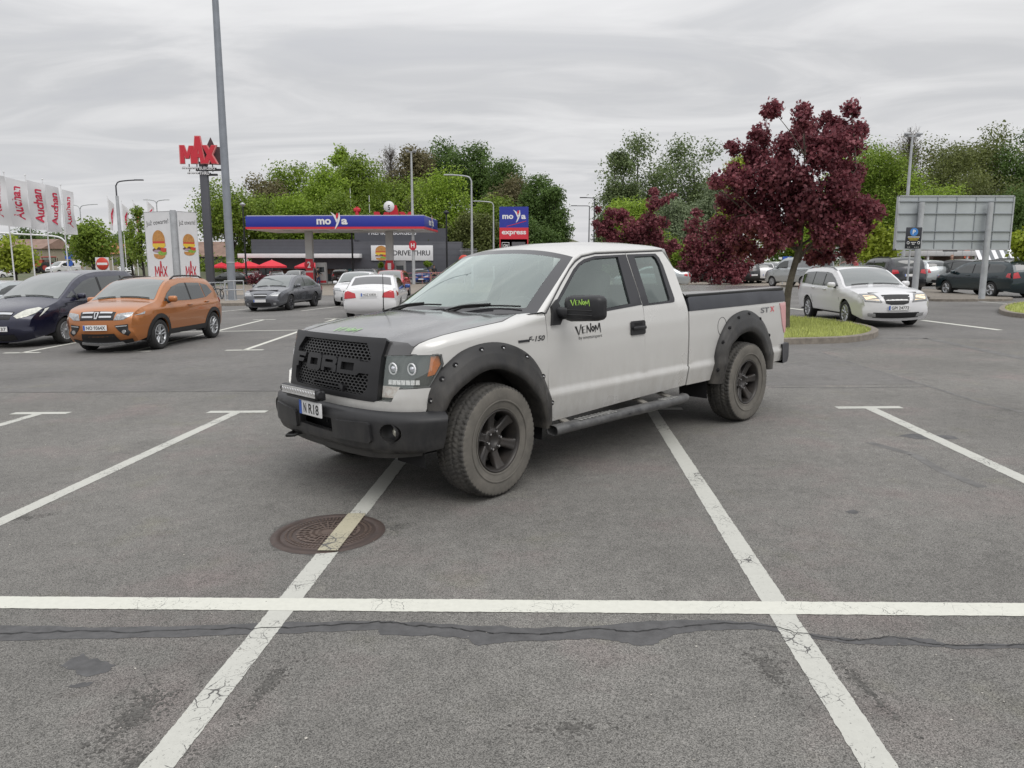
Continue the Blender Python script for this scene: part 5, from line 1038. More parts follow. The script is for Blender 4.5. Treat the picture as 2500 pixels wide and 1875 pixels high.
    inner = [(3.135, .948, 1.357), (2.80, .852, 1.583), (2.60, .795, 1.722), (2.50, .766, 1.790), (2.42, .752, 1.816), (2.2, .740, 1.842), (1.764, .733, 1.853), (1.165, .728, 1.866)]
    for side in (1, -1):
        b = MB(); rows = []
        for (x, z), I in zip(seam, inner):
            p = TS(SXO-x, z, .002); q = Vector(I); m = (p+q)/2+Vector((0, .010, .008))
            rows.append([Vector((v.x, v.y*side, v.z)) for v in (p-Vector((0, .03, 0)), p, m, q)])
        b.grid([[Vector(v) for v in r] for r in rows]); b.build('windscreen_pillar', M_silver, T)
        b = MB(); pts = [TS(SXO-x, z, .004) for x, z in seam]
        b.tube([Vector((p.x, p.y*side, p.z-.004)) for p in pts], .005, 5); b.build('door_seal', M_rubtrim, T)
    b = MB(); rows = []
    for i in range(25):
        x = 2.50+(1.165-2.50)*i/24; ye = lerp(x, [1.165, 1.764, 2.2, 2.42, 2.5], [.728, .733, .740, .752, .766]); ze = lerp(x, [1.165, 1.764, 2.2, 2.42, 2.5], [1.866, 1.853, 1.842, 1.816, 1.790])
        zc = lerp(x, [1.165, 1.35, 1.75, 2.1, 2.35, 2.5], [1.925, 1.940, 1.942, 1.930, 1.900, 1.868]); row = []
        for j in range(-12, 13):
            t = j/12; bow = .07*(1-t*t)*max(0, (x-2.1)/.4)
            row.append((x+bow-(.05*(1-t*t) if i == 24 else 0), ye*t, ze+(zc-ze)*(1-abs(t)**2.6)))
        rows.append(row)
    b.grid(rows); b.build('roof', M_silver, T)
    # windscreen
    b = MB(); rows = []; nu, nv = 18, 12
    for j in range(nv+1):
        v = j/nv; row = []
        for i in range(nu+1):
            t = -1+2*i/nu; yb, yt = .945*t, .764*t
            pb = Vector((3.135+.27*(1-t*t), yb, 1.352-.015*(1-t*t))); pt = Vector((2.50+.072*(1-t*t), yt, 1.790+.078*(1-abs(t)**2.6)))
            p = pb.lerp(pt, v); bul = .030*math.sin(math.pi*v)*(1-t**4); row.append(p+Vector((bul*.6, 0, bul)))
        rows.append(row)
    fr = lambda i, j: 1 if (j == 0 or j == nu-1 or i == 0 or i == nv-1) else 0
    b.grid(rows, mif=fr); b.build('windscreen', [M_glass, M_frit], T)
    # cowl under the screen
    b = MB(); b.grid([[(3.10+.27*(1-t*t), .94*t, 1.352-.015*(1-t*t)) for t in [k/8-1 for k in range(17)]], [(3.20+.23*(1-t*t), .925*t, 1.348-.02*(1-t*t)) for t in [k/8-1 for k in range(17)]], [(3.24+.23*(1-t*t), .90*t, 1.30) for t in [k/8-1 for k in range(17)]]]); b.build('cowl_panel', M_black, T)
    # wipers
    for pts in ([(3.42, .18, 1.345), (3.36, .30, 1.392), (3.26, .55, 1.408), (3.17, .80, 1.405)], [(3.43, -.62, 1.335), (3.37, -.45, 1.385), (3.37, -.20, 1.405), (3.36, .02, 1.408)]):
        b = MB(); p = [Vector(q) for q in pts]; n_ = Vector((.6, 0, .8))
        b.tube([p[0], p[1], p[2]], [.014, .011, .007], 6); bl = [p[1]+n_*-.012, p[2]+n_*-.010+(p[2]-p[1])*.12, p[3]]
        b.tube(catmull([p[1]+(p[1]-p[2])*.3+n_*-.004, p[1], p[2], p[3]], 4), .0075, 5); b.tube(catmull([p[0]+Vector((.02, -.10, .0)), p[1]+n_*.014, p[2]+n_*.016], 5), .010, 5)
        b.cyl(p[0]-n_*.02, p[0]+n_*.02, .022, .016, 10); b.build('windscreen_wiper', M_ink, T)
    # cab rear wall with window
    b = MB(); rows = []
    prof = [(1.165-.05, 1.90), (1.12, 1.86), (1.085, 1.72), (1.08, 1.36), (1.06, 1.2), (1.06, .55)]
    for x, z in prof:
        ye = abs(TS(SXO-x, min(z, 1.85)).y)-.006; rows.append([(x-(.0 if abs(t) > .99 else .015)+0.0, ye*t, z if z < 1.87 else z-.05*abs(t)**3) for t in [k/10-1 for k in range(21)]])
    b.grid(rows, mif=lambda i, j: 1 if i == 2 and 3 <= j <= 16 else 0); b.build('cab_rear_wall', [M_silver, M_sglass], T)
    # ---- bonnet
    def HZ(x, y):
        zc = lerp(x, [3.0, 3.25, 3.45, 3.8, 4.1, 4.28, 4.36, 4.40], [1.372, 1.368, 1.358, 1.325, 1.282, 1.248, 1.226, 1.205]); a = abs(y)
        z = zc-.016*(min(a, .6)/.6)**2
        t = min(max((a-.56)/.16, 0), 1); k = lerp(x, [3.2, 3.5, 4.3], [.004, .016, .026]); z -= k*t*t*(3-2*t)
        yb = lerp(x, [3.07, 3.27, 3.46, 3.7, 3.9, 4.05, 4.16, 4.23, 4.265, 4.283], [.9, .858, .893, .903, .900, .893, .876, .856, .838, .822]); zb = lerp(x, [3.07, 3.27, 3.36, 3.46, 3.7, 3.9, 4.05, 4.16, 4.23, 4.265], [1.349, 1.350, 1.33, 1.305, 1.285, 1.264, 1.245, 1.222, 1.198, 1.170])
        u = min(max((a-.70)/max(yb-.70, .01), 0), 1.15); return z+(zb-z)*u*u if u > 0 else z
    out = [(3.42, .0), (3.40, .3), (3.35, .6), (3.285, .78), (3.262, .855), (3.36, .868), (3.46, .889), (3.7, .899), (3.9, .896), (4.05, .889), (4.16, .872), (4.23, .852), (4.262, .834)]
    front = [(4.268, .80), (4.305, .72), (4.33, .64), (4.352, .5), (4.368, .25)]
    half = out+front
    full = half+[(4.372, 0)]+[(x, -y) for x, y in reversed(half) if y > 0]
    b = MB(); b.panel(full, lambda x, y: Vector((x, y, HZ(x, y)+.003)), .07, thick=.02)
    for side in (1, -1):
        F = lambda s, z: (lambda p: Vector((p.x, p.y*side, p.z)))(TS(s, z, .004))
        b.panel([(.625, 1.112), (.874, 1.124), (.912, 1.172), (.86, 1.206), (.70, 1.214), (.64, 1.210)], F, .05, thick=.015*side)
    hood = b.build('bonnet', M_wrap, T)
    # ---- nose
    b = MB(); b.panel([(-1.15, .50), (1.15, .50), (1.13, 1.10), (.9, 1.115), (.6, 1.19), (-.6, 1.19), (-.9, 1.115), (-1.13, 1.10)], lambda s, z: TS(s, z, -.075), .1, thick=0); b.build('front_inner_panel', M_dark, T)
    hw = lambda l: l+[(-s, z) for s, z in reversed(l)]
    gout = hw([(.655, 1.236), (.668, 1.222), (.640, 1.105), (.630, .800), (.60, .785)]); gout = [(-s, z) for s, z in gout]
    up = hw([(.455, 1.192), (.532, 1.105), (.532, 1.066)]); lo = hw([(.520, .966), (.520, .862), (.468, .826)])
    b = MB(); b.panel(gout, lambda s, z: TS(s, z, .034+ (.012 if z > 1.21 else 0)), .05, [hw([(.455, 1.192), (.532, 1.105), (.525, .900), (.520, .862), (.468, .826)])], .06)
    b.panel([(-.23, .848), (.20, .848), (.23, .83), (.23, .868), (.20, .882), (-.20, .882), (-.23, .868)], lambda s, z: TS(s, z, .03), .05, [[(-.20, .857), (.19, .857), (.17, .872), (-.18, .872)]], .03)
    grille = b.build('grille', M_grille, T)
    b = MB(); b.panel(hw([(.53, .962), (.53, 1.070)]), lambda s, z: TS(s, z, .002), .06, thick=.02); b.build('letter_recess', M_dark, grille)
    cw, ch = .050, .0270
    for reg in (up, lo):
        b = MB()
        z0, z1 = min(p[1] for p in reg)-.01, max(p[1] for p in reg)+.01
        j = 0; z = z0
        while z < z1:
            s = -.54+(cw/2 if j % 2 else 0)
            while s < .54:
                hx = [(s+cw*.62*math.cos(R(60*k)), z+ch*.62*math.sin(R(60*k))) for k in range(6)]; hi = [(s+cw*.47*math.cos(R(60*k)), z+ch*.43*math.sin(R(60*k))) for k in range(6)]
                o = [TS(u, v, .004) for u, v in hx]; i_ = [TS(u, v, .004) for u, v in hi]; d = [TS(u, v, -.02) for u, v in hi]
                b.add(o+i_+d, [(k, (k+1) % 6, 6+(k+1) % 6, 6+k) for k in range(6)]+[(6+k, 6+(k+1) % 6, 12+(k+1) % 6, 12+k) for k in range(6)])
                s += cw
            z += ch*.80; j += 1
        b.build('honeycomb_mesh', mat('mesh_black', (.030, .030, .031), .3), grille)
    # raised block letters
    b = MB(); h0, h1 = .958, 1.074; t = .030
    def letter(o, holes=()): b = MB(); b.panel(o, lambda s, z: TS(s, z, .034), .05, holes, .024); b.build('grille_letter', M_grille, grille)
    a, w = -.535, .180
    letter([(a, h0), (a+.045, h0), (a+.045, h0+.040), (a+.13, h0+.040), (a+.145, h0+.068), (a+.045, h0+.068), (a+.045, h1-.030), (a+w-.02, h1-.030), (a+w-.012, h1), (a, h1)])
    a = -.325; letter([(a+.02, h0-.008), (a+.19, h0-.008), (a+.215, h0+.015), (a+.215, h1-.015), (a+.19, h1+.008), (a+.02, h1+.008), (a, h1-.015), (a, h0+.015)], [[(a+.05, h0+.032), (a+.165, h0+.032), (a+.165, h1-.032), (a+.05, h1-.032)]])
    a = -.095; letter([(a, h0), (a+.045, h0), (a+.045, h0+.028), (a+.165, h0+.028), (a+.165, h0), (a+.215, h0), (a+.215, h0+.045), (a+.20, h0+.058), (a+.215, h0+.072), (a+.215, h1-.02), (a+.19, h1), (a, h1)], [[(a+.05, h0+.068), (a+.16, h0+.068), (a+.16, h1-.028), (a+.05, h1-.028)]])
    a = .135; letter([(a, h0), (a+.255, h0), (a+.285, h0+.02), (a+.397, h0+.02), (a+.397, h1-.012), (a+.285, h1-.012), (a+.255, h1), (a, h1)], [[(a+.05, h0+.030), (a+.215, h0+.030), (a+.215, h1-.030), (a+.05, h1-.030)]])
    # headlights
    for side in (1, -1):
        lamp_o = [(.622, 1.108), (.877, 1.121), (1.085, 1.119), (1.108, 1.108), (1.118, 1.053), (1.09, 1.012), (1.015, .896), (.80, .886), (.752, .796), (.612, .794)]
        F = lambda off: (lambda s, z: (lambda p: Vector((p.x, p.y*side, p.z)))(TS(s, z, off)))
        b = MB(); b.panel(lamp_o, F(-.03), .06, thick=.02*side)
        b.tube([F(.004)(s, z) for s, z in lamp_o+lamp_o[:1]], .009, 5)
        lamp = b.build('headlight', mat('smoked_lamp_housing', (.085, .086, .085), .28, .3), T)
        for s0 in (.735, .897):
            b = MB(); c = F(-.018)(s0, 1.022); n_ = (F(.2)(s0, 1.022)-c).normalized(); up_ = Vector((0, 0, 1)); n_ = Vector((1, .08*side, 0)).normalized(); rt = up_.cross(n_)
            ring = [c+n_*.012+(rt*math.cos(R(q))+up_*math.sin(R(q)))*.039 for q in range(0, 361, 15)]
            b.tube(ring, .0062, 6); b.cyl(c-n_*.008, c+n_*.006, .032, .029, 16, 1); b.lathe([(.0, .022), (.012, .02), (.021, .012), (.026, .0)], 14, Matrix.Translation(c+n_*.005) @ n_.to_track_quat('Y', 'Z').to_matrix().to_4x4(), 2)
            b.build('projector_lamp', [mat('halo_ring', (.78, .78, .80), .25), M_dark, mat('projector_glass', (.55, .56, .6), .05, .6)], lamp)
        b = MB()
        for k in range(7):
            s0 = .69+.262*k/7; b.prism([(s0, .910), (s0+.031, .910), (s0+.031, .942), (s0, .942)], lambda s, z, w: F(-.024+w)(s, z), .012); 
        b.build('led_strip', mat('led_reflector', (.86, .86, .86), .3, noise=(60, .3)), lamp)
        b = MB(); b.prism([(.632, .815), (.745, .815), (.79, .895), (.632, .895)], lambda s, z, w: F(-.024+w)(s, z), .006); b.build('lower_reflector', mat('faceted_reflector', (.86, .85, .82), .3, .1, noise=(38, .5), col2=(.48, .36, .30)), lamp)
        b = MB(); b.panel([(1.038, 1.108), (1.098, 1.108), (1.110, 1.052), (1.06, .978), (1.005, .968), (1.025, 1.04)], F(-.012), .04, thick=.01*side); b.build('turn_signal', mat('amber_lamp', (.62, .17, .02), .3, noise=(30, .3)), lamp)
        b = MB(); b.panel(lamp_o, F(.006), .06, thick=0); b.build('lamp_lens', M_clear, lamp)
    # light valance
    b = MB(); va = hw([(.60, .792), (.745, .792), (.79, .884), (1.02, .892), (1.01, .80), (.972, .716), (.60, .700)]); 
    b.panel([(-s, z) for s, z in hw([(.60, .792), (.745, .792), (.795, .884), (1.02, .892), (1.01, .80), (.972, .716), (.60, .695)])], lambda s, z: TS(s, z, .030 if z > .72 else .055), .05, thick=.03, zl=(.735, .755)); b.build('bumper_top_valance', M_silver, T)
    # bumper
    OZ, OV = [.38, .425, .445, .475, .66, .70, .728, .745], [.03, .060, .116, .128, .132, .124, .100, .03]
    BMP = lambda s, z, w=0.0: TS(s, z, lerp(z, OZ, OV)+w)
    circ = lambda cx, cz, r, n=18: [(cx+r*math.cos(2*math.pi*k/n), cz+r*math.sin(2*math.pi*k/n)) for k in range(n)]
    bo = [(-s, z) for s, z in hw([(1.085, .735), (1.090, .70), (1.080, .56), (1.066, .468), (.95, .445), (.60, .425), (.25, .43)])]
    opening = [(-.24, .545), (.235, .535), (.225, .640), (-.235, .640)]
    b = MB(); b.panel(bo, BMP, .05, [opening, circ(.775, .592, .066), circ(-.775, .592, .066)], .05, zl=(.445, .475, .66, .70, .728)); bump = b.build('front_bumper', M_black, T)
    for side in (1, -1):
        b = MB(); pad = [(.275, .505), (.64, .512), (.655, .53), (.648, .645), (.63, .660), (.29, .640), (.27, .625), (.263, .52)]
        F = lambda s, z: (lambda p: Vector((p.x, p.y*side, p.z)))(BMP(s, z, .022)); b.panel(pad, F, .06, thick=.03*side); b.build('bumper_pad', M_black, bump)
        c = BMP(side*.800, .592, -.045); b = MB(); n_ = Vector((1, .15*side, 0)).normalized()
        b.lathe([(.072, .03), (.068, 0), (.055, -.05), (.0, -.06)], 20, Matrix.Translation(BMP(side*.775, .592, -.03)) @ n_.to_track_quat('Y', 'Z').to_matrix().to_4x4()); b.build('fog_lamp_recess', M_black, bump)
        b = MB(); b.lathe([(.0, .022), (.02, .018), (.036, .006), (.040, -.01), (.04, -.05)], 18, Matrix.Translation(c) @ n_.to_track_quat('Y', 'Z').to_matrix().to_4x4()); b.build('fog_light', mat('fog_lens', (.72, .70, .60), .12, .4, noise=(40, .4)), bump)
    b = MB(); b.panel([(-s, z) for s, z in hw([(1.0, .47), (.95, .41), (.55, .375), (.3, .37)])], lambda s, z: TS(s, z, .05+.35*(z-.40)), .08, thick=.03); b.build('air_dam', mat('scuffed_plastic', (.030, .030, .030), .6, noise=(9, .5), col2=(.06, .058, .055)), bump)
    b = MB(); b.box((4.30, 0, .56), (.30, 1.1, .18)); b.box((4.43, 0, .60), (.05, .5, .02), mi=1); b.box((4.43, -.08, .59), (.05, .02, .1), mi=1); b.build('bumper_intake_core', [M_dark, M_black], T)
    # tow hook
    b = MB(); b.tube([(4.52, -.36, .435), (4.60, -.36, .42), (4.64, -.40, .418), (4.60, -.44, .42), (4.52, -.44, .435)], .014, 8); b.build('tow_hook', M_ink, T)
    # light bar
    b = MB(); b.box((4.655, -.09, .815), (.05, .54, .078), bev=.012); b.box((4.632, -.09, .765), (.07, .44, .02), bev=.006)
    for y in (-.34, .16): b.box((4.62, y, .80), (.04, .045, .07), bev=.01); b.cyl((4.655, y+(.02 if y > 0 else -.02), .815), (4.655, y+(.045 if y > 0 else -.045), .815), .030, .024, 10)
    lb = b.build('led_light_bar', M_black, T); b = MB(); b.box((4.682, -.09, .817), (.006, .50, .058)); 
    for k in range(13): b.cyl((4.684, -.33+.04*k, .817), (4.688, -.33+.04*k, .817), .017, .012, 10, 1)
    b.build('led_lens', [mat('led_bar_lens', (.52, .52, .51), .25, noise=(45, .35)), M_refl], lb)
    # number plate
    b = MB(); b.box((4.638, .008, .688), (.012, .325, .112), bev=.004); pl = b.build('number_plate', M_white, T)
    b = MB(); b.box((4.6455, -.135, .688), (.002, .035, .106)); b.build('plate_band', M_blue, pl)
    b = MB(); Fp = plane_map((4.6455, .008, .688), (0, 1, 0), (0, 0, 1)); put_text(b, 'N', lambda u, v: Fp(u-.075, v), .042, .076, offset=.02); put_text(b, 'R18', lambda u, v: Fp(u+.055, v), .150, .076, offset=.02); b.build('plate_lettering', M_ink, pl)
    # ---- decals and badges (flow front to rear on the left flank)
    SF = lambda x0, z0, off=.0035: (lambda u, v: TS(SXO-x0+u, z0+v, off))
    def spiky(mb, F, w, h):
        """jagged hand-cut capitals V E N O M"""
        def st(a, c, w0, w1):
            dx, dy = c[0]-a[0], c[1]-a[1]; l = math.hypot(dx, dy); nx, ny = -dy/l, dx/l
            mb.add([F((a[0]+nx*w0)*w, (a[1]+ny*w0)*h), F((a[0]-nx*w0)*w, (a[1]-ny*w0)*h), F((c[0]-nx*w1)*w, (c[1]-ny*w1)*h), F((c[0]+nx*w1)*w, (c[1]+ny*w1)*h)], [(0, 1, 2, 3)])
        for a, c, p, q in [((-.50, .38), (-.385, -.50), .035, .012), ((-.385, -.50), (-.29, .52), .008, .022), ((-.54, .36), (-.44, .34), .02, .01), ((-.25, .26), (-.235, -.36), .026, .020), ((-.27, .27), (-.12, .34), .03, .008), ((-.25, -.03), (-.15, -.01), .03, .008), ((-.25, -.36), (-.11, -.30), .035, .008),
                           ((-.06, .40), (-.075, -.38), .020, .010), ((-.07, .34), (.065, -.34), .028, .018), ((.065, -.36), (.085, .55), .010, .022), ((.105, 0), (.16, .27), .022, .022), ((.16, .27), (.22, .02), .022, .026), ((.22, .02), (.165, -.30), .026, .022), ((.165, -.30), (.105, 0), .022, .022),
                           ((.265, .30), (.25, -.40), .020, .010), ((.265, .32), (.345, -.20), .026, .014), ((.345, -.20), (.42, .50), .012, .024), ((.42, .48), (.47, -.48), .028, .010)]: st(a, c, p, q)
    b = MB(); spiky(b, SF(2.555, 1.188), .33, .085); put_text(b, 'by emotorsport', SF(2.535, 1.118), .30, .035, offset=-.004); b.build('door_decal', M_ink, T)
    b = MB(); put_text(b, 'F-150', SF(3.185, 1.158), .185, .042, shear=.25, offset=.02); b.box(TS(SXO-3.33, 1.150, .004), (.11, .008, .018)); b.build('wing_badge', [mat('dark_badge', (.05, .05, .055), .3, .5)], T)
    b = MB(); put_text(b, 'ST', SF(-.50, 1.178), .20, .060, offset=.02); b.build('bed_badge', M_grey, T)
    b = MB(); put_text(b, 'X', SF(-.675, 1.180), .10, .060, offset=.03); b.build('bed_badge_letter', M_reddec, T)
    b = MB(); spiky(b, lambda u, v: Vector((4.10-(-v)*1.0*1.0, u, HZ(4.10+v, u)+.007)) if False else Vector((4.26-v, u-.03, HZ(4.26-v, u-.03)+.008)), .31, .11); b.build('bonnet_decal', M_green, hood)
    # ---- mirrors
    for side in (1,):
        b = MB(); Yp = lambda p: (p[0], p[1]*side, p[2])
        side_panel(b, [(3.02, 1.25), (2.985, 1.405), (2.90, 1.455), (2.885, 1.31), (2.93, 1.25)], side, .03, step=.05, thick=.03)
        b.box(Yp((2.90, 1.02, 1.352)), (.115, .16, .075), bev=.02); b.box(Yp((2.89, 1.06, 1.318)), (.10, .20, .045), bev=.018)
        mir = b.build('wing_mirror', M_black, T)
        b = MB(); rows = []
        for y, w, z0, z1 in ((1.035, .02, 1.30, 1.455), (1.045, .06, 1.282, 1.472), (1.10, .085, 1.275, 1.486), (1.34, .085, 1.288, 1.490), (1.385, .075, 1.298, 1.484), (1.41, .05, 1.315, 1.465), (1.415, .02, 1.335, 1.445)):
            zc, hz = (z0+z1)/2, (z1-z0)/2; row = []
            for k in range(20):
                a = 2*math.pi*k/20; c, s = math.cos(a), math.sin(a); q = lambda v, p: math.copysign(abs(v)**p, v)
                row.append((2.86+w*q(c, .6)*(1.0 if c > 0 else .5), y*side, zc+hz*q(s, .45)))
            rows.append(row)
        b.grid(rows, wrap=True); b.add(rows[0], [tuple(range(20))]); b.add(rows[-1], [tuple(range(20))]); b.build('mirror_housing', M_black, mir)
        b = MB(); 
        for z in (1.335, 1.372): b.box(Yp((2.942, 1.20, z)), (.012, .30, .010), bev=.004)
        b.build('mirror_ridge', M_ink, mir)
        if side == 1:
            b = MB(); spiky(b, lambda u, v: Vector((2.9465-.0 if True else 0, 1.235+u, 1.432+v)), .20, .052); b.build('mirror_decal', mat('lime_decal', (.42, .72, .12), .4), mir)
    # ---- bed cover, tailgate, rear bumper
    b = MB(); rows = []
    for i in range(9):
        x = 1.02-2.0*i/8; rows.append([(x, .935*t, 1.392+(.030 if abs(t) < .97 else 0)+.012*(1-t*t)-(.006*math.cos(i*2.2)*(1-t*t))) for t in (-1, -.995, -.96, -.8, -.5, 0, .5, .8, .96, .995, 1)])
    b.grid(rows); b.box((.02, .93, 1.398), (2.0, .022, .030), bev=.008, mi=1); b.box((.02, -.93, 1.398), (2.0, .022, .030), bev=.008, mi=1); b.box((-.985, 0, 1.398), (.022, 1.84, .03), bev=.008, mi=1); b.build('bed_cover', [M_cover, M_ink], T)
    b = MB(); b.box((-1.0, 0, .96), (.04, 1.50, .62), bev=.015); b.box((-1.0, .845, .96), (.03, .19, .62)); b.box((-1.0, -.845, .96), (.03, .19, .62)); b.box((-1.0, 0, 1.32), (.045, 1.86, .10), bev=.01); b.build('tailgate', M_silver, T)
    b = MB(); rows = []
    for t in [k/10-1 for k in range(21)]:
        y = .985*t; x = -1.17+.09*abs(t)**4
        rows.append([(x+.16, y, .755), (x+.02, y, .765), (x, y, .745), (x, y, .60), (x+.03, y, .54), (x+.14, y, .53)])
    b.grid(rows); 
    for s_ in (0, -1): b.add(rows[s_], [tuple(range(6))])
    b.build('rear_bumper', mat('grey_step_plastic', (.055, .056, .062), .42, noise=(6, .3)), T)
    # ---- side steps
    for side in (1, -1):
        b = MB(); pts = [(3.02, 1.00, .405), (3.08, 1.05, .412), (3.06, 1.075, .418), (2.6, 1.085, .424), (1.8, 1.085, .426), (1.36, 1.08, .428), (1.24, 1.07, .428), (1.19, 1.04, .425)]
        c = catmull(pts, 5); rows = []
        for i, p in enumerate(c):
            sc = .8 if i in (0, len(c)-1) else 1
            rows.append([(p.x, (p.y+.060*sc*math.copysign(abs(math.cos(a))**.8, math.cos(a)))*side, p.z+.040*sc*math.copysign(abs(math.sin(a))**.7, math.sin(a))) for a in [2*math.pi*k/14 for k in range(14)]])
        b.grid(rows, wrap=True); b.add(rows[0], [tuple(range(14))]); b.add(rows[-1], [tuple(range(14))])
        stp = b.build('side_step', mat('worn_black_step', (.028, .028, .030), .35, noise=(11, 0), col2=(.11, .11, .108)), T)
        for x0, x1 in ((2.80, 2.25), (1.62, 1.36)):
            b = MB(); n = int((x0-x1)/.05)
            for k in range(n): b.box((x0-.05*k, 1.082*side, .463), (.026, .085, .010), bev=.004)
            b.build('step_tread', mat('step_tread_grey', (.22, .22, .21), .55, noise=(20, .4)), stp)
        b = MB()
        for x in (2.85, 1.75, 1.35): b.box((x, .94*side, .45), (.07, .26, .02), Matrix.Rotation(-.25*side, 3, 'X'), bev=.005)
        b.build('step_bracket', mat('dull_bracket', (.20, .19, .17), .6), stp)
    # ---- chassis, inner structure, wheel housings
    b = MB(); b.box((1.55, 0, .56), (4.9, 1.30, .20)); b.box((3.70, 0, .80), (1.10, 1.25, .50)); b.box((1.95, 0, .58), (2.1, 1.80, .10)); b.box((.05, 0, .95), (1.95, 1.22, .60))
    for x in (0, WB): b.cyl((x, -.85, TR), (x, .85, TR), .055, .055, 12); 
    b.lathe([(.0, .14), (.10, .10), (.145, 0), (.10, -.10), (0, -.14)], 16, Matrix.Translation((0, 0, TR)) @ Matrix.Rotation(math.pi/2, 4, 'X')); b.box((3.3, .45, .42), (.6, .08, .06)); b.tube([(2.6, .35, .40), (1.2, .35, .42), (-.9, .55, .45)], .04, 8)
    b.build('chassis', M_under, T)
    for side in (1, -1):
        for cx, r in ((WB, .60), (0.02, .60)):
            b = MB(); rows = []
            for a in range(-10, 191, 10): rows.append([(cx+r*math.cos(R(a)), y*side, .42+r*.98*math.sin(R(a))) for y in (.60, .94)])
            b.grid(rows); b.add([rows[k][0] for k in range(len(rows))], [tuple(range(len(rows)))]); b.build('wheel_housing', M_dark, T)
    # ---- cabin
    b = MB(); b.box((2.05, 0, .80), (2.0, 1.80, .06)); b.box((3.02, 0, 1.22), (.42, 1.76, .18), bev=.06); b.box((2.86, 0, 1.08), (.16, 1.70, .22), bev=.05); b.box((2.15, 0, .98), (.6, .30, .30), bev=.05); b.box((1.10, 0, 1.1), (.04, 1.72, .50))
    b.build('dashboard', mat('dark_dash', (.030, .032, .033), .8), T)
    for y in (.42, -.42):
        b = MB(); b.box((2.25, y, 1.0), (.56, .54, .18), bev=.07); b.box((1.98, y, 1.34), (.17, .52, .66), Matrix.Rotation(-.22, 3, 'Y'), bev=.07); b.box((1.89, y, 1.70), (.11, .29, .20), Matrix.Rotation(-.15, 3, 'Y'), bev=.05)
        b.tube([(1.90, y-.06, 1.62), (1.905, y-.06, 1.68)], .008, 6); b.tube([(1.90, y+.06, 1.62), (1.905, y+.06, 1.68)], .008, 6); b.build('front_seat', M_seat, T)
    b = MB(); b.box((1.42, 0, 1.0), (.40, 1.60, .18), bev=.06); b.box((1.22, 0, 1.26), (.12, 1.60, .50), bev=.05); b.build('rear_bench', M_seat, T)
    b = MB(); c = Vector((2.70, .42, 1.28)); n_ = Vector((-.85, 0, .45)).normalized(); u_ = Vector((0, 1, 0)); w_ = n_.cross(u_)
    b.tube([c+(u_*math.cos(R(a))+w_*math.sin(R(a)))*.19 for a in range(0, 361, 15)], .016, 7); b.cyl(c, c-n_*.25, .05, .04, 10); b.box(c, (.03, .36, .05)); b.build('steering_wheel', M_ink, T)
    b = MB(); b.box((2.66, 0, 1.76), (.03, .24, .07), bev=.02); b.build('rear_view_mirror', M_ink, T)
    b = MB(); b.tube([(3.36, -.85, 1.33), (3.355, -.85, 1.50), (3.35, -.852, 1.67)], [.006, .004, .0025], 6); b.cyl((3.36, -.85, 1.31), (3.36, -.85, 1.35), .016, .009, 8); b.build('aerial', M_ink, T)
    # ---- wheels
    def tyre_mesh():
        b = MB(); n = 360; prof = [(.232, -.110), (.262, -.126), (.33, -.139), (.385, -.137), (.405, -.132), (.418, -.124)]
        tw = [-.114+.228*k/26 for k in range(27)]
        rows = []; mis = []
        def tread(w, a):
            aw = abs(w); sg = 1 if w > 0 else -1
            zz = .008*math.sin(a*56)
            d = 0.0
            if abs(aw-.040-zz*.6) < .0075 or abs(aw-.088-zz*.7) < .0075: d = .012
            ph = (a*64/(2*math.pi)+(.25 if sg > 0 else 0)) % 1
            if aw > .092:
                if ph < .26: d = .013
            elif aw > .046:
                if ((a*64/(2*math.pi)+w*9) % 1) < .16: d = .010
            elif ((a*64/(2*math.pi)-w*11) % 1) < .12: d = .009
            return .432-.020*(aw/.114)**3-d
        M_ = []
        for k in range(n):
            a = 2*math.pi*k/n; row = []
            ph = int((a*64/(2*math.pi)) % 1 < .30)
            L_ = [(r-(.0 if not(ph and r > .395) else .007), w) for r, w in prof]
            L_ += [(tread(w, a), w) for w in tw]
            ph2 = int(((a*64/(2*math.pi)+.25) % 1) < .30)
            L_ += [(r-(.0 if not(ph2 and r > .395) else .007), -w) for r, w in reversed(prof)]
            rows.append([(r*math.cos(a), w, r*math.sin(a)) for r, w in L_])
        m = len(rows[0]); rows.append(rows[0])
        b.grid(rows, mif=lambda i, j: 1 if (j < 4 or j > m-6) else 0)
        # raised sidewall lettering band and rim guard
        for sgn in (1, -1): b.lathe([(.300, .1385*sgn), (.304, .1420*sgn), (.312, .1425*sgn), (.316, .1400*sgn)], 72, mi=1); b.lathe([(.238, .114*sgn), (.246, .127*sgn), (.256, .1275*sgn)], 72, mi=1)
        return b
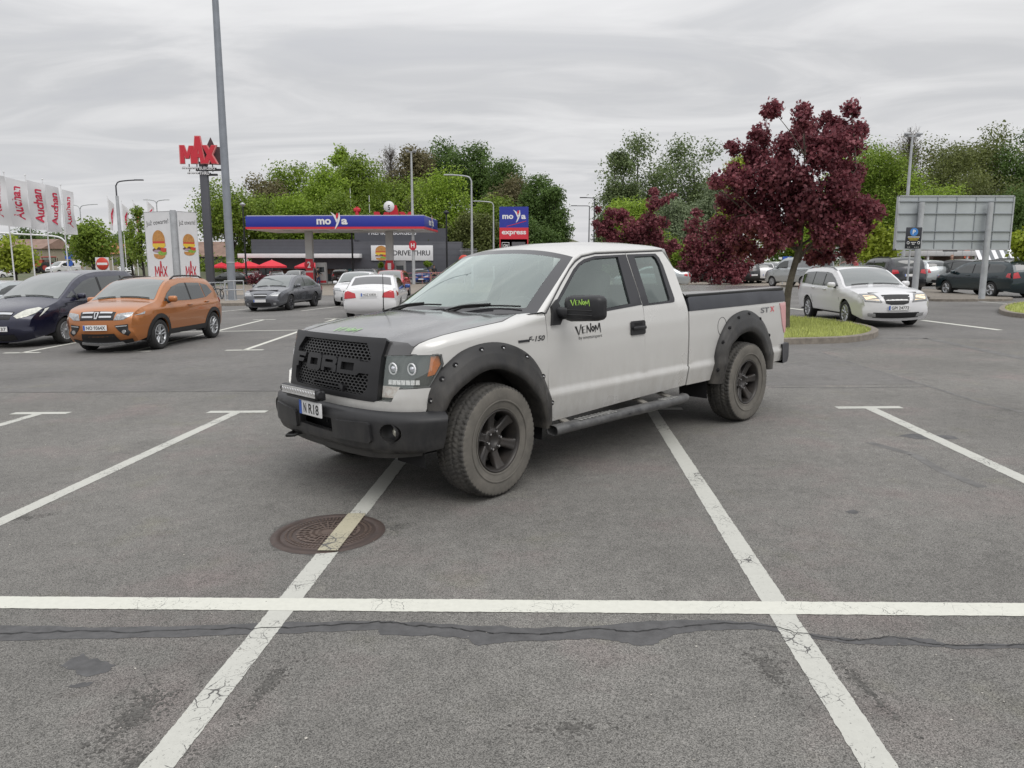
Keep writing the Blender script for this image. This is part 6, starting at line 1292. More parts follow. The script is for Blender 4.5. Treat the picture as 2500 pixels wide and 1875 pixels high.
    def rim_mesh():
        b = MB()
        b.lathe([(.236, .114), (.240, .120), (.236, .126), (.229, .125), (.222, .116), (.216, .095), (.208, .03), (.205, -.12), (.23, -.13)], 60)
        b.lathe([(.205, -.06), (.10, -.05), (.0, -.05)], 30, mi=1)
        b.lathe([(.215, .082), (.085, .040), (.085, .058), (.066, .066), (.052, .066), (.048, .050), (.0, .046)], 1 if False else 48, mi=0) if False else None
        # hub
        b.lathe([(.096, .0), (.098, .050), (.088, .062), (.060, .066), (.050, .064), (.046, .050), (.0, .048)], 36)
        for k in range(6):
            a0 = 2*math.pi*(k+.5)/6; rows = []
            for r, hwid, y, d in ((.070, .040, .060, .05), (.10, .036, .064, .055), (.14, .035, .074, .05), (.18, .040, .085, .045), (.205, .048, .098, .04), (.222, .054, .106, .03)):
                row = []
                for u, dy in ((-1, -d), (-1, -.012), (-.72, 0), (-.30, -.004), (.30, -.004), (.72, 0), (1, -.012), (1, -d)):
                    t = u*hwid; row.append((r*math.cos(a0)-t*math.sin(a0), y+dy, r*math.sin(a0)+t*math.cos(a0)))
                rows.append(row)
            b.grid(rows)
            a1 = 2*math.pi*k/6
            b.cyl((.070*math.cos(a1), .060, .070*math.sin(a1)), (.070*math.cos(a1), .082, .070*math.sin(a1)), .0125, .0085, 8, 2)
        return b
    ty, ri = tyre_mesh(), rim_mesh()
    first = None
    for (x, y, st) in ((WB, 1, 6), (0, 1, 0), (WB, -1, 6), (0, -1, 0)):
        M_ = Matrix.Translation((x, .935*y, TR)) @ Matrix.Rotation(R(st) + (0 if y > 0 else math.pi), 4, 'Z') @ Matrix.Rotation(R(11 if x else 34), 4, 'Y')
        b = MB(); b.cyl((0, -.10, 0), (0, .0, 0), .165, .165, 24); w = b.build('wheel', M_under, T, M_)
        if first is None: first = (ty.build('tyre', [M_tyre, M_side], w), ri.build('rim', [M_rim, M_dark, M_chrome], w))
        else:
            for o in first: c = o.copy(); COL.objects.link(c); c.parent = w
build_truck()
# ================================================================== other vehicles
KEEP_PLATES = {'hatchbackNO 9364X', 'estate_carGPI 24772', 'saloon_carNGZ 83838', 'minivan37'}
WHEEL_CACHE = {}
def wheel_meshes(r, w, style, parent):
    key = (round(r, 3), style)
    if key in WHEEL_CACHE:
        for o in WHEEL_CACHE[key]: c = o.copy(); COL.objects.link(c); c.parent = parent
        return
    h = w/2; rr = r*.66
    b = MB(); b.lathe([(rr, -h*.8), (r*.8, -h), (r*.93, -h*.96), (r, -h*.7), (r, h*.7), (r*.93, h*.96), (r*.8, h), (rr, h*.8)], 40); t = b.build('tyre', M_ctyre, parent)
    ns, dbl, m = {'double': (5, True, M_calloy), 'ten': (10, False, M_calloy), 'five': (5, False, M_calloy), 'dark': (5, True, M_calloyd), 'cover': (15, False, M_ccov)}[style]
    b = MB(); b.lathe([(rr*1.02, h*.75), (rr*1.03, h*.86), (rr*.95, h*.86), (rr*.90, h*.5), (rr*.88, -h*.5)], 36); b.lathe([(rr*.9, h*.05), (0, h*.05)], 24, mi=1); b.lathe([(rr*.26, h*.55), (rr*.24, h*.78), (0, h*.82)], 20)
    for k in range(ns):
        for d in ((-.5, .5) if dbl else (0,)):
            a = 2*math.pi*k/ns; wd = rr*(.085 if dbl else .26*5/ns+.03); rows = []
            for q, y in ((.2, .72), (.55, .70), (.96, .84)):
                off = d*rr*.30*(.6+q*.7); rows.append([((q*rr)*math.cos(a)-t_*math.sin(a), y*h-dy, (q*rr)*math.sin(a)+t_*math.cos(a)) for t_, dy in ((off-wd, .03), (off-wd*.7, 0), (off+wd*.7, 0), (off+wd, .03))])
            b.grid(rows)
    ri = b.build('rim', [m, M_gap], parent)
    WHEEL_CACHE[key] = (t, ri)
def make_car(name, label, pos, yaw, sp, col, group=None, cat='car', detail=1.0):
    """sp: silhouette etc.; x forward from the rear axle, z up"""
    T = thing(name, label, cat, (pos[0], pos[1], pos[2] if len(pos) > 2 else 0), R(yaw), group)
    W2 = sp['w']/2; WBc = sp['wb']; rw = sp['r']
    sil = [v for v in catmull([(x, z, 0) for x, z in sp['sil']], 4)]; sil = [(v.x, v.y) for v in sil]
    xf, xr = max(p[0] for p in sil), min(p[0] for p in sil); ztm = max(p[1] for p in sil)
    belt = sp.get('belt', .98); tumb = sp.get('tumb', .775)
    SLc = [0.0]
    for a, c in zip(sil, sil[1:]): SLc.append(SLc[-1]+math.dist(a, c))
    tops = {}
    def ztop(x):
        best = 0
        for a, c in zip(sil, sil[1:]):
            if (a[0]-x)*(c[0]-x) <= 0 and a[0] != c[0]: best = max(best, a[1]+(c[1]-a[1])*(x-a[0])/(c[0]-a[0]))
        return best
    xs_ = [xr+(xf-xr)*k/120 for k in range(121)]; zt_ = [ztop(x) for x in xs_]
    ft, rt = sp.get('ft', .17), sp.get('rt', .11)
    def YF(x, z):
        y = W2*lerp(z, [.15, .35, .62, .72, belt-.06, belt, ztm], [.86, .945, .99, 1.0, .985, .955, tumb])
        a = max(0, (x-(xf-.95))/.95); y *= 1-ft*a**3; a = max(0, ((xr+.75)-x)/.75); y *= 1-rt*min(a, 1)**3
        zt = lerp(x, xs_, zt_); k = max(0, (z-(zt-.15))/.15)
        return y-.06*min(k, 1)**2
    def SIDE(x, z, off=0, side=1): return Vector((x, (YF(x, z)+off)*side, z))
    nr = []
    for i in range(len(sil)):
        a, c = sil[max(i-1, 0)], sil[min(i+1, len(sil)-1)]; l = math.dist(a, c) or 1; nr.append(((c[1]-a[1])/l*1.0, -(c[0]-a[0])/l))
    # travelling from the front bottom over the roof to the rear: outward normal = (dz, -dx)
    def TOP(t, v, off=0):
        i = min(max(bisect.bisect_right(SLc, t)-1, 0), len(sil)-2); k = (t-SLc[i])/max(SLc[i+1]-SLc[i], 1e-6)
        x, z = sil[i][0]+(sil[i+1][0]-sil[i][0])*k, sil[i][1]+(sil[i+1][1]-sil[i][1])*k
        nx, nz = nr[i][0]+(nr[i+1][0]-nr[i][0])*k, nr[i][1]+(nr[i+1][1]-nr[i][1])*k
        c = (.045+sp.get('bow', .11)*abs(nx)**1.5)*(1-abs(v)**2.2)+off
        return Vector((x+nx*c, YF(x, z)*v, z+nz*c))
    def tz(z, front=True):            # arc position of height z on the nose or tail
        rng = range(len(sil)-1) if front else range(len(sil)-2, -1, -1)
        for i in rng:
            a, c = sil[i], sil[i+1]
            if (a[1]-z)*(c[1]-z) <= 0 and a[1] != c[1] : return SLc[i]+(SLc[i+1]-SLc[i])*(z-a[1])/(c[1]-a[1])
        return 0
    def tnear(p): i = min(range(len(sil)), key=lambda k: math.dist(sil[k], p)); return SLc[i]
    st = .10/detail
    # body
    b = MB(); ra = rw+sp.get('gap', .05); zb = sp.get('zb', .22)
    arc = lambda cx: [(cx+ra*math.cos(R(a)), rw+ra*math.sin(R(a))) for a in range(-20, 201, 20)]
    low = arc(0)[::-1]; lowf = arc(WBc)[::-1]
    poly = sil+[(xr+.1, zb)]*0+[p for p in low if p[1] > zb-.02]+[p for p in lowf if p[1] > zb-.02]
    for side in (1, -1):
        b.panel([(-x, z) for x, z in poly], lambda u, z: SIDE(-u, z, 0, side), st, thick=.03*side, back=False)
    n = 15; rows = [[TOP(SLc[i], -1+2*j/(n-1)) for j in range(n)] for i in range(len(sil))]
    b.grid(rows)
    b.box(((xf+xr)/2, 0, zb+.12), (xf-xr-.5, W2*1.55, .16), mi=2); b.box((WBc*.5, 0, .62), (WBc*1.5, W2*1.3, .5), mi=2)
    for x in (0, WBc):
        for side in (1, -1):
            b.grid([[(x+(ra+.01)*math.cos(R(a)), y*side, rw+(ra+.01)*math.sin(R(a))) for y in (W2*.62, W2*.93)] for a in range(-15, 196, 15)], mi=2)
    for seam in sp.get('seams', []):
        for side in (1, -1): b.tube([SIDE(x, z, .001, side) for x, z in seam], .0055, 4, mi=1)
    body = b.build('body', [col, M_gap, M_plast], T)
    def patch(nm, poly, F, m, step=.12, thick=0.0, par=T): q = MB(); q.panel(poly, F, step/detail, thick=thick); return q.build(nm, m, par)
    # glass
    gz = sp.get('glassy', M_win)
    if 'ws' in sp:
        t0, t1 = tnear(sp['ws'][0]), tnear(sp['ws'][1]); vb, vt = sp.get('wsv', (.93, .90))
        q = MB(); q.grid([[TOP(t0+(t1-t0)*i/8, (vb+(vt-vb)*i/8)*(-1+j/6), .005) for j in range(13)] for i in range(9)]); q.build('windscreen', M_wind, T)
        q = MB(); pp = [TOP(t0+(t1-t0)*.03, v, .02) for v in (-.05, .3, .6, .8)]; q.tube(pp, .010, 4); q.tube([TOP(t0+(t1-t0)*.03, v, .02) for v in (-.75, -.5, -.2)], .010, 4); q.build('wiper', M_gap, T)
    if 'rw' in sp:
        t0, t1 = tnear(sp['rw'][0]), tnear(sp['rw'][1]); q = MB(); vr = sp.get('rwv', .88)
        q.grid([[TOP(t0+(t1-t0)*i/6, vr*(-1+j/6), .005) for j in range(13)] for i in range(7)]); q.build('rear_window', sp.get('rwm', M_win), T)
    ws_ = sp.get('wins', [])
    for wa, wb_ in zip(ws_, ws_[1:]):
        xa = min(p[0] for p in wa); ea = sorted([p for p in wa if p[0] < xa+.10], key=lambda p: p[1]); xb = max(p[0] for p in wb_); eb = sorted([p for p in wb_ if p[0] > xb-.10], key=lambda p: p[1])
        if len(ea) > 1 and len(eb) > 1 and 0 < xa-xb < .2:
            for side in (1, -1): patch('window_pillar', [(-ea[0][0], ea[0][1]), (-eb[0][0], eb[0][1]), (-eb[-1][0], eb[-1][1]), (-ea[-1][0], ea[-1][1])], lambda u, z: SIDE(-u, z, .003, side), M_plast)
    for wpoly in ws_:
        for side in (1, -1): patch('side_window', [(-x, z) for x, z in wpoly], lambda u, z: SIDE(-u, z, .005, side), gz)
    for wpoly, m in sp.get('side_patches', []):
        for side in (1, -1): patch('trim_panel', [(-x, z) for x, z in wpoly], lambda u, z: SIDE(-u, z, .008, side), m, .08, .006*side)
    # nose and tail pieces: polygons in (v, z)
    for nm, poly, m in sp.get('nose', []):
        q = MB(); q.panel(poly, lambda v, z: TOP(tz(z), v, .008), .12/detail, thick=0); q.build(nm, m, T)
    for nm, poly, m in sp.get('nose2', []):
        for s_ in (1, -1): q = MB(); q.panel([(v*s_, z) for v, z in poly], lambda v, z: TOP(tz(z), v, .010), .10/detail, thick=0); q.build(nm, m, T)
    for nm, poly, m in sp.get('tail', []):
        q = MB(); q.panel(poly, lambda v, z: TOP(tz(z, False), v, .008), .12/detail, thick=0); q.build(nm, m, T)
    for nm, poly, m in sp.get('tail2', []):
        for s_ in (1, -1): q = MB(); q.panel([(v*s_, z) for v, z in poly], lambda v, z: TOP(tz(z, False), v, .010), .10/detail, thick=0); q.build(nm, m, T)
    for nm, poly, m in sp.get('side2', []):
        for side in (1, -1): patch(nm, [(-x, z) for x, z in poly], lambda u, z: SIDE(-u, z, .009, side), m)
    # plates
    for key, fr in (('fplate', True), ('rplate', False)):
        if key in sp:
            v0, z0, txt = sp[key]
            if name+txt not in KEEP_PLATES: txt = ''
            t = tz(z0, fr); c = TOP(t, v0, .018); c2 = TOP(t, v0, .2); nv_ = (c2-c); nv_.y = 0; nv_.normalize()
            uy = Vector((0, 1 if fr else -1, 0)); uz = nv_.cross(uy); q = MB(); F = plane_map(c, uy, uz)
            q.prism([(-.26, -.057), (.26, -.057), (.26, .057), (-.26, .057)], F, .012); pl = q.build('number_plate', M_white, T)
            q = MB(); q.add([F(x, y, .0145) for x, y in ((-.255, -.052), (-.215, -.052), (-.215, .052), (-.255, .052))], [(0, 1, 2, 3)]); q.build('plate_band', M_blue, pl)
            if txt: q = MB(); put_text(q, txt, lambda u, v: F(u+(.02 if len(txt) > 2 else .17), v, .0145), .42 if len(txt) > 2 else .13, .075, offset=.015); q.build('plate_lettering', M_ink, pl)
    # mirrors, handles, rails
    if 'mir' in sp:
        mx_, mz_ = sp['mir']
        for side in (1, -1):
            q = MB(); y0 = YF(mx_, mz_); q.box((mx_, (y0+.12)*side, mz_+.03), (.12, .20, .14), Matrix.Rotation(.15*side, 3, 'Z'), bev=.045); q.box((mx_+.02, (y0+.02)*side, mz_-.03), (.08, .10, .06), mi=1, bev=.02); q.build('wing_mirror', [sp.get('mirm', col), M_plast], T)
    for hx, hz in sp.get('handles', []):
        for side in (1, -1): q = MB(); q.box(SIDE(hx, hz, .018, side), (.19, .03, .035), bev=.012); q.build('door_handle', sp.get('hm', col), T)
    if 'rails' in sp:
        x0, x1, dz = sp['rails']
        for side in (1, -1):
            q = MB(); pp = [];
            for k in range(9):
                x = x0+(x1-x0)*k/8; p = SIDE(x, ztop(x), -.03, side); pp.append(p+Vector((0, 0, dz if 0 < k < 8 else .0)))
            q.tube(pp, .020, 6); q.build('roof_rail', sp.get('railm', M_plast), T)
    for fn in sp.get('extra', []): fn(T, TOP, SIDE, tz, MB)
    # wheels
    for x in (0, WBc):
        for side in (1, -1):
            q = MB(); q.cyl((0, -.12, 0), (0, 0, 0), rw*.55, rw*.55, 16)
            M_ = Matrix.Translation((x, side*(W2-.125), rw)) @ Matrix.Rotation((0 if side > 0 else math.pi)+(R(sp.get('steer', 0)) if x else 0), 4, 'Z') @ Matrix.Rotation(rnd.uniform(0, 1), 4, 'Y')
            w_ = q.build('wheel', M_plast, T, M_); wheel_meshes(rw, .21, sp.get('wheel', 'five'), w_)
    return T

# --- silhouettes
def S_hatch(d=None):
    s = dict(w=1.78, wb=2.55, r=.315, belt=.95, zb=.24, sil=[(3.25, .24), (3.33, .42), (3.33, .60), (3.27, .76), (3.05, .90), (2.45, 1.01), (2.05, 1.27), (1.70, 1.43), (1.2, 1.49), (.3, 1.47), (-.30, 1.38), (-.52, 1.08), (-.62, .90), (-.66, .60), (-.62, .38), (-.52, .26)],
             ws=((2.42, 1.02), (1.72, 1.42)), rw=((-.30, 1.37), (-.52, 1.08)), wins=[[(2.25, 1.02), (1.80, 1.28), (1.42, 1.38), (1.02, 1.39), (1.02, .99)], [(.95, .99), (.95, 1.39), (.2, 1.36), (-.12, 1.22), (-.05, 1.02)]],
             nose=[('grille', [(-.45, .66), (.45, .66), (.40, .57), (-.40, .57)], M_plast), ('lower_grille', [(-.62, .30), (.62, .30), (.58, .44), (-.58, .44)], M_plast)], nose2=[('headlight', [(.52, .64), (.99, .70), (.99, .82), (.66, .76)], M_hl)],
             tail2=[('tail_light', [(.72, .80), (1.0, .80), (1.0, 1.02), (.84, 1.03)], M_ctail)], side2=[('tail_light', [(-.60, .82), (-.46, .84), (-.46, 1.0), (-.56, 1.0)], M_ctail)], tail=[('rear_bumper_insert', [(-.7, .30), (.7, .30), (.7, .42), (-.7, .42)], M_plast)],
             mir=(2.05, 1.02), handles=[(1.15, .90), (.15, .92)], seams=[[(2.22, .30), (2.25, .7), (2.27, 1.0)], [(.98, .30), (.98, 1.40)], [(-.02, 1.0), (.10, .7), (.36, .45)]], fplate=(0, .50, 'NO 4817'), rplate=(0, .62, 'NE 5521'), wheel='five')
    s.update(d or {}); return s
def S_sedan(d=None):
    s = dict(w=1.82, wb=2.72, r=.325, belt=.94, zb=.22, sil=[(3.52, .22), (3.60, .40), (3.60, .56), (3.52, .70), (3.25, .83), (2.62, .95), (2.20, 1.18), (1.75, 1.37), (1.25, 1.43), (.5, 1.42), (.05, 1.34), (-.45, 1.09), (-.62, 1.02), (-1.00, 1.0), (-1.07, .86), (-1.10, .60), (-1.06, .38), (-.95, .25)],
             ws=((2.60, .96), (1.77, 1.36)), wsv=(.92, .89), rw=((.05, 1.335), (-.46, 1.09)), wins=[[(2.30, .99), (1.95, 1.17), (1.55, 1.31), (1.12, 1.34), (1.12, .955)], [(1.05, .955), (1.05, 1.34), (.55, 1.335), (.12, 1.24), (-.10, 1.04), (-.02, .97)]],
             nose=[('grille', [(-.40, .66), (.40, .66), (.34, .54), (-.34, .54)], M_plast), ('lower_grille', [(-.60, .27), (.60, .27), (.56, .40), (-.56, .40)], M_plast)], nose2=[('headlight', [(.50, .60), (.99, .62), (.99, .76), (.70, .73)], M_hl), ('fog_light', [(.72, .30), (.86, .30), (.86, .38), (.72, .38)], M_csilver)],
             tail2=[('tail_light', [(.52, .72), (1.0, .74), (1.0, .95), (.80, .95), (.54, .88)], M_ctail)], side2=[('tail_light', [(-1.02, .76), (-.78, .80), (-.80, .94), (-.98, .94)], M_ctail)],
             mir=(2.08, .98), handles=[(1.30, .86), (.28, .88)], seams=[[(2.40, .30), (2.42, .7), (2.42, .95)], [(1.08, .30), (1.08, 1.38)], [(-.06, .98), (.10, .7), (.38, .48)]], fplate=(0, .46, 'NO 88213'), rplate=(0, .80, 'NOE 63854'), wheel='dark', hm=None)
    s.pop('hm'); s.update(d or {}); return s
def S_wagon(d=None):
    s = dict(w=1.81, wb=2.69, r=.325, belt=.96, zb=.22, sil=[(3.48, .22), (3.56, .40), (3.56, .58), (3.49, .74), (3.22, .88), (2.60, 1.00), (2.18, 1.22), (1.72, 1.41), (1.2, 1.47), (.2, 1.48), (-.50, 1.44), (-.80, 1.36), (-.98, 1.08), (-1.02, .90), (-1.05, .60), (-1.0, .38), (-.90, .25)],
             ws=((2.58, 1.01), (1.74, 1.40)), rw=((-.80, 1.36), (-.97, 1.08)), wins=[[(2.34, 1.01), (1.95, 1.20), (1.55, 1.34), (1.12, 1.37), (1.12, .985)], [(1.05, .985), (1.05, 1.37), (.30, 1.375), (.30, .995)], [(.24, 1.0), (.24, 1.375), (-.45, 1.35), (-.70, 1.26), (-.62, 1.03)]],
             nose=[('grille', [(-.44, .76), (.44, .76), (.36, .60), (.2, .57), (-.2, .57), (-.36, .60)], M_plast), ('lower_grille', [(-.72, .29), (.72, .29), (.70, .40), (-.70, .40)], M_plast)], nose2=[('headlight', [(.48, .62), (.98, .65), (.99, .80), (.62, .77)], M_hl), ('fog_light', [(.60, .30), (.84, .31), (.84, .39), (.62, .38)], M_csilver)],
             tail2=[('tail_light', [(.66, .80), (1.0, .78), (1.0, 1.0), (.80, 1.02)], M_ctail)], side2=[('tail_light', [(-1.0, .80), (-.80, .84), (-.84, 1.0), (-.96, 1.0)], M_ctail)],
             mir=(2.14, 1.0), handles=[(1.30, .90), (.42, .92)], seams=[[(2.38, .30), (2.40, .7), (2.42, .98)], [(1.08, .30), (1.08, 1.40)], [(.27, 1.0), (.32, .7), (.40, .5)]], fplate=(0, .47, 'NPI 24773'), rplate=(0, .76, 'NO 72613'), rails=(1.5, -.6, .035), wheel='ten')
    s.update(d or {}); return s
def S_van(d=None):
    s = dict(w=1.81, wb=2.73, r=.32, belt=1.14, tumb=.84, zb=.25, sil=[(3.45, .25), (3.55, .45), (3.55, .68), (3.48, .86), (3.2, 1.02), (2.75, 1.14), (2.30, 1.48), (1.92, 1.70), (1.4, 1.80), (.2, 1.82), (-.65, 1.78), (-.80, 1.55), (-.90, 1.05), (-.93, .70), (-.90, .42), (-.80, .28)],
             ws=((2.73, 1.15), (1.95, 1.69)), rw=((-.68, 1.74), (-.86, 1.18)), wins=[[(2.45, 1.18), (2.05, 1.48), (1.75, 1.60), (1.35, 1.62), (1.35, 1.14)], [(1.25, 1.16), (1.25, 1.62), (.30, 1.62), (.30, 1.18)]],
             nose=[('grille', [(-.5, .74), (.5, .74), (.45, .62), (-.45, .62)], M_plast), ('front_bumper', [(-.97, .30), (.97, .30), (.95, .52), (-.95, .52)], M_plast)], nose2=[('headlight', [(.62, .74), (.99, .80), (.99, 1.0), (.74, .95)], M_hl)],
             tail2=[('tail_light', [(.86, .72), (1.0, .72), (1.0, 1.25), (.90, 1.25)], M_ctail)], side2=[('tail_light', [(-.90, .74), (-.78, .80), (-.76, 1.2), (-.84, 1.24)], M_ctail)], tail=[('rear_bumper', [(-.96, .32), (.96, .32), (.96, .55), (-.96, .55)], M_plast)],
             mir=(2.25, 1.18), handles=[(1.48, 1.02), (.35, 1.04)], seams=[[(2.5, .35), (2.55, .8), (2.5, 1.14)], [(1.30, .35), (1.30, 1.66)], [(.22, .5), (.22, 1.66)]], rplate=(0, .78, 'NO 90417'), wheel='cover')
    s.update(d or {}); return s
P_navy = paint('navy_paint', (.012, .013, .035), .3); P_orange = paint('copper_paint', (.40, .145, .040), .35, .28); P_grey = paint('graphite_paint', (.13, .135, .15), .6); P_white = paint('white_paint', (.68, .68, .69)); P_red = paint('red_paint', (.42, .03, .04))
P_blue = paint('blue_paint', (.02, .07, .30), .2); P_brown = paint('dark_brown_paint', (.05, .035, .035), .4); P_black = paint('black_paint', (.010, .011, .013)); P_silver = paint('light_silver_paint', (.46, .49, .50), .5); P_green = paint('dark_teal_paint', (.014, .030, .036), .3); P_dgrey = paint('dark_grey_paint', (.05, .052, .058), .5); P_mauve = paint('mauve_grey_paint', (.19, .16, .18), .5)
def build_cars():
    # navy minivan
    def mv_extra(T, TOP, SIDE, tz, MB):
        q = MB(); q.panel([(-.42, .70), (.42, .70), (.42, .735), (-.42, .735)], lambda v, z: TOP(tz(z), v, .02), .1, thick=.01); q.build('chrome_bar', M_csilver, T)
    make_car('minivan', 'dark navy minivan with clear oval headlights, beside the copper orange hatchback', (-11.69, 21.47), -94, dict(w=1.85, wb=2.82, r=.325, belt=1.10, tumb=.76, zb=.22, ft=.22, bow=.16,
        sil=[(3.66, .22), (3.76, .38), (3.76, .55), (3.70, .72), (3.45, .90), (2.95, 1.06), (2.60, 1.22), (2.05, 1.52), (1.55, 1.68), (.9, 1.75), (0, 1.75), (-.55, 1.69), (-.82, 1.30), (-.90, 1.0), (-.94, .6), (-.88, .36), (-.80, .25)], ws=((2.90, 1.08), (1.57, 1.67)), wsv=(.95, .90), rw=((-.58, 1.64), (-.80, 1.3)),
        wins=[[(2.66, 1.13), (2.36, 1.29), (2.30, 1.12)], [(2.25, 1.12), (2.30, 1.30), (1.85, 1.50), (1.45, 1.59), (1.25, 1.60), (1.25, 1.10)], [(1.15, 1.10), (1.15, 1.61), (.15, 1.63), (.15, 1.13)], [(.08, 1.13), (.08, 1.63), (-.40, 1.60), (-.66, 1.28), (-.6, 1.16)]],
        nose=[('grille', [(-.42, .76), (.42, .76), (.40, .63), (-.40, .63)], M_plast), ('lower_grille', [(-.5, .27), (.5, .27), (.5, .38), (-.5, .38)], M_plast)], nose2=[('headlight', [(.50, .68), (.62, .65), (.86, .71), (.985, .80), (.985, .90), (.86, .91), (.66, .83)], mat('oval_headlamp', (.66, .66, .58), .1, .2, coat=1.0, noise=(18, .4), col2=(.40, .40, .36)))],
        side2=[('headlight_side', [(3.62, .72), (3.30, .93), (3.42, .90)], MAT['oval_headlamp'])], tail2=[('tail_light', [(.8, .8), (1, .8), (1, 1.2), (.86, 1.2)], M_ctail)], mir=(2.25, 1.12), handles=[(1.4, .98), (.3, 1.0)], seams=[[(2.42, .3), (2.45, .7), (2.36, 1.12)], [(1.2, .3), (1.2, 1.64)], [(.12, 1.1), (.2, .7), (.42, .45)]], fplate=(0, .46, '37'), wheel='cover', extra=[mv_extra])
        , P_navy)
    # copper hatchback
    clad = lambda cx: [(cx+.47*math.cos(R(a)), .335+.47*math.sin(R(a))) for a in range(-12, 193, 12)]+[(cx+.375*math.cos(R(a)), .335+.375*math.sin(R(a))) for a in range(192, -13, -12)]
    def or_extra(T, TOP, SIDE, tz, MB):
        for z in (.735, .795):
            for s_ in (1, -1): q = MB(); q.panel([(v*s_, z+dz) for v, dz in ((.10, 0), (.46, .004), (.46, .028), (.10, .024))], lambda v, z: TOP(tz(z), v, .02), .1, thick=.008); q.build('grille_bar', M_csilver, T)
        q = MB(); q.panel([(-.07, .81), (.07, .81), (.04, .72), (-.04, .72)], lambda v, z: TOP(tz(z), v, .026), .1, [[(-.035, .80), (.035, .80), (.02, .74), (-.02, .74)]], .01); q.build('nose_emblem', M_csilver, T)
        q = MB(); q.panel([(-.66, .26), (.66, .26), (.62, .31), (-.62, .31)], lambda v, z: TOP(tz(z), v, .03), .1, thick=.02); q.build('skid_plate', M_csilver, T)
        for s_ in (1, -1):
            q = MB(); q.panel([(.60*s_, .57), (.90*s_, .585), (.90*s_, .605), (.60*s_, .59)], lambda v, z: TOP(tz(z), v, .02), .1, thick=0); q.build('fog_trim', M_csilver, T)
            q = MB(); q.cyl(TOP(tz(.48), .78*s_, .0), TOP(tz(.48), .78*s_, .022), .045, .04, 12); q.build('fog_light', M_refl, T)
    make_car('hatchback', 'copper orange crossover hatchback with black roof rails and wheel arch cladding', (-8.54, 19.48), -94, S_hatch(dict(w=1.82, wb=2.60, r=.335, belt=.99, zb=.28, gap=.04,
        sil=[(3.28, .26), (3.40, .42), (3.41, .62), (3.37, .80), (3.20, .94), (2.85, 1.02), (2.50, 1.09), (2.05, 1.36), (1.72, 1.50), (1.2, 1.555), (.4, 1.54), (-.20, 1.48), (-.48, 1.18), (-.56, 1.0), (-.66, .80), (-.66, .55), (-.62, .40), (-.52, .28)],
        ws=((2.48, 1.10), (1.74, 1.49)), rw=((-.22, 1.45), (-.48, 1.18)), wins=[[(2.32, 1.06), (2.05, 1.24), (1.75, 1.37), (1.35, 1.44), (1.12, 1.445), (1.12, 1.035)], [(1.04, 1.035), (1.04, 1.445), (.40, 1.425), (.34, 1.06)], [(.30, 1.06), (.35, 1.42), (.02, 1.36), (-.15, 1.18)]],
        nose=[('grille', [(-.54, .83), (.54, .83), (.52, .70), (-.52, .70)], M_plast), ('lower_grille', [(-.58, .33), (.58, .33), (.50, .46), (-.50, .46)], M_plast), ('bumper_lip', [(-.90, .25), (.90, .25), (.90, .34), (-.90, .34)], M_plast)],
        nose2=[('headlight', [(.53, .70), (.78, .71), (.985, .80), (.985, .87), (.60, .80)], M_hl), ('fog_pocket', [(.56, .60), (.92, .63), (.94, .46), (.84, .40), (.70, .46)], M_plast)], side2=[('headlight_side', [(3.36, .81), (3.10, .885), (3.14, .83)], M_hl), ('tail_light', [(-.64, .90), (-.42, .93), (-.45, 1.03), (-.56, 1.04)], M_ctail)],
        side_patches=[(clad(2.6), M_plast), (clad(0), M_plast), ([(2.20, .30), (2.14, .42), (.46, .42), (.40, .30)], M_plast)], mir=(2.12, 1.07), handles=[(1.22, .93), (.32, .96)], rails=(1.55, -.05, .055), fplate=(-.02, .56, 'NO 9364X'), wheel='double', extra=[or_extra])), P_orange, detail=1.3)
    # graphite saloon
    make_car('saloon_car', 'graphite grey saloon turning in the lane before the petrol station', (-9.75, 34.5), -97, S_sedan(dict(w=1.84, wb=2.705, extra=[lambda T, TOP, SIDE, tz, MB: (lambda q: (q.panel([(-.40, .60), (.40, .60), (.40, .62), (-.40, .62)], lambda v, z: TOP(tz(z), v, .02), .1, thick=.01), q.build('grille_bar', M_csilver, T)))(MB())])), P_grey)
    # white saloon seen from behind
    make_car('saloon_car', 'white saloon seen from behind with blue mirror caps and red tail lights', (-4.72, 26.1), 93, S_sedan(dict(wb=2.76, rplate=(0, .80, 'NGZ 83838'), w=1.88, rt=.06, tail=[('plate_recess', [(-.36, .70), (.36, .70), (.40, .86), (-.40, .86)], P_white)], mirm=P_blue, wheel='five', tail2=[('tail_light', [(.52, .72), (1.0, .70), (1.0, .93), (.88, .95), (.56, .86)], M_ctail)], rwm=mat('grey_rear_glass', (.10, .10, .105), .08, spec=.8), rwv=.86)), P_white, detail=1.2)
    make_car('hatchback', 'white hatchback facing forward, parked behind the white saloon', (-7.2, 37.4), -90, S_hatch(dict(w=1.80)), P_white)
    make_car('hatchback', 'red hatchback mostly hidden behind the white saloon', (-6.85, 45.2), -90, S_hatch(dict(wheel='cover')), P_red)
    # by the restaurant
    make_car('saloon_car', 'bright blue saloon facing the forecourt near the staked tree', (-8.95, 77.5), -86, S_sedan(), P_blue, 'cars parked by the restaurant')
    make_car('hatchback', 'dark brown hatchback parked rear outward in front of the restaurant', (-18.0, 80.5), 96, S_hatch(), P_brown, 'cars parked by the restaurant')
    make_car('hatchback', 'mauve grey hatchback at the right end of the restaurant cars', (-5.4, 77.5), -88, S_hatch(dict(wheel='cover')), P_mauve, 'cars parked by the restaurant')
    make_car('estate_car', 'dark grey estate with roof rails behind the pump island', (-16.3, 88), 178, S_wagon(), P_dgrey, 'cars parked by the restaurant')
    make_car('hatchback', 'silver hatchback under the red parasols, nose outward', (-27.3, 88.5), -70, S_hatch(), P_silver, 'cars parked by the restaurant')
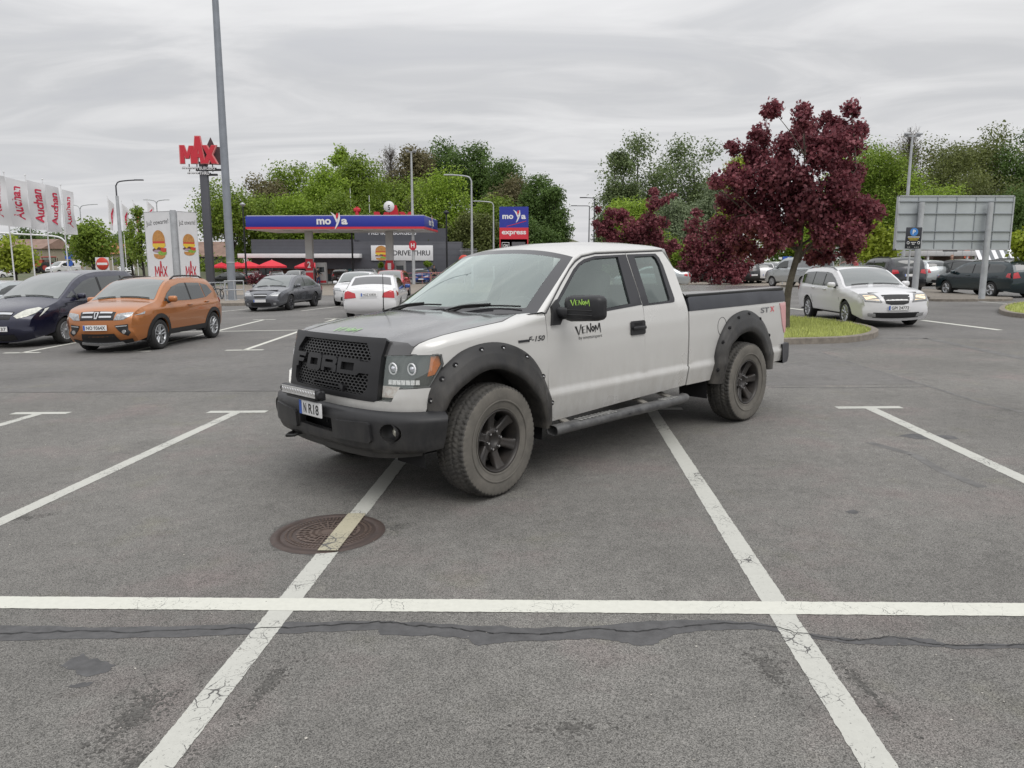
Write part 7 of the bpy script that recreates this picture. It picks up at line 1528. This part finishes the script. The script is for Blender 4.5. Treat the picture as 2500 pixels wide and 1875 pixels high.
    make_car('hatchback', 'white hatchback farthest left under the red parasols', (-31.3, 92.5), -75, S_hatch(), P_white, 'cars parked by the restaurant')
    make_car('saloon_car', 'black saloon low in front of the left red parasols', (-30.6, 86.5), 178, S_sedan(), P_black, 'cars parked by the restaurant')
    make_car('hatchback', 'white hatchback whose pale roof shows behind the graphite saloon', (-22.8, 82.0), -90, S_hatch(), P_white, 'cars parked by the restaurant')
    # right side
    sk = S_wagon(dict(ft=.085, bow=.06, tumb=.79, sil=[(3.50, .22), (3.57, .36), (3.58, .58), (3.53, .72), (3.30, .84), (2.85, .925), (2.36, .99), (1.92, 1.22), (1.48, 1.40), (1.0, 1.455), (.2, 1.465), (-.50, 1.43), (-.80, 1.35), (-.98, 1.08), (-1.02, .90), (-1.05, .60), (-1.0, .38), (-.90, .25)], ws=((2.34, 1.0), (1.50, 1.39)), mir=(1.98, 1.0),
        wins=[[(2.14, 1.0), (1.78, 1.19), (1.42, 1.33), (1.12, 1.36), (1.12, .985)], [(1.05, .985), (1.05, 1.36), (.30, 1.365), (.30, .995)], [(.24, 1.0), (.24, 1.365), (-.45, 1.34), (-.70, 1.25), (-.62, 1.03)]], seams=[[(2.30, .30), (2.32, .7), (2.24, .97)], [(1.08, .30), (1.08, 1.40)], [(.27, 1.0), (.32, .7), (.40, .5)]], nose2=[('lamp_surround', [(.47, .62), (.985, .655), (.992, .835), (.60, .80)], mat('lamp_surround_grey', (.20, .20, .20), .2, .4, coat=1.0)), ('headlight', [(.56, .66), (.93, .69), (.95, .79), (.66, .77)], M_hlon), ('fog_light', [(.62, .305), (.86, .315), (.86, .385), (.64, .38)], M_csilver)], fplate=(.05, .50, 'GPI 24772'), steer=0, railm=P_dgrey))
    make_car('estate_car', 'white estate with lit headlights driving past the kerbed grass island', (9.62, 22.14), -92, sk, P_white, detail=1.3)
    make_car('estate_car', 'dark teal estate parked behind the thick right billboard post', (20.75, 31.4), 97, S_wagon(dict(wb=2.65, wheel='five', railm=P_black)), P_green)
    make_car('suv', 'dark grey SUV with red tail lights behind the parking sign', (18.75, 36.4), 88, S_hatch(dict(w=1.88, wb=2.67, r=.35, belt=1.08, tumb=.80, sil=[(3.4, .30), (3.5, .5), (3.5, .7), (3.42, .9), (3.2, 1.04), (2.6, 1.14), (2.2, 1.40), (1.8, 1.60), (1.2, 1.68), (.2, 1.68), (-.55, 1.62), (-.75, 1.25), (-.82, 1.0), (-.86, .7), (-.82, .45), (-.72, .33)], ws=((2.58, 1.15), (1.82, 1.59)), rw=((-.56, 1.58), (-.74, 1.25)),
        wins=[[(2.4, 1.15), (1.95, 1.42), (1.5, 1.55), (1.1, 1.57), (1.1, 1.12)], [(1.0, 1.12), (1.0, 1.57), (.2, 1.55), (-.2, 1.42), (-.1, 1.16)]], tail2=[('tail_light', [(.62, .95), (1, .92), (1, 1.14), (.70, 1.10)], M_ctail)], rplate=(0, .85, 'NO 11734'), rails=(1.5, -.4, .04), fplate=(0, .52, 'NO 11734'))), P_dgrey, cat='suv')
    make_car('hatchback', 'pale silver hatchback seen from behind, right of the dark SUV', (24.7, 44.4), 100, S_hatch(dict(w=1.80, tail2=[('tail_light', [(.80, .78), (1, .78), (1, 1.0), (.88, 1.0)], M_ctail)])), P_silver)
    make_car('hatchback', 'black hatchback beside the pale silver hatchback', (26.4, 42.8), 108, S_hatch(), P_black)
    make_car('estate_car', 'dark grey estate with roof rails parked right of the black hatchback', (30.2, 44.5), 105, S_wagon(), P_dgrey)
    make_car('delivery_van', 'silver grey panel van under the maple crown', (18.7, 46.6), 112, S_van(dict(wins=[[(2.45, 1.18), (2.05, 1.48), (1.75, 1.60), (1.35, 1.62), (1.35, 1.14)]])), P_silver, cat='van')
    g = 'cars in the far bays behind the maples'
    for (px, py, d, yaw, fn, col, lab) in ((1842, 694, 54.5, 96, S_hatch, P_black, 'black hatchback seen from behind, beside a white hatchback under the maples'), (1873, 693, 54.6, 94, S_hatch, P_white, 'white hatchback seen from behind, beside a black one under the maples'), (1808, 694, 55.5, 96, S_hatch, P_dgrey, 'dark grey hatchback half behind maple leaves'), (1732, 688, 61, 98, S_wagon, P_black, 'black estate low behind the rear maple trunk'),
                                          (1897, 690, 60, 95, S_sedan, P_grey, 'graphite saloon far behind, left of the blue sign'), (1922, 688, 62, 95, S_hatch, P_white, 'white hatchback far behind the big maple trunk'), (2122, 690, 56, 95, S_hatch, P_red, 'dark red hatchback behind the small lime green tree'), (1648, 700, 48, 170, S_sedan, P_silver, 'silver saloon whose bonnet shows behind the pickup cab')):
        c = W(px, py, d); make_car({S_hatch: 'hatchback', S_wagon: 'estate_car', S_sedan: 'saloon_car'}[fn], lab, (c.x, d+1.2), yaw, fn(), col, g)
    # left edge
    make_car('hatchback', 'silver hatchback at the left edge behind the navy minivan', (-15.9, 24.6), -94, S_hatch(), P_silver)
    make_car('saloon_car', 'pale silver saloon behind the navy minivan roof', (-17.2, 30.2), -94, S_sedan(), P_silver)
    make_car('hatchback', 'white hatchback on the far road by the yellow green tree', (-66.0, 100.0, 1.05), 170, S_hatch(), P_white)
    make_car('delivery_van', 'white van farthest back, left of the no entry sign', (-61.0, 106.0, 1.45), -110, S_van(), P_white, cat='van')
    make_car('delivery_van', 'white van right of the no entry sign, by the flagpoles', (-50.5, 100.0, 1.0), -60, S_van(), P_white, cat='van')
build_cars()
# ================================================================== trees
def leaf_mat(name, c1, c2, c3):
    if name in MAT: return MAT[name]
    m = bpy.data.materials.new(name); m.use_nodes = True; t = m.node_tree; t.nodes.clear(); L = t.links.new; MAT[name] = m
    o = N(t, 'ShaderNodeOutputMaterial'); g = N(t, 'ShaderNodeNewGeometry'); cr = N(t, 'ShaderNodeValToRGB'); L(g.outputs['Random Per Island'], cr.inputs[0]); e = cr.color_ramp.elements
    e[0].color = (*c1, 1); e[1].color = (*c3, 1); a = e.new(.5); a.color = (*c2, 1)
    tc = N(t, 'ShaderNodeTexCoord'); nz = N(t, 'ShaderNodeTexNoise', **{'Scale': .45, 'Detail': 3.0}); L(tc.outputs['Object'], nz.inputs['Vector']); mr = N(t, 'ShaderNodeMapRange'); L(nz.outputs['Fac'], mr.inputs[0])
    for k, v in ((1, .3), (2, .7), (3, .72), (4, 1.25)): mr.inputs[k].default_value = v
    sc = N(t, 'ShaderNodeVectorMath', operation='SCALE'); L(cr.outputs[0], sc.inputs[0]); L(mr.outputs[0], sc.inputs['Scale'])
    d = N(t, 'ShaderNodeBsdfPrincipled', Roughness=.55); L(sc.outputs[0], d.inputs['Base Color']); d.inputs['Specular IOR Level'].default_value = .3
    tr = N(t, 'ShaderNodeBsdfTranslucent'); L(sc.outputs[0], tr.inputs[0]); mx = N(t, 'ShaderNodeMixShader', Fac=.38); L(d.outputs[0], mx.inputs[1]); L(tr.outputs[0], mx.inputs[2]); L(mx.outputs[0], o.inputs[0])
    return m
LEAF = {'mid': leaf_mat('mid_green_leaves', (0.133, 0.204, 0.026), (0.177, 0.258, 0.034), (0.239, 0.321, 0.049)), 'lime': leaf_mat('lime_leaves', (0.183, 0.283, 0.028), (0.241, 0.352, 0.040), (0.314, 0.427, 0.059)), 'yellow': leaf_mat('yellow_green_leaves', (0.242, 0.308, 0.024), (0.308, 0.374, 0.035), (0.374, 0.440, 0.061)),
        'dark': leaf_mat('dark_green_leaves', (0.070, 0.125, 0.030), (0.097, 0.159, 0.039), (0.132, 0.206, 0.053)), 'olive': leaf_mat('olive_leaves', (0.111, 0.134, 0.039), (0.141, 0.167, 0.049), (0.186, 0.213, 0.067)), 'grey': leaf_mat('grey_green_leaves', (0.105, 0.150, 0.055), (0.138, 0.188, 0.072), (0.197, 0.244, 0.104)),
        'brown': leaf_mat('brownish_buds', (0.138, 0.119, 0.056), (0.169, 0.150, 0.075), (0.206, 0.188, 0.100)), 'sage': leaf_mat('sage_leaves', (0.156, 0.204, 0.114), (0.204, 0.252, 0.144), (0.264, 0.324, 0.180)), 'maple': leaf_mat('purple_maple_leaves', (.110, .026, .036), (.190, .050, .064), (.330, .120, .135))}  # palest maple tone paints leaf sheen onto random leaves
M_bark = mat('bark', (.10, .085, .065), .9, noise=(6, .4), bump=(30, .5)); M_barkd = mat('dark_bark', (.035, .030, .026), .9, noise=(3, .4)); M_twig = mat('grey_twigs', (.13, .115, .10), .9)
def rv(r): 
    z = r.uniform(-1, 1); a = r.uniform(0, 2*math.pi); q = math.sqrt(1-z*z); return Vector((q*math.cos(a), q*math.sin(a), z))
MAPLE = [(0, -.5), (.34, -.30), (.26, -.04), (.60, .10), (.24, .20), (0, .66), (-.24, .20), (-.60, .10), (-.26, -.04), (-.34, -.30)]
RHOMB = [(0, -.55), (.34, 0), (0, .6), (-.34, 0)]
def leaves(b, blobs, n, size, r, shape=RHOMB, up=.35):
    tot = sum(q[1]**2 for q in blobs)
    for c, rad, *sq in blobs:
        k = int(n*rad*rad/tot); s2 = sq[0] if sq else 1.0
        for _ in range(k):
            v = rv(r); rr = rad*(r.random()**.45)*(1+.14*r.gauss(0, 1)); p = Vector(c)+Vector((v.x*rr, v.y*rr, v.z*rr*s2))
            nn = (v*.8+rv(r)*.9+Vector((0, 0, up))).normalized(); a = nn.orthogonal().normalized(); ang = r.uniform(0, 6.28); a2 = nn.cross(a); ux = a*math.cos(ang)+a2*math.sin(ang); uy = nn.cross(ux); s = size*r.uniform(.6, 1.35)
            b.add([p+ux*(x*s)+uy*(y*s) for x, y in shape], [tuple(range(len(shape)))])
def tree(name, lab, px, d, topy, wpx, kind, seed, group=None, z0=0.0, bot=.22, n=None, leaf_px=2.1, blobs=13, trunk=None, sparse=1.0, shape=1.0):
    r = random.Random(seed); x = wx(px, d, 600); H = wz(px, topy, d)-z0; w = wpx*d/1833; T = thing(name, lab, 'tree', (x, d, z0), 0, group)
    size = leaf_px*d/750; cz = H*(1+bot)/2; hz = H*(1-bot)/2; B = []
    for k in range(blobs+9):
        v = rv(r); rad = min(w, hz*2)*r.uniform(.15, .25); q = 1.0 if k % 3 else r.uniform(.3, .7)
        v = Vector((v.x, v.y*.8, v.z)); 
        if v.z < -.55: v.z *= .7
        tp = 1-.22*max(0, v.z)**2*shape
        B.append((Vector((v.x*(w*.5-rad*.75)*q*tp, v.y*(w*.45-rad*.75)*q*tp, cz+v.z*(hz-rad*.85)*q)), rad, .9))
    B.append((Vector((0, 0, cz)), min(w, hz*2)*.34, 1.15))
    area = (wpx*.41)*(H/d*750); n = n or int(min(12000, max(900, area*1.5/ (leaf_px/2.6)**2))*sparse)
    b = MB(); leaves(b, B, n, size, r); b.build('crown', LEAF[kind], T)
    b = MB(); tr = trunk or max(.12, H*.018); b.tube([(0, 0, 0), (r.uniform(-.1, .1), 0, H*.25), (r.uniform(-.2, .2), 0, H*.5), (0, 0, H*.8)], [tr, tr*.8, tr*.5, tr*.15], 8)
    for c, rad, *_ in B[:8]: m_ = Vector((c.x*.45, c.y*.45, c.z*.72)); b.tube([(0, 0, H*r.uniform(.18, .42)), m_, c], [tr*.45, tr*.28, tr*.08], 5)
    b.build('trunk', M_barkd if kind != 'lime' else M_bark, T); return T
def bare(lab, px, d, topy, wpx, seed, group):
    r = random.Random(seed); x = wx(px, d, 600); H = wz(px, topy, d); w = wpx*d/1833; T = thing('bare_tree', lab, 'tree', (x, d, 0), 0, group); b = MB(); b.tube([(0, 0, 0), (0, 0, H*.5), (0, 0, H*.97)], [.3, .2, .03], 6); b.build('trunk', M_barkd, T)
    b = MB()
    for k in range(240):
        z = H*r.uniform(.45, .9); a = r.uniform(0, 6.28); l = w*.5*r.uniform(.5, 1)*(1.2-z/H); c = Vector((math.cos(a)*l*.5, math.sin(a)*l*.5, z+l*.4)); e = c+Vector((math.cos(a)*l*.5, math.sin(a)*l*.5, l*.45)); b.tube([(0, 0, z-.4), c, e], [.05, .035, .012], 3, caps=False)
        for q in range(4): f = c.lerp(e, r.random()); b.tube([f, f+rv(r)*.7+Vector((0, 0, .5))], [.02, .008], 3, caps=False)
    B = [(Vector((r.uniform(-.4, .4)*w, r.uniform(-.3, .3)*w, H*r.uniform(.55, .92))), w*.22) for _ in range(9)]
    b.build('crown', M_twig, T); b = MB(); leaves(b, B, 900, .22, r); b.build('young_leaves', LEAF['brown'], T)
g1 = 'trees of the wooded hill behind the restaurant'
def hill_z(x, d):
    a = max(0, min(1, (d-103)/40)); b_ = max(0, 1-abs(x+14)/42) if d > 100 else 0
    return 9.5*a*min(1, b_*1.8)
hb = MB(); hb.grid([[(x, y, hill_z(x, y)-.3) for x in range(-70, 61, 6)] for y in range(101, 181, 5)]); struct(hb.build('wooded_hill', M_earth))
def hill_tree(i, px, d, ty, wp, k, lab):
    z0 = hill_z(wx(px, d, 600), d)-.2
    tree('broadleaf_tree', lab, px, d, ty, int(wp*(1.22 if i else 1.0)), k, 100+i, g1, z0=max(0, z0), bot=.26 if i == 0 else .06, sparse=1.2 if i else .95, blobs=17)
C_ = [(560, 99, 414, 178, 'mid', 'spreading mid green tree with visible forked trunk left of the restaurant'), (655, 114, 405, 110, 'brown', 'brownish budding tree at the left shoulder of the hill'), (722, 120, 378, 150, 'mid', 'rounded mid green tree forming the left hump of the hill'), (795, 114, 396, 135, 'lime', 'fresh lime tree left of the hill centre, above the fascia lettering'), (842, 138, 352, 62, 'lime', 'narrow light green tree sticking up alone on the hill ridge'),
      (885, 127, 372, 150, 'mid', 'broad mid green tree right of the narrow ridge tree'), (965, 115, 402, 165, 'mid', 'leafy green tree above the round roof sign'), (1015, 131, 352, 130, 'brown', 'brown tinged tree beside the tall pale light mast'), (1075, 138, 330, 150, 'dark', 'tallest dark green tree at the hill summit'), (1160, 134, 340, 150, 'dark', 'dark green tree just right of the hill summit'), (1098, 106, 398, 190, 'lime', 'big bright lime dome in front of the dark summit trees'), (1235, 127, 368, 120, 'dark', 'dark tree on the right slope below the summit'),
      (1252, 118, 412, 120, 'brown', 'brownish tree among dark ones on the right slope'), (1312, 114, 408, 115, 'dark', 'dark green tree above the price totem, right slope'), (1352, 109, 448, 90, 'dark', 'dark tree at the right foot of the hill beside the gap'), (1215, 108, 470, 130, 'mid', 'mid green tree behind the price totem'), (1290, 104, 500, 130, 'dark', 'low dark tree filling the hill foot right of the price totem'), (640, 104, 468, 140, 'mid', 'green tree behind the left end of the restaurant roof'), (735, 108, 452, 150, 'lime', 'light green tree behind the canopy fascia, left of the lettering'), (850, 107, 455, 150, 'mid', 'green tree directly above the fascia lettering'), (1015, 104, 470, 130, 'olive', 'olive tree behind the restaurant roof logo'), (1155, 102, 505, 120, 'olive', 'olive green thicket tree behind the grey street lamps')]
for i, (px, d, ty, wp, k, lab) in enumerate(C_): hill_tree(i, px, d, ty, wp, k, lab)
bare('nearly bare grey tree on the ridge left of the summit', 962, 142, 340, 110, 31, g1); bare('bare grey tree above the billboard on the right', 2205, 108, 300, 120, 32, 'trees of the right hand wood')
g2 = 'trees of the right hand wood'
for i, (px, d, ty, wp, k, lab) in enumerate([(1556, 98, 312, 200, 'grey', 'large grey green willow like tree above the pickup bed'), (1690, 102, 308, 190, 'grey', 'second large grey green tree, touching the big maple'), (1500, 86, 345, 110, 'grey', 'grey green tree edge beside the open gap'), (1540, 74, 452, 140, 'lime', 'bright lime tree just behind the left maple'), (1650, 78, 470, 140, 'sage', 'pale sage green tree between the two rear maples'), (1802, 80, 375, 120, 'yellow', 'yellow green tree showing through the big maple'), (1740, 90, 430, 130, 'sage', 'pale silvery tree left of the big maple crown'), (2060, 88, 372, 150, 'lime', 'lime green tree right behind the big maple'), (2140, 84, 335, 150, 'mid', 'mid green tree left of the slender right mast'), (2245, 80, 392, 190, 'lime', 'broad lime tree directly above the billboard'), (2330, 118, 300, 170, 'olive', 'olive tree high on the right, behind the billboard'), (2108, 96, 322, 190, 'mid', 'tall mid green tree between the big maple and the slender right mast'), (2285, 112, 302, 210, 'olive', 'olive tree between the slender right mast and the tallest olive tree'), (2200, 92, 350, 190, 'olive', 'olive green tree right behind the slender right mast'), (2415, 122, 284, 170, 'olive', 'tallest olive tree of the right hand wood'), (2500, 116, 290, 180, 'dark', 'dark tree in the upper right corner'), (2390, 92, 400, 210, 'olive', 'dull olive tree behind the top right of the billboard'), (2500, 88, 430, 170, 'dark', 'dark tree behind the right end of the billboard'), (1700, 66, 590, 130, 'lime', 'low lime bush behind the rear maples'), (1960, 78, 520, 190, 'lime', 'lime green thicket below the big maple crown'), (2330, 84, 520, 240, 'dark', 'dark bush under the billboard'), (1620, 70, 560, 110, 'mid', 'low green tree behind the pickup cab'), (2180, 74, 560, 130, 'mid', 'low green tree left of the billboard post')]): tree('broadleaf_tree', lab, px, d, ty, int(wp*1.12), k, 200+i, g2, bot=.03, blobs=17, sparse=1.3)
tree('young_tree', 'small bright lime street tree left of the billboard', 2130, 41, 532, 130, 'yellow', 301, bot=.22, leaf_px=3.4, n=3600, trunk=.06, shape=.6); tree('young_tree', 'bright lime tree cut by the right edge', 2512, 31, 530, 120, 'yellow', 302, bot=.25, leaf_px=4.2, n=3000, trunk=.06); tree('street_tree', 'rounded green street tree between the lettered flags and the small flags', 224, 60, 530, 132, 'mid', 303, bot=.28, leaf_px=3.0, n=4200, trunk=.12); tree('street_tree', 'yellow green street tree at the left edge under the flags', 28, 58, 566, 125, 'yellow', 304, bot=.28, leaf_px=3.2, n=3000, trunk=.11); tree('street_tree', 'slim green tree behind the small limp flags', 345, 76, 500, 70, 'mid', 305, bot=.1, n=2200); tree('street_tree', 'dark green tree between the slim tree and the advertising totem', 318, 92, 520, 80, 'mid', 308, bot=.05, n=1800)
for i, (px, d, ty, wp) in enumerate(((-10, 175, 560, 120), (60, 180, 548, 110), (130, 178, 552, 120), (205, 185, 545, 60), (290, 175, 552, 90))): tree('broadleaf_tree', ['dark tree on the far left skyline at the edge', 'dark tree behind the second lettered flag', 'dark tree on the far left skyline behind the gantry', 'dark conifer like tree between flags and street tree', 'dark tree behind the curved lamp'][i], px, d, ty, wp, 'dark', 320+i, 'far trees beyond the left road', bot=.0, z0=2.0)
# small staked trees and the purple shrub by the restaurant
for px, d, ty, wp, lab in ((928, 81, 640, 15, 'tiny globe tree in front of the drive through board, left'), (1042, 76.5, 636, 21, 'small globe tree tied to wooden stakes beside the blue saloon'), (976, 82, 641, 10, 'tiny globe tree half behind the right fuel pump')):
    T = tree('globe_tree', lab, px, d, ty, wp, 'lime', int(px), 'staked young trees by the restaurant', bot=.68, n=420, leaf_px=2.0, trunk=.05, blobs=6); b = MB(); H = wz(px, ty, d)
    for x in (-.35, .35): b.cyl((x, -.1, 0), (x, -.1, H*.62), .045, .045, 6)
    b.box((0, -.1, H*.58), (.75, .05, .08)); b.build('stake_frame', mat('raw_timber', (.40, .28, .16), .8), T)
T = thing('purple_shrub', 'dark purple shrub beside the cars under the red parasols', 'shrub', (wx(624, 82), 82, 0)); b = MB(); leaves(b, [(Vector((0, 0, .8)), .8), (Vector((.7, 0, .55)), .6), (Vector((-.6, .1, .5)), .55)], 700, .2, random.Random(4)); b.build('foliage', LEAF['maple'], T); b = MB(); b.tube([(0, 0, 0), (0, 0, .9)], .05, 5); b.build('stem', M_barkd, T)
# low hedge and undergrowth in the woods
def undergrowth(name, lab, segs, kind, seed):
    r = random.Random(seed); b = MB()
    for (px0, px1, d, ty, n) in segs:
        B = []
        for k in range(26):
            px = px0+(px1-px0)*(k+r.random())/26; zt = wz(px, ty, d)*r.uniform(.6, 1.0); dd = d+r.uniform(-2, 5); rad = max(.8, zt*.42); B.append((Vector((wx(px, dd), dd, zt-rad)), rad, .9)); B.append((Vector((wx(px, dd), dd, max(.4, zt*.3))), rad, .8))
        leaves(b, B, n, 2.6*d/750, r)
    o = b.build(name, LEAF[kind]); o['kind'] = 'stuff'; o['label'] = lab; o['category'] = 'undergrowth'
undergrowth('undergrowth', 'dense green undergrowth at the foot of the wooded hill', [(460, 620, 108, 610, 2600), (600, 1400, 112, 560, 9000)], 'mid', 41)
undergrowth('undergrowth', 'dense dark undergrowth under the right hand wood', [(1440, 2000, 84, 580, 8000), (1950, 2560, 96, 520, 9000)], 'dark', 42)
undergrowth('hedge', 'distant hedge line along the far left road', [(-40, 330, 160, 610, 3500)], 'dark', 43)
undergrowth('bush_line', 'low distant bushes in the gap between the two woods', [(1370, 1480, 150, 596, 900)], 'olive', 44)
# ---- purple maples
def maple(lab, base, H, seed, clusters, n, size, trunk_r, fork, group):
    r = random.Random(seed); T = thing('purple_maple', lab, 'tree', (base.x, base.y, base.z), 0, group); B = []
    b = MB(); lean = Vector((.16*H/5.5, 0, 0)); top = Vector((fork[0], 0, fork[1]))
    b.tube(catmull([(0, 0, -.1), (.02, 0, fork[1]*.45), top], 5), [trunk_r*1.15]+[trunk_r*(1-.25*k/10) for k in range(10)], 12)
    limbs = []
    for k in range(7):
        a = 2*math.pi*k/7+.3; t_ = Vector((math.cos(a)*H*.30, math.sin(a)*H*.12+H*.05, H*(.54+.14*((k*3) % 4)/3))); o_ = top-Vector((0, 0, .045*k)); m1 = o_.lerp(t_, .35)+Vector((math.cos(a)*.12, math.sin(a)*.08, -.05)); m2 = o_.lerp(t_, .7)+Vector((math.cos(a)*.06, 0, .04)); P = catmull([o_-Vector((0, 0, .12)), o_, m1, m2, t_], 5)
        b.tube(P, [trunk_r*.50*(1-k2/(len(P)+2)) for k2 in range(len(P))], 8); limbs.append(P)
    for (dx, z, rad) in clusters:
        dy = r.uniform(-1, 1)*H*.17*(1-abs(dx)/(H*.6)); c = Vector((dx, dy, z)); B.append((c, rad, .95))
        best = min([p for P in limbs for p in P if p.z < z+.3] or [top], key=lambda p: (p-c).length)
        mid = best.lerp(c, .5)+Vector((0, 0, .06)); b.tube(catmull([best, mid, c], 4), [trunk_r*.17*(1-k/11) for k in range(9)], 5)
        for q in range(2): e = c+rv(r)*rad*.8; b.tube([c.lerp(mid, .3), (c+e)/2, e], [.012*H/5.5, .008, .003], 4)
        for q in range(3): B.append((c+Vector((r.uniform(-1, 1), r.uniform(-1, 1), r.uniform(-.8, .8)))*rad*.85, rad*r.uniform(.30, .6)))
    for q in range(3): B.append((Vector((r.uniform(-.14, .14)*H, r.uniform(-.1, .1)*H, H*r.uniform(.46, .62))), H*.11, .9))
    b.build('trunk', M_bark if H > 5.4 and base.y < 20 else M_barkd, T)
    b = MB(); leaves(b, B, n, size, r, MAPLE, .15); b.build('crown', LEAF['maple'], T)
mp = G(1918, 812); mp.z = .08; s = mp.y/1833
def mc(zx, zy, rad): q = W(1400+.3617*zx, 230+.3617*zy, mp.y); return (q.x-mp.x, q.z-mp.z, rad*.3617*s)
CL = [mc(1300, 130, 70), (mc(1310, 240, 75)), mc(1350, 350, 85), mc(1500, 130, 60), mc(1450, 230, 75), mc(1440, 330, 85), mc(1780, 130, 60), mc(1900, 85, 62), mc(1820, 210, 85), mc(1930, 240, 85), mc(1640, 240, 85), mc(1580, 330, 90), mc(1750, 330, 100), mc(1900, 340, 90), mc(1120, 340, 60), mc(1230, 360, 65), mc(1270, 450, 75), mc(1080, 540, 75), mc(960, 600, 65), mc(1180, 600, 95), mc(1330, 540, 100), mc(1470, 470, 95), mc(1640, 460, 100), mc(1800, 480, 95), mc(1940, 520, 85), mc(1400, 680, 110), mc(1560, 620, 100), mc(1740, 640, 110), mc(1890, 620, 60), mc(1950, 780, 95), mc(1840, 780, 105), mc(2010, 800, 60), mc(1240, 740, 105), mc(1080, 720, 85), mc(1040, 880, 85), mc(1180, 900, 100), mc(1340, 860, 100), mc(1470, 800, 80), mc(1640, 830, 95), mc(1760, 930, 100), mc(1900, 920, 80), mc(1620, 980, 80), mc(1700, 1070, 85), mc(1820, 1060, 75), mc(1300, 1000, 80), mc(1180, 1020, 75), mc(1400, 1060, 50), mc(1080, 990, 60), mc(1480, 900, 80), mc(1540, 760, 95), mc(1600, 900, 75), mc(1440, 960, 70), mc(1500, 560, 80), mc(1830, 1000, 80), mc(1760, 1100, 60), mc(1250, 1090, 60), mc(1100, 640, 75)]
maple('large purple leaved maple on the grass island behind the pickup tailgate', mp, 5.8, 51, CL, 40000, .078, .088, (.26, 1.95), 'purple maples')
b2 = W(1754, 692, 54); b2.z = 0; s2 = 54/1833
def mw(px, py, b_, rd): q = W(px, py, b_.y); return (q.x-b_.x, q.z, rd*b_.y/1833)
CL2 = [mw(px, py, b2, rd) for px, py, rd in ((1700, 660, 26), (1740, 672, 28), (1790, 668, 28), (1690, 630, 26), (1730, 640, 30), (1780, 640, 28), (1690, 590, 24), (1720, 600, 28), (1760, 600, 30), (1800, 620, 26), (1690, 550, 20), (1700, 520, 14), (1740, 560, 26), (1780, 570, 28), (1815, 650, 22), (1668, 650, 18), (1710, 640, 28), (1760, 655, 28), (1690, 675, 18), (1800, 670, 20))]
maple('purple maple farther back whose crown hangs low behind the pickup bed', b2, 5.2, 52, CL2, 11000, .165, .12, (.05, 1.7), 'purple maples')
b3 = W(1565, 695, 50); b3.z = 0; s3 = 50/1833
CL3 = [mw(px, py, b3, rd) for px, py, rd in ((1470, 560, 20), (1460, 512, 10), (1490, 520, 16), (1500, 580, 26), (1540, 560, 28), (1520, 530, 22), (1580, 540, 26), (1590, 500, 18), (1595, 470, 13), (1560, 590, 28), (1600, 580, 22), (1620, 490, 12), (1640, 480, 8), (1625, 545, 16), (1500, 620, 26), (1560, 630, 30), (1620, 610, 26), (1645, 600, 18), (1490, 545, 15))]
maple('purple maple left of the others, its crown rising above the pickup cab', b3, 6.5, 53, CL3, 12000, .155, .12, (.0, 2.0), 'purple maples')
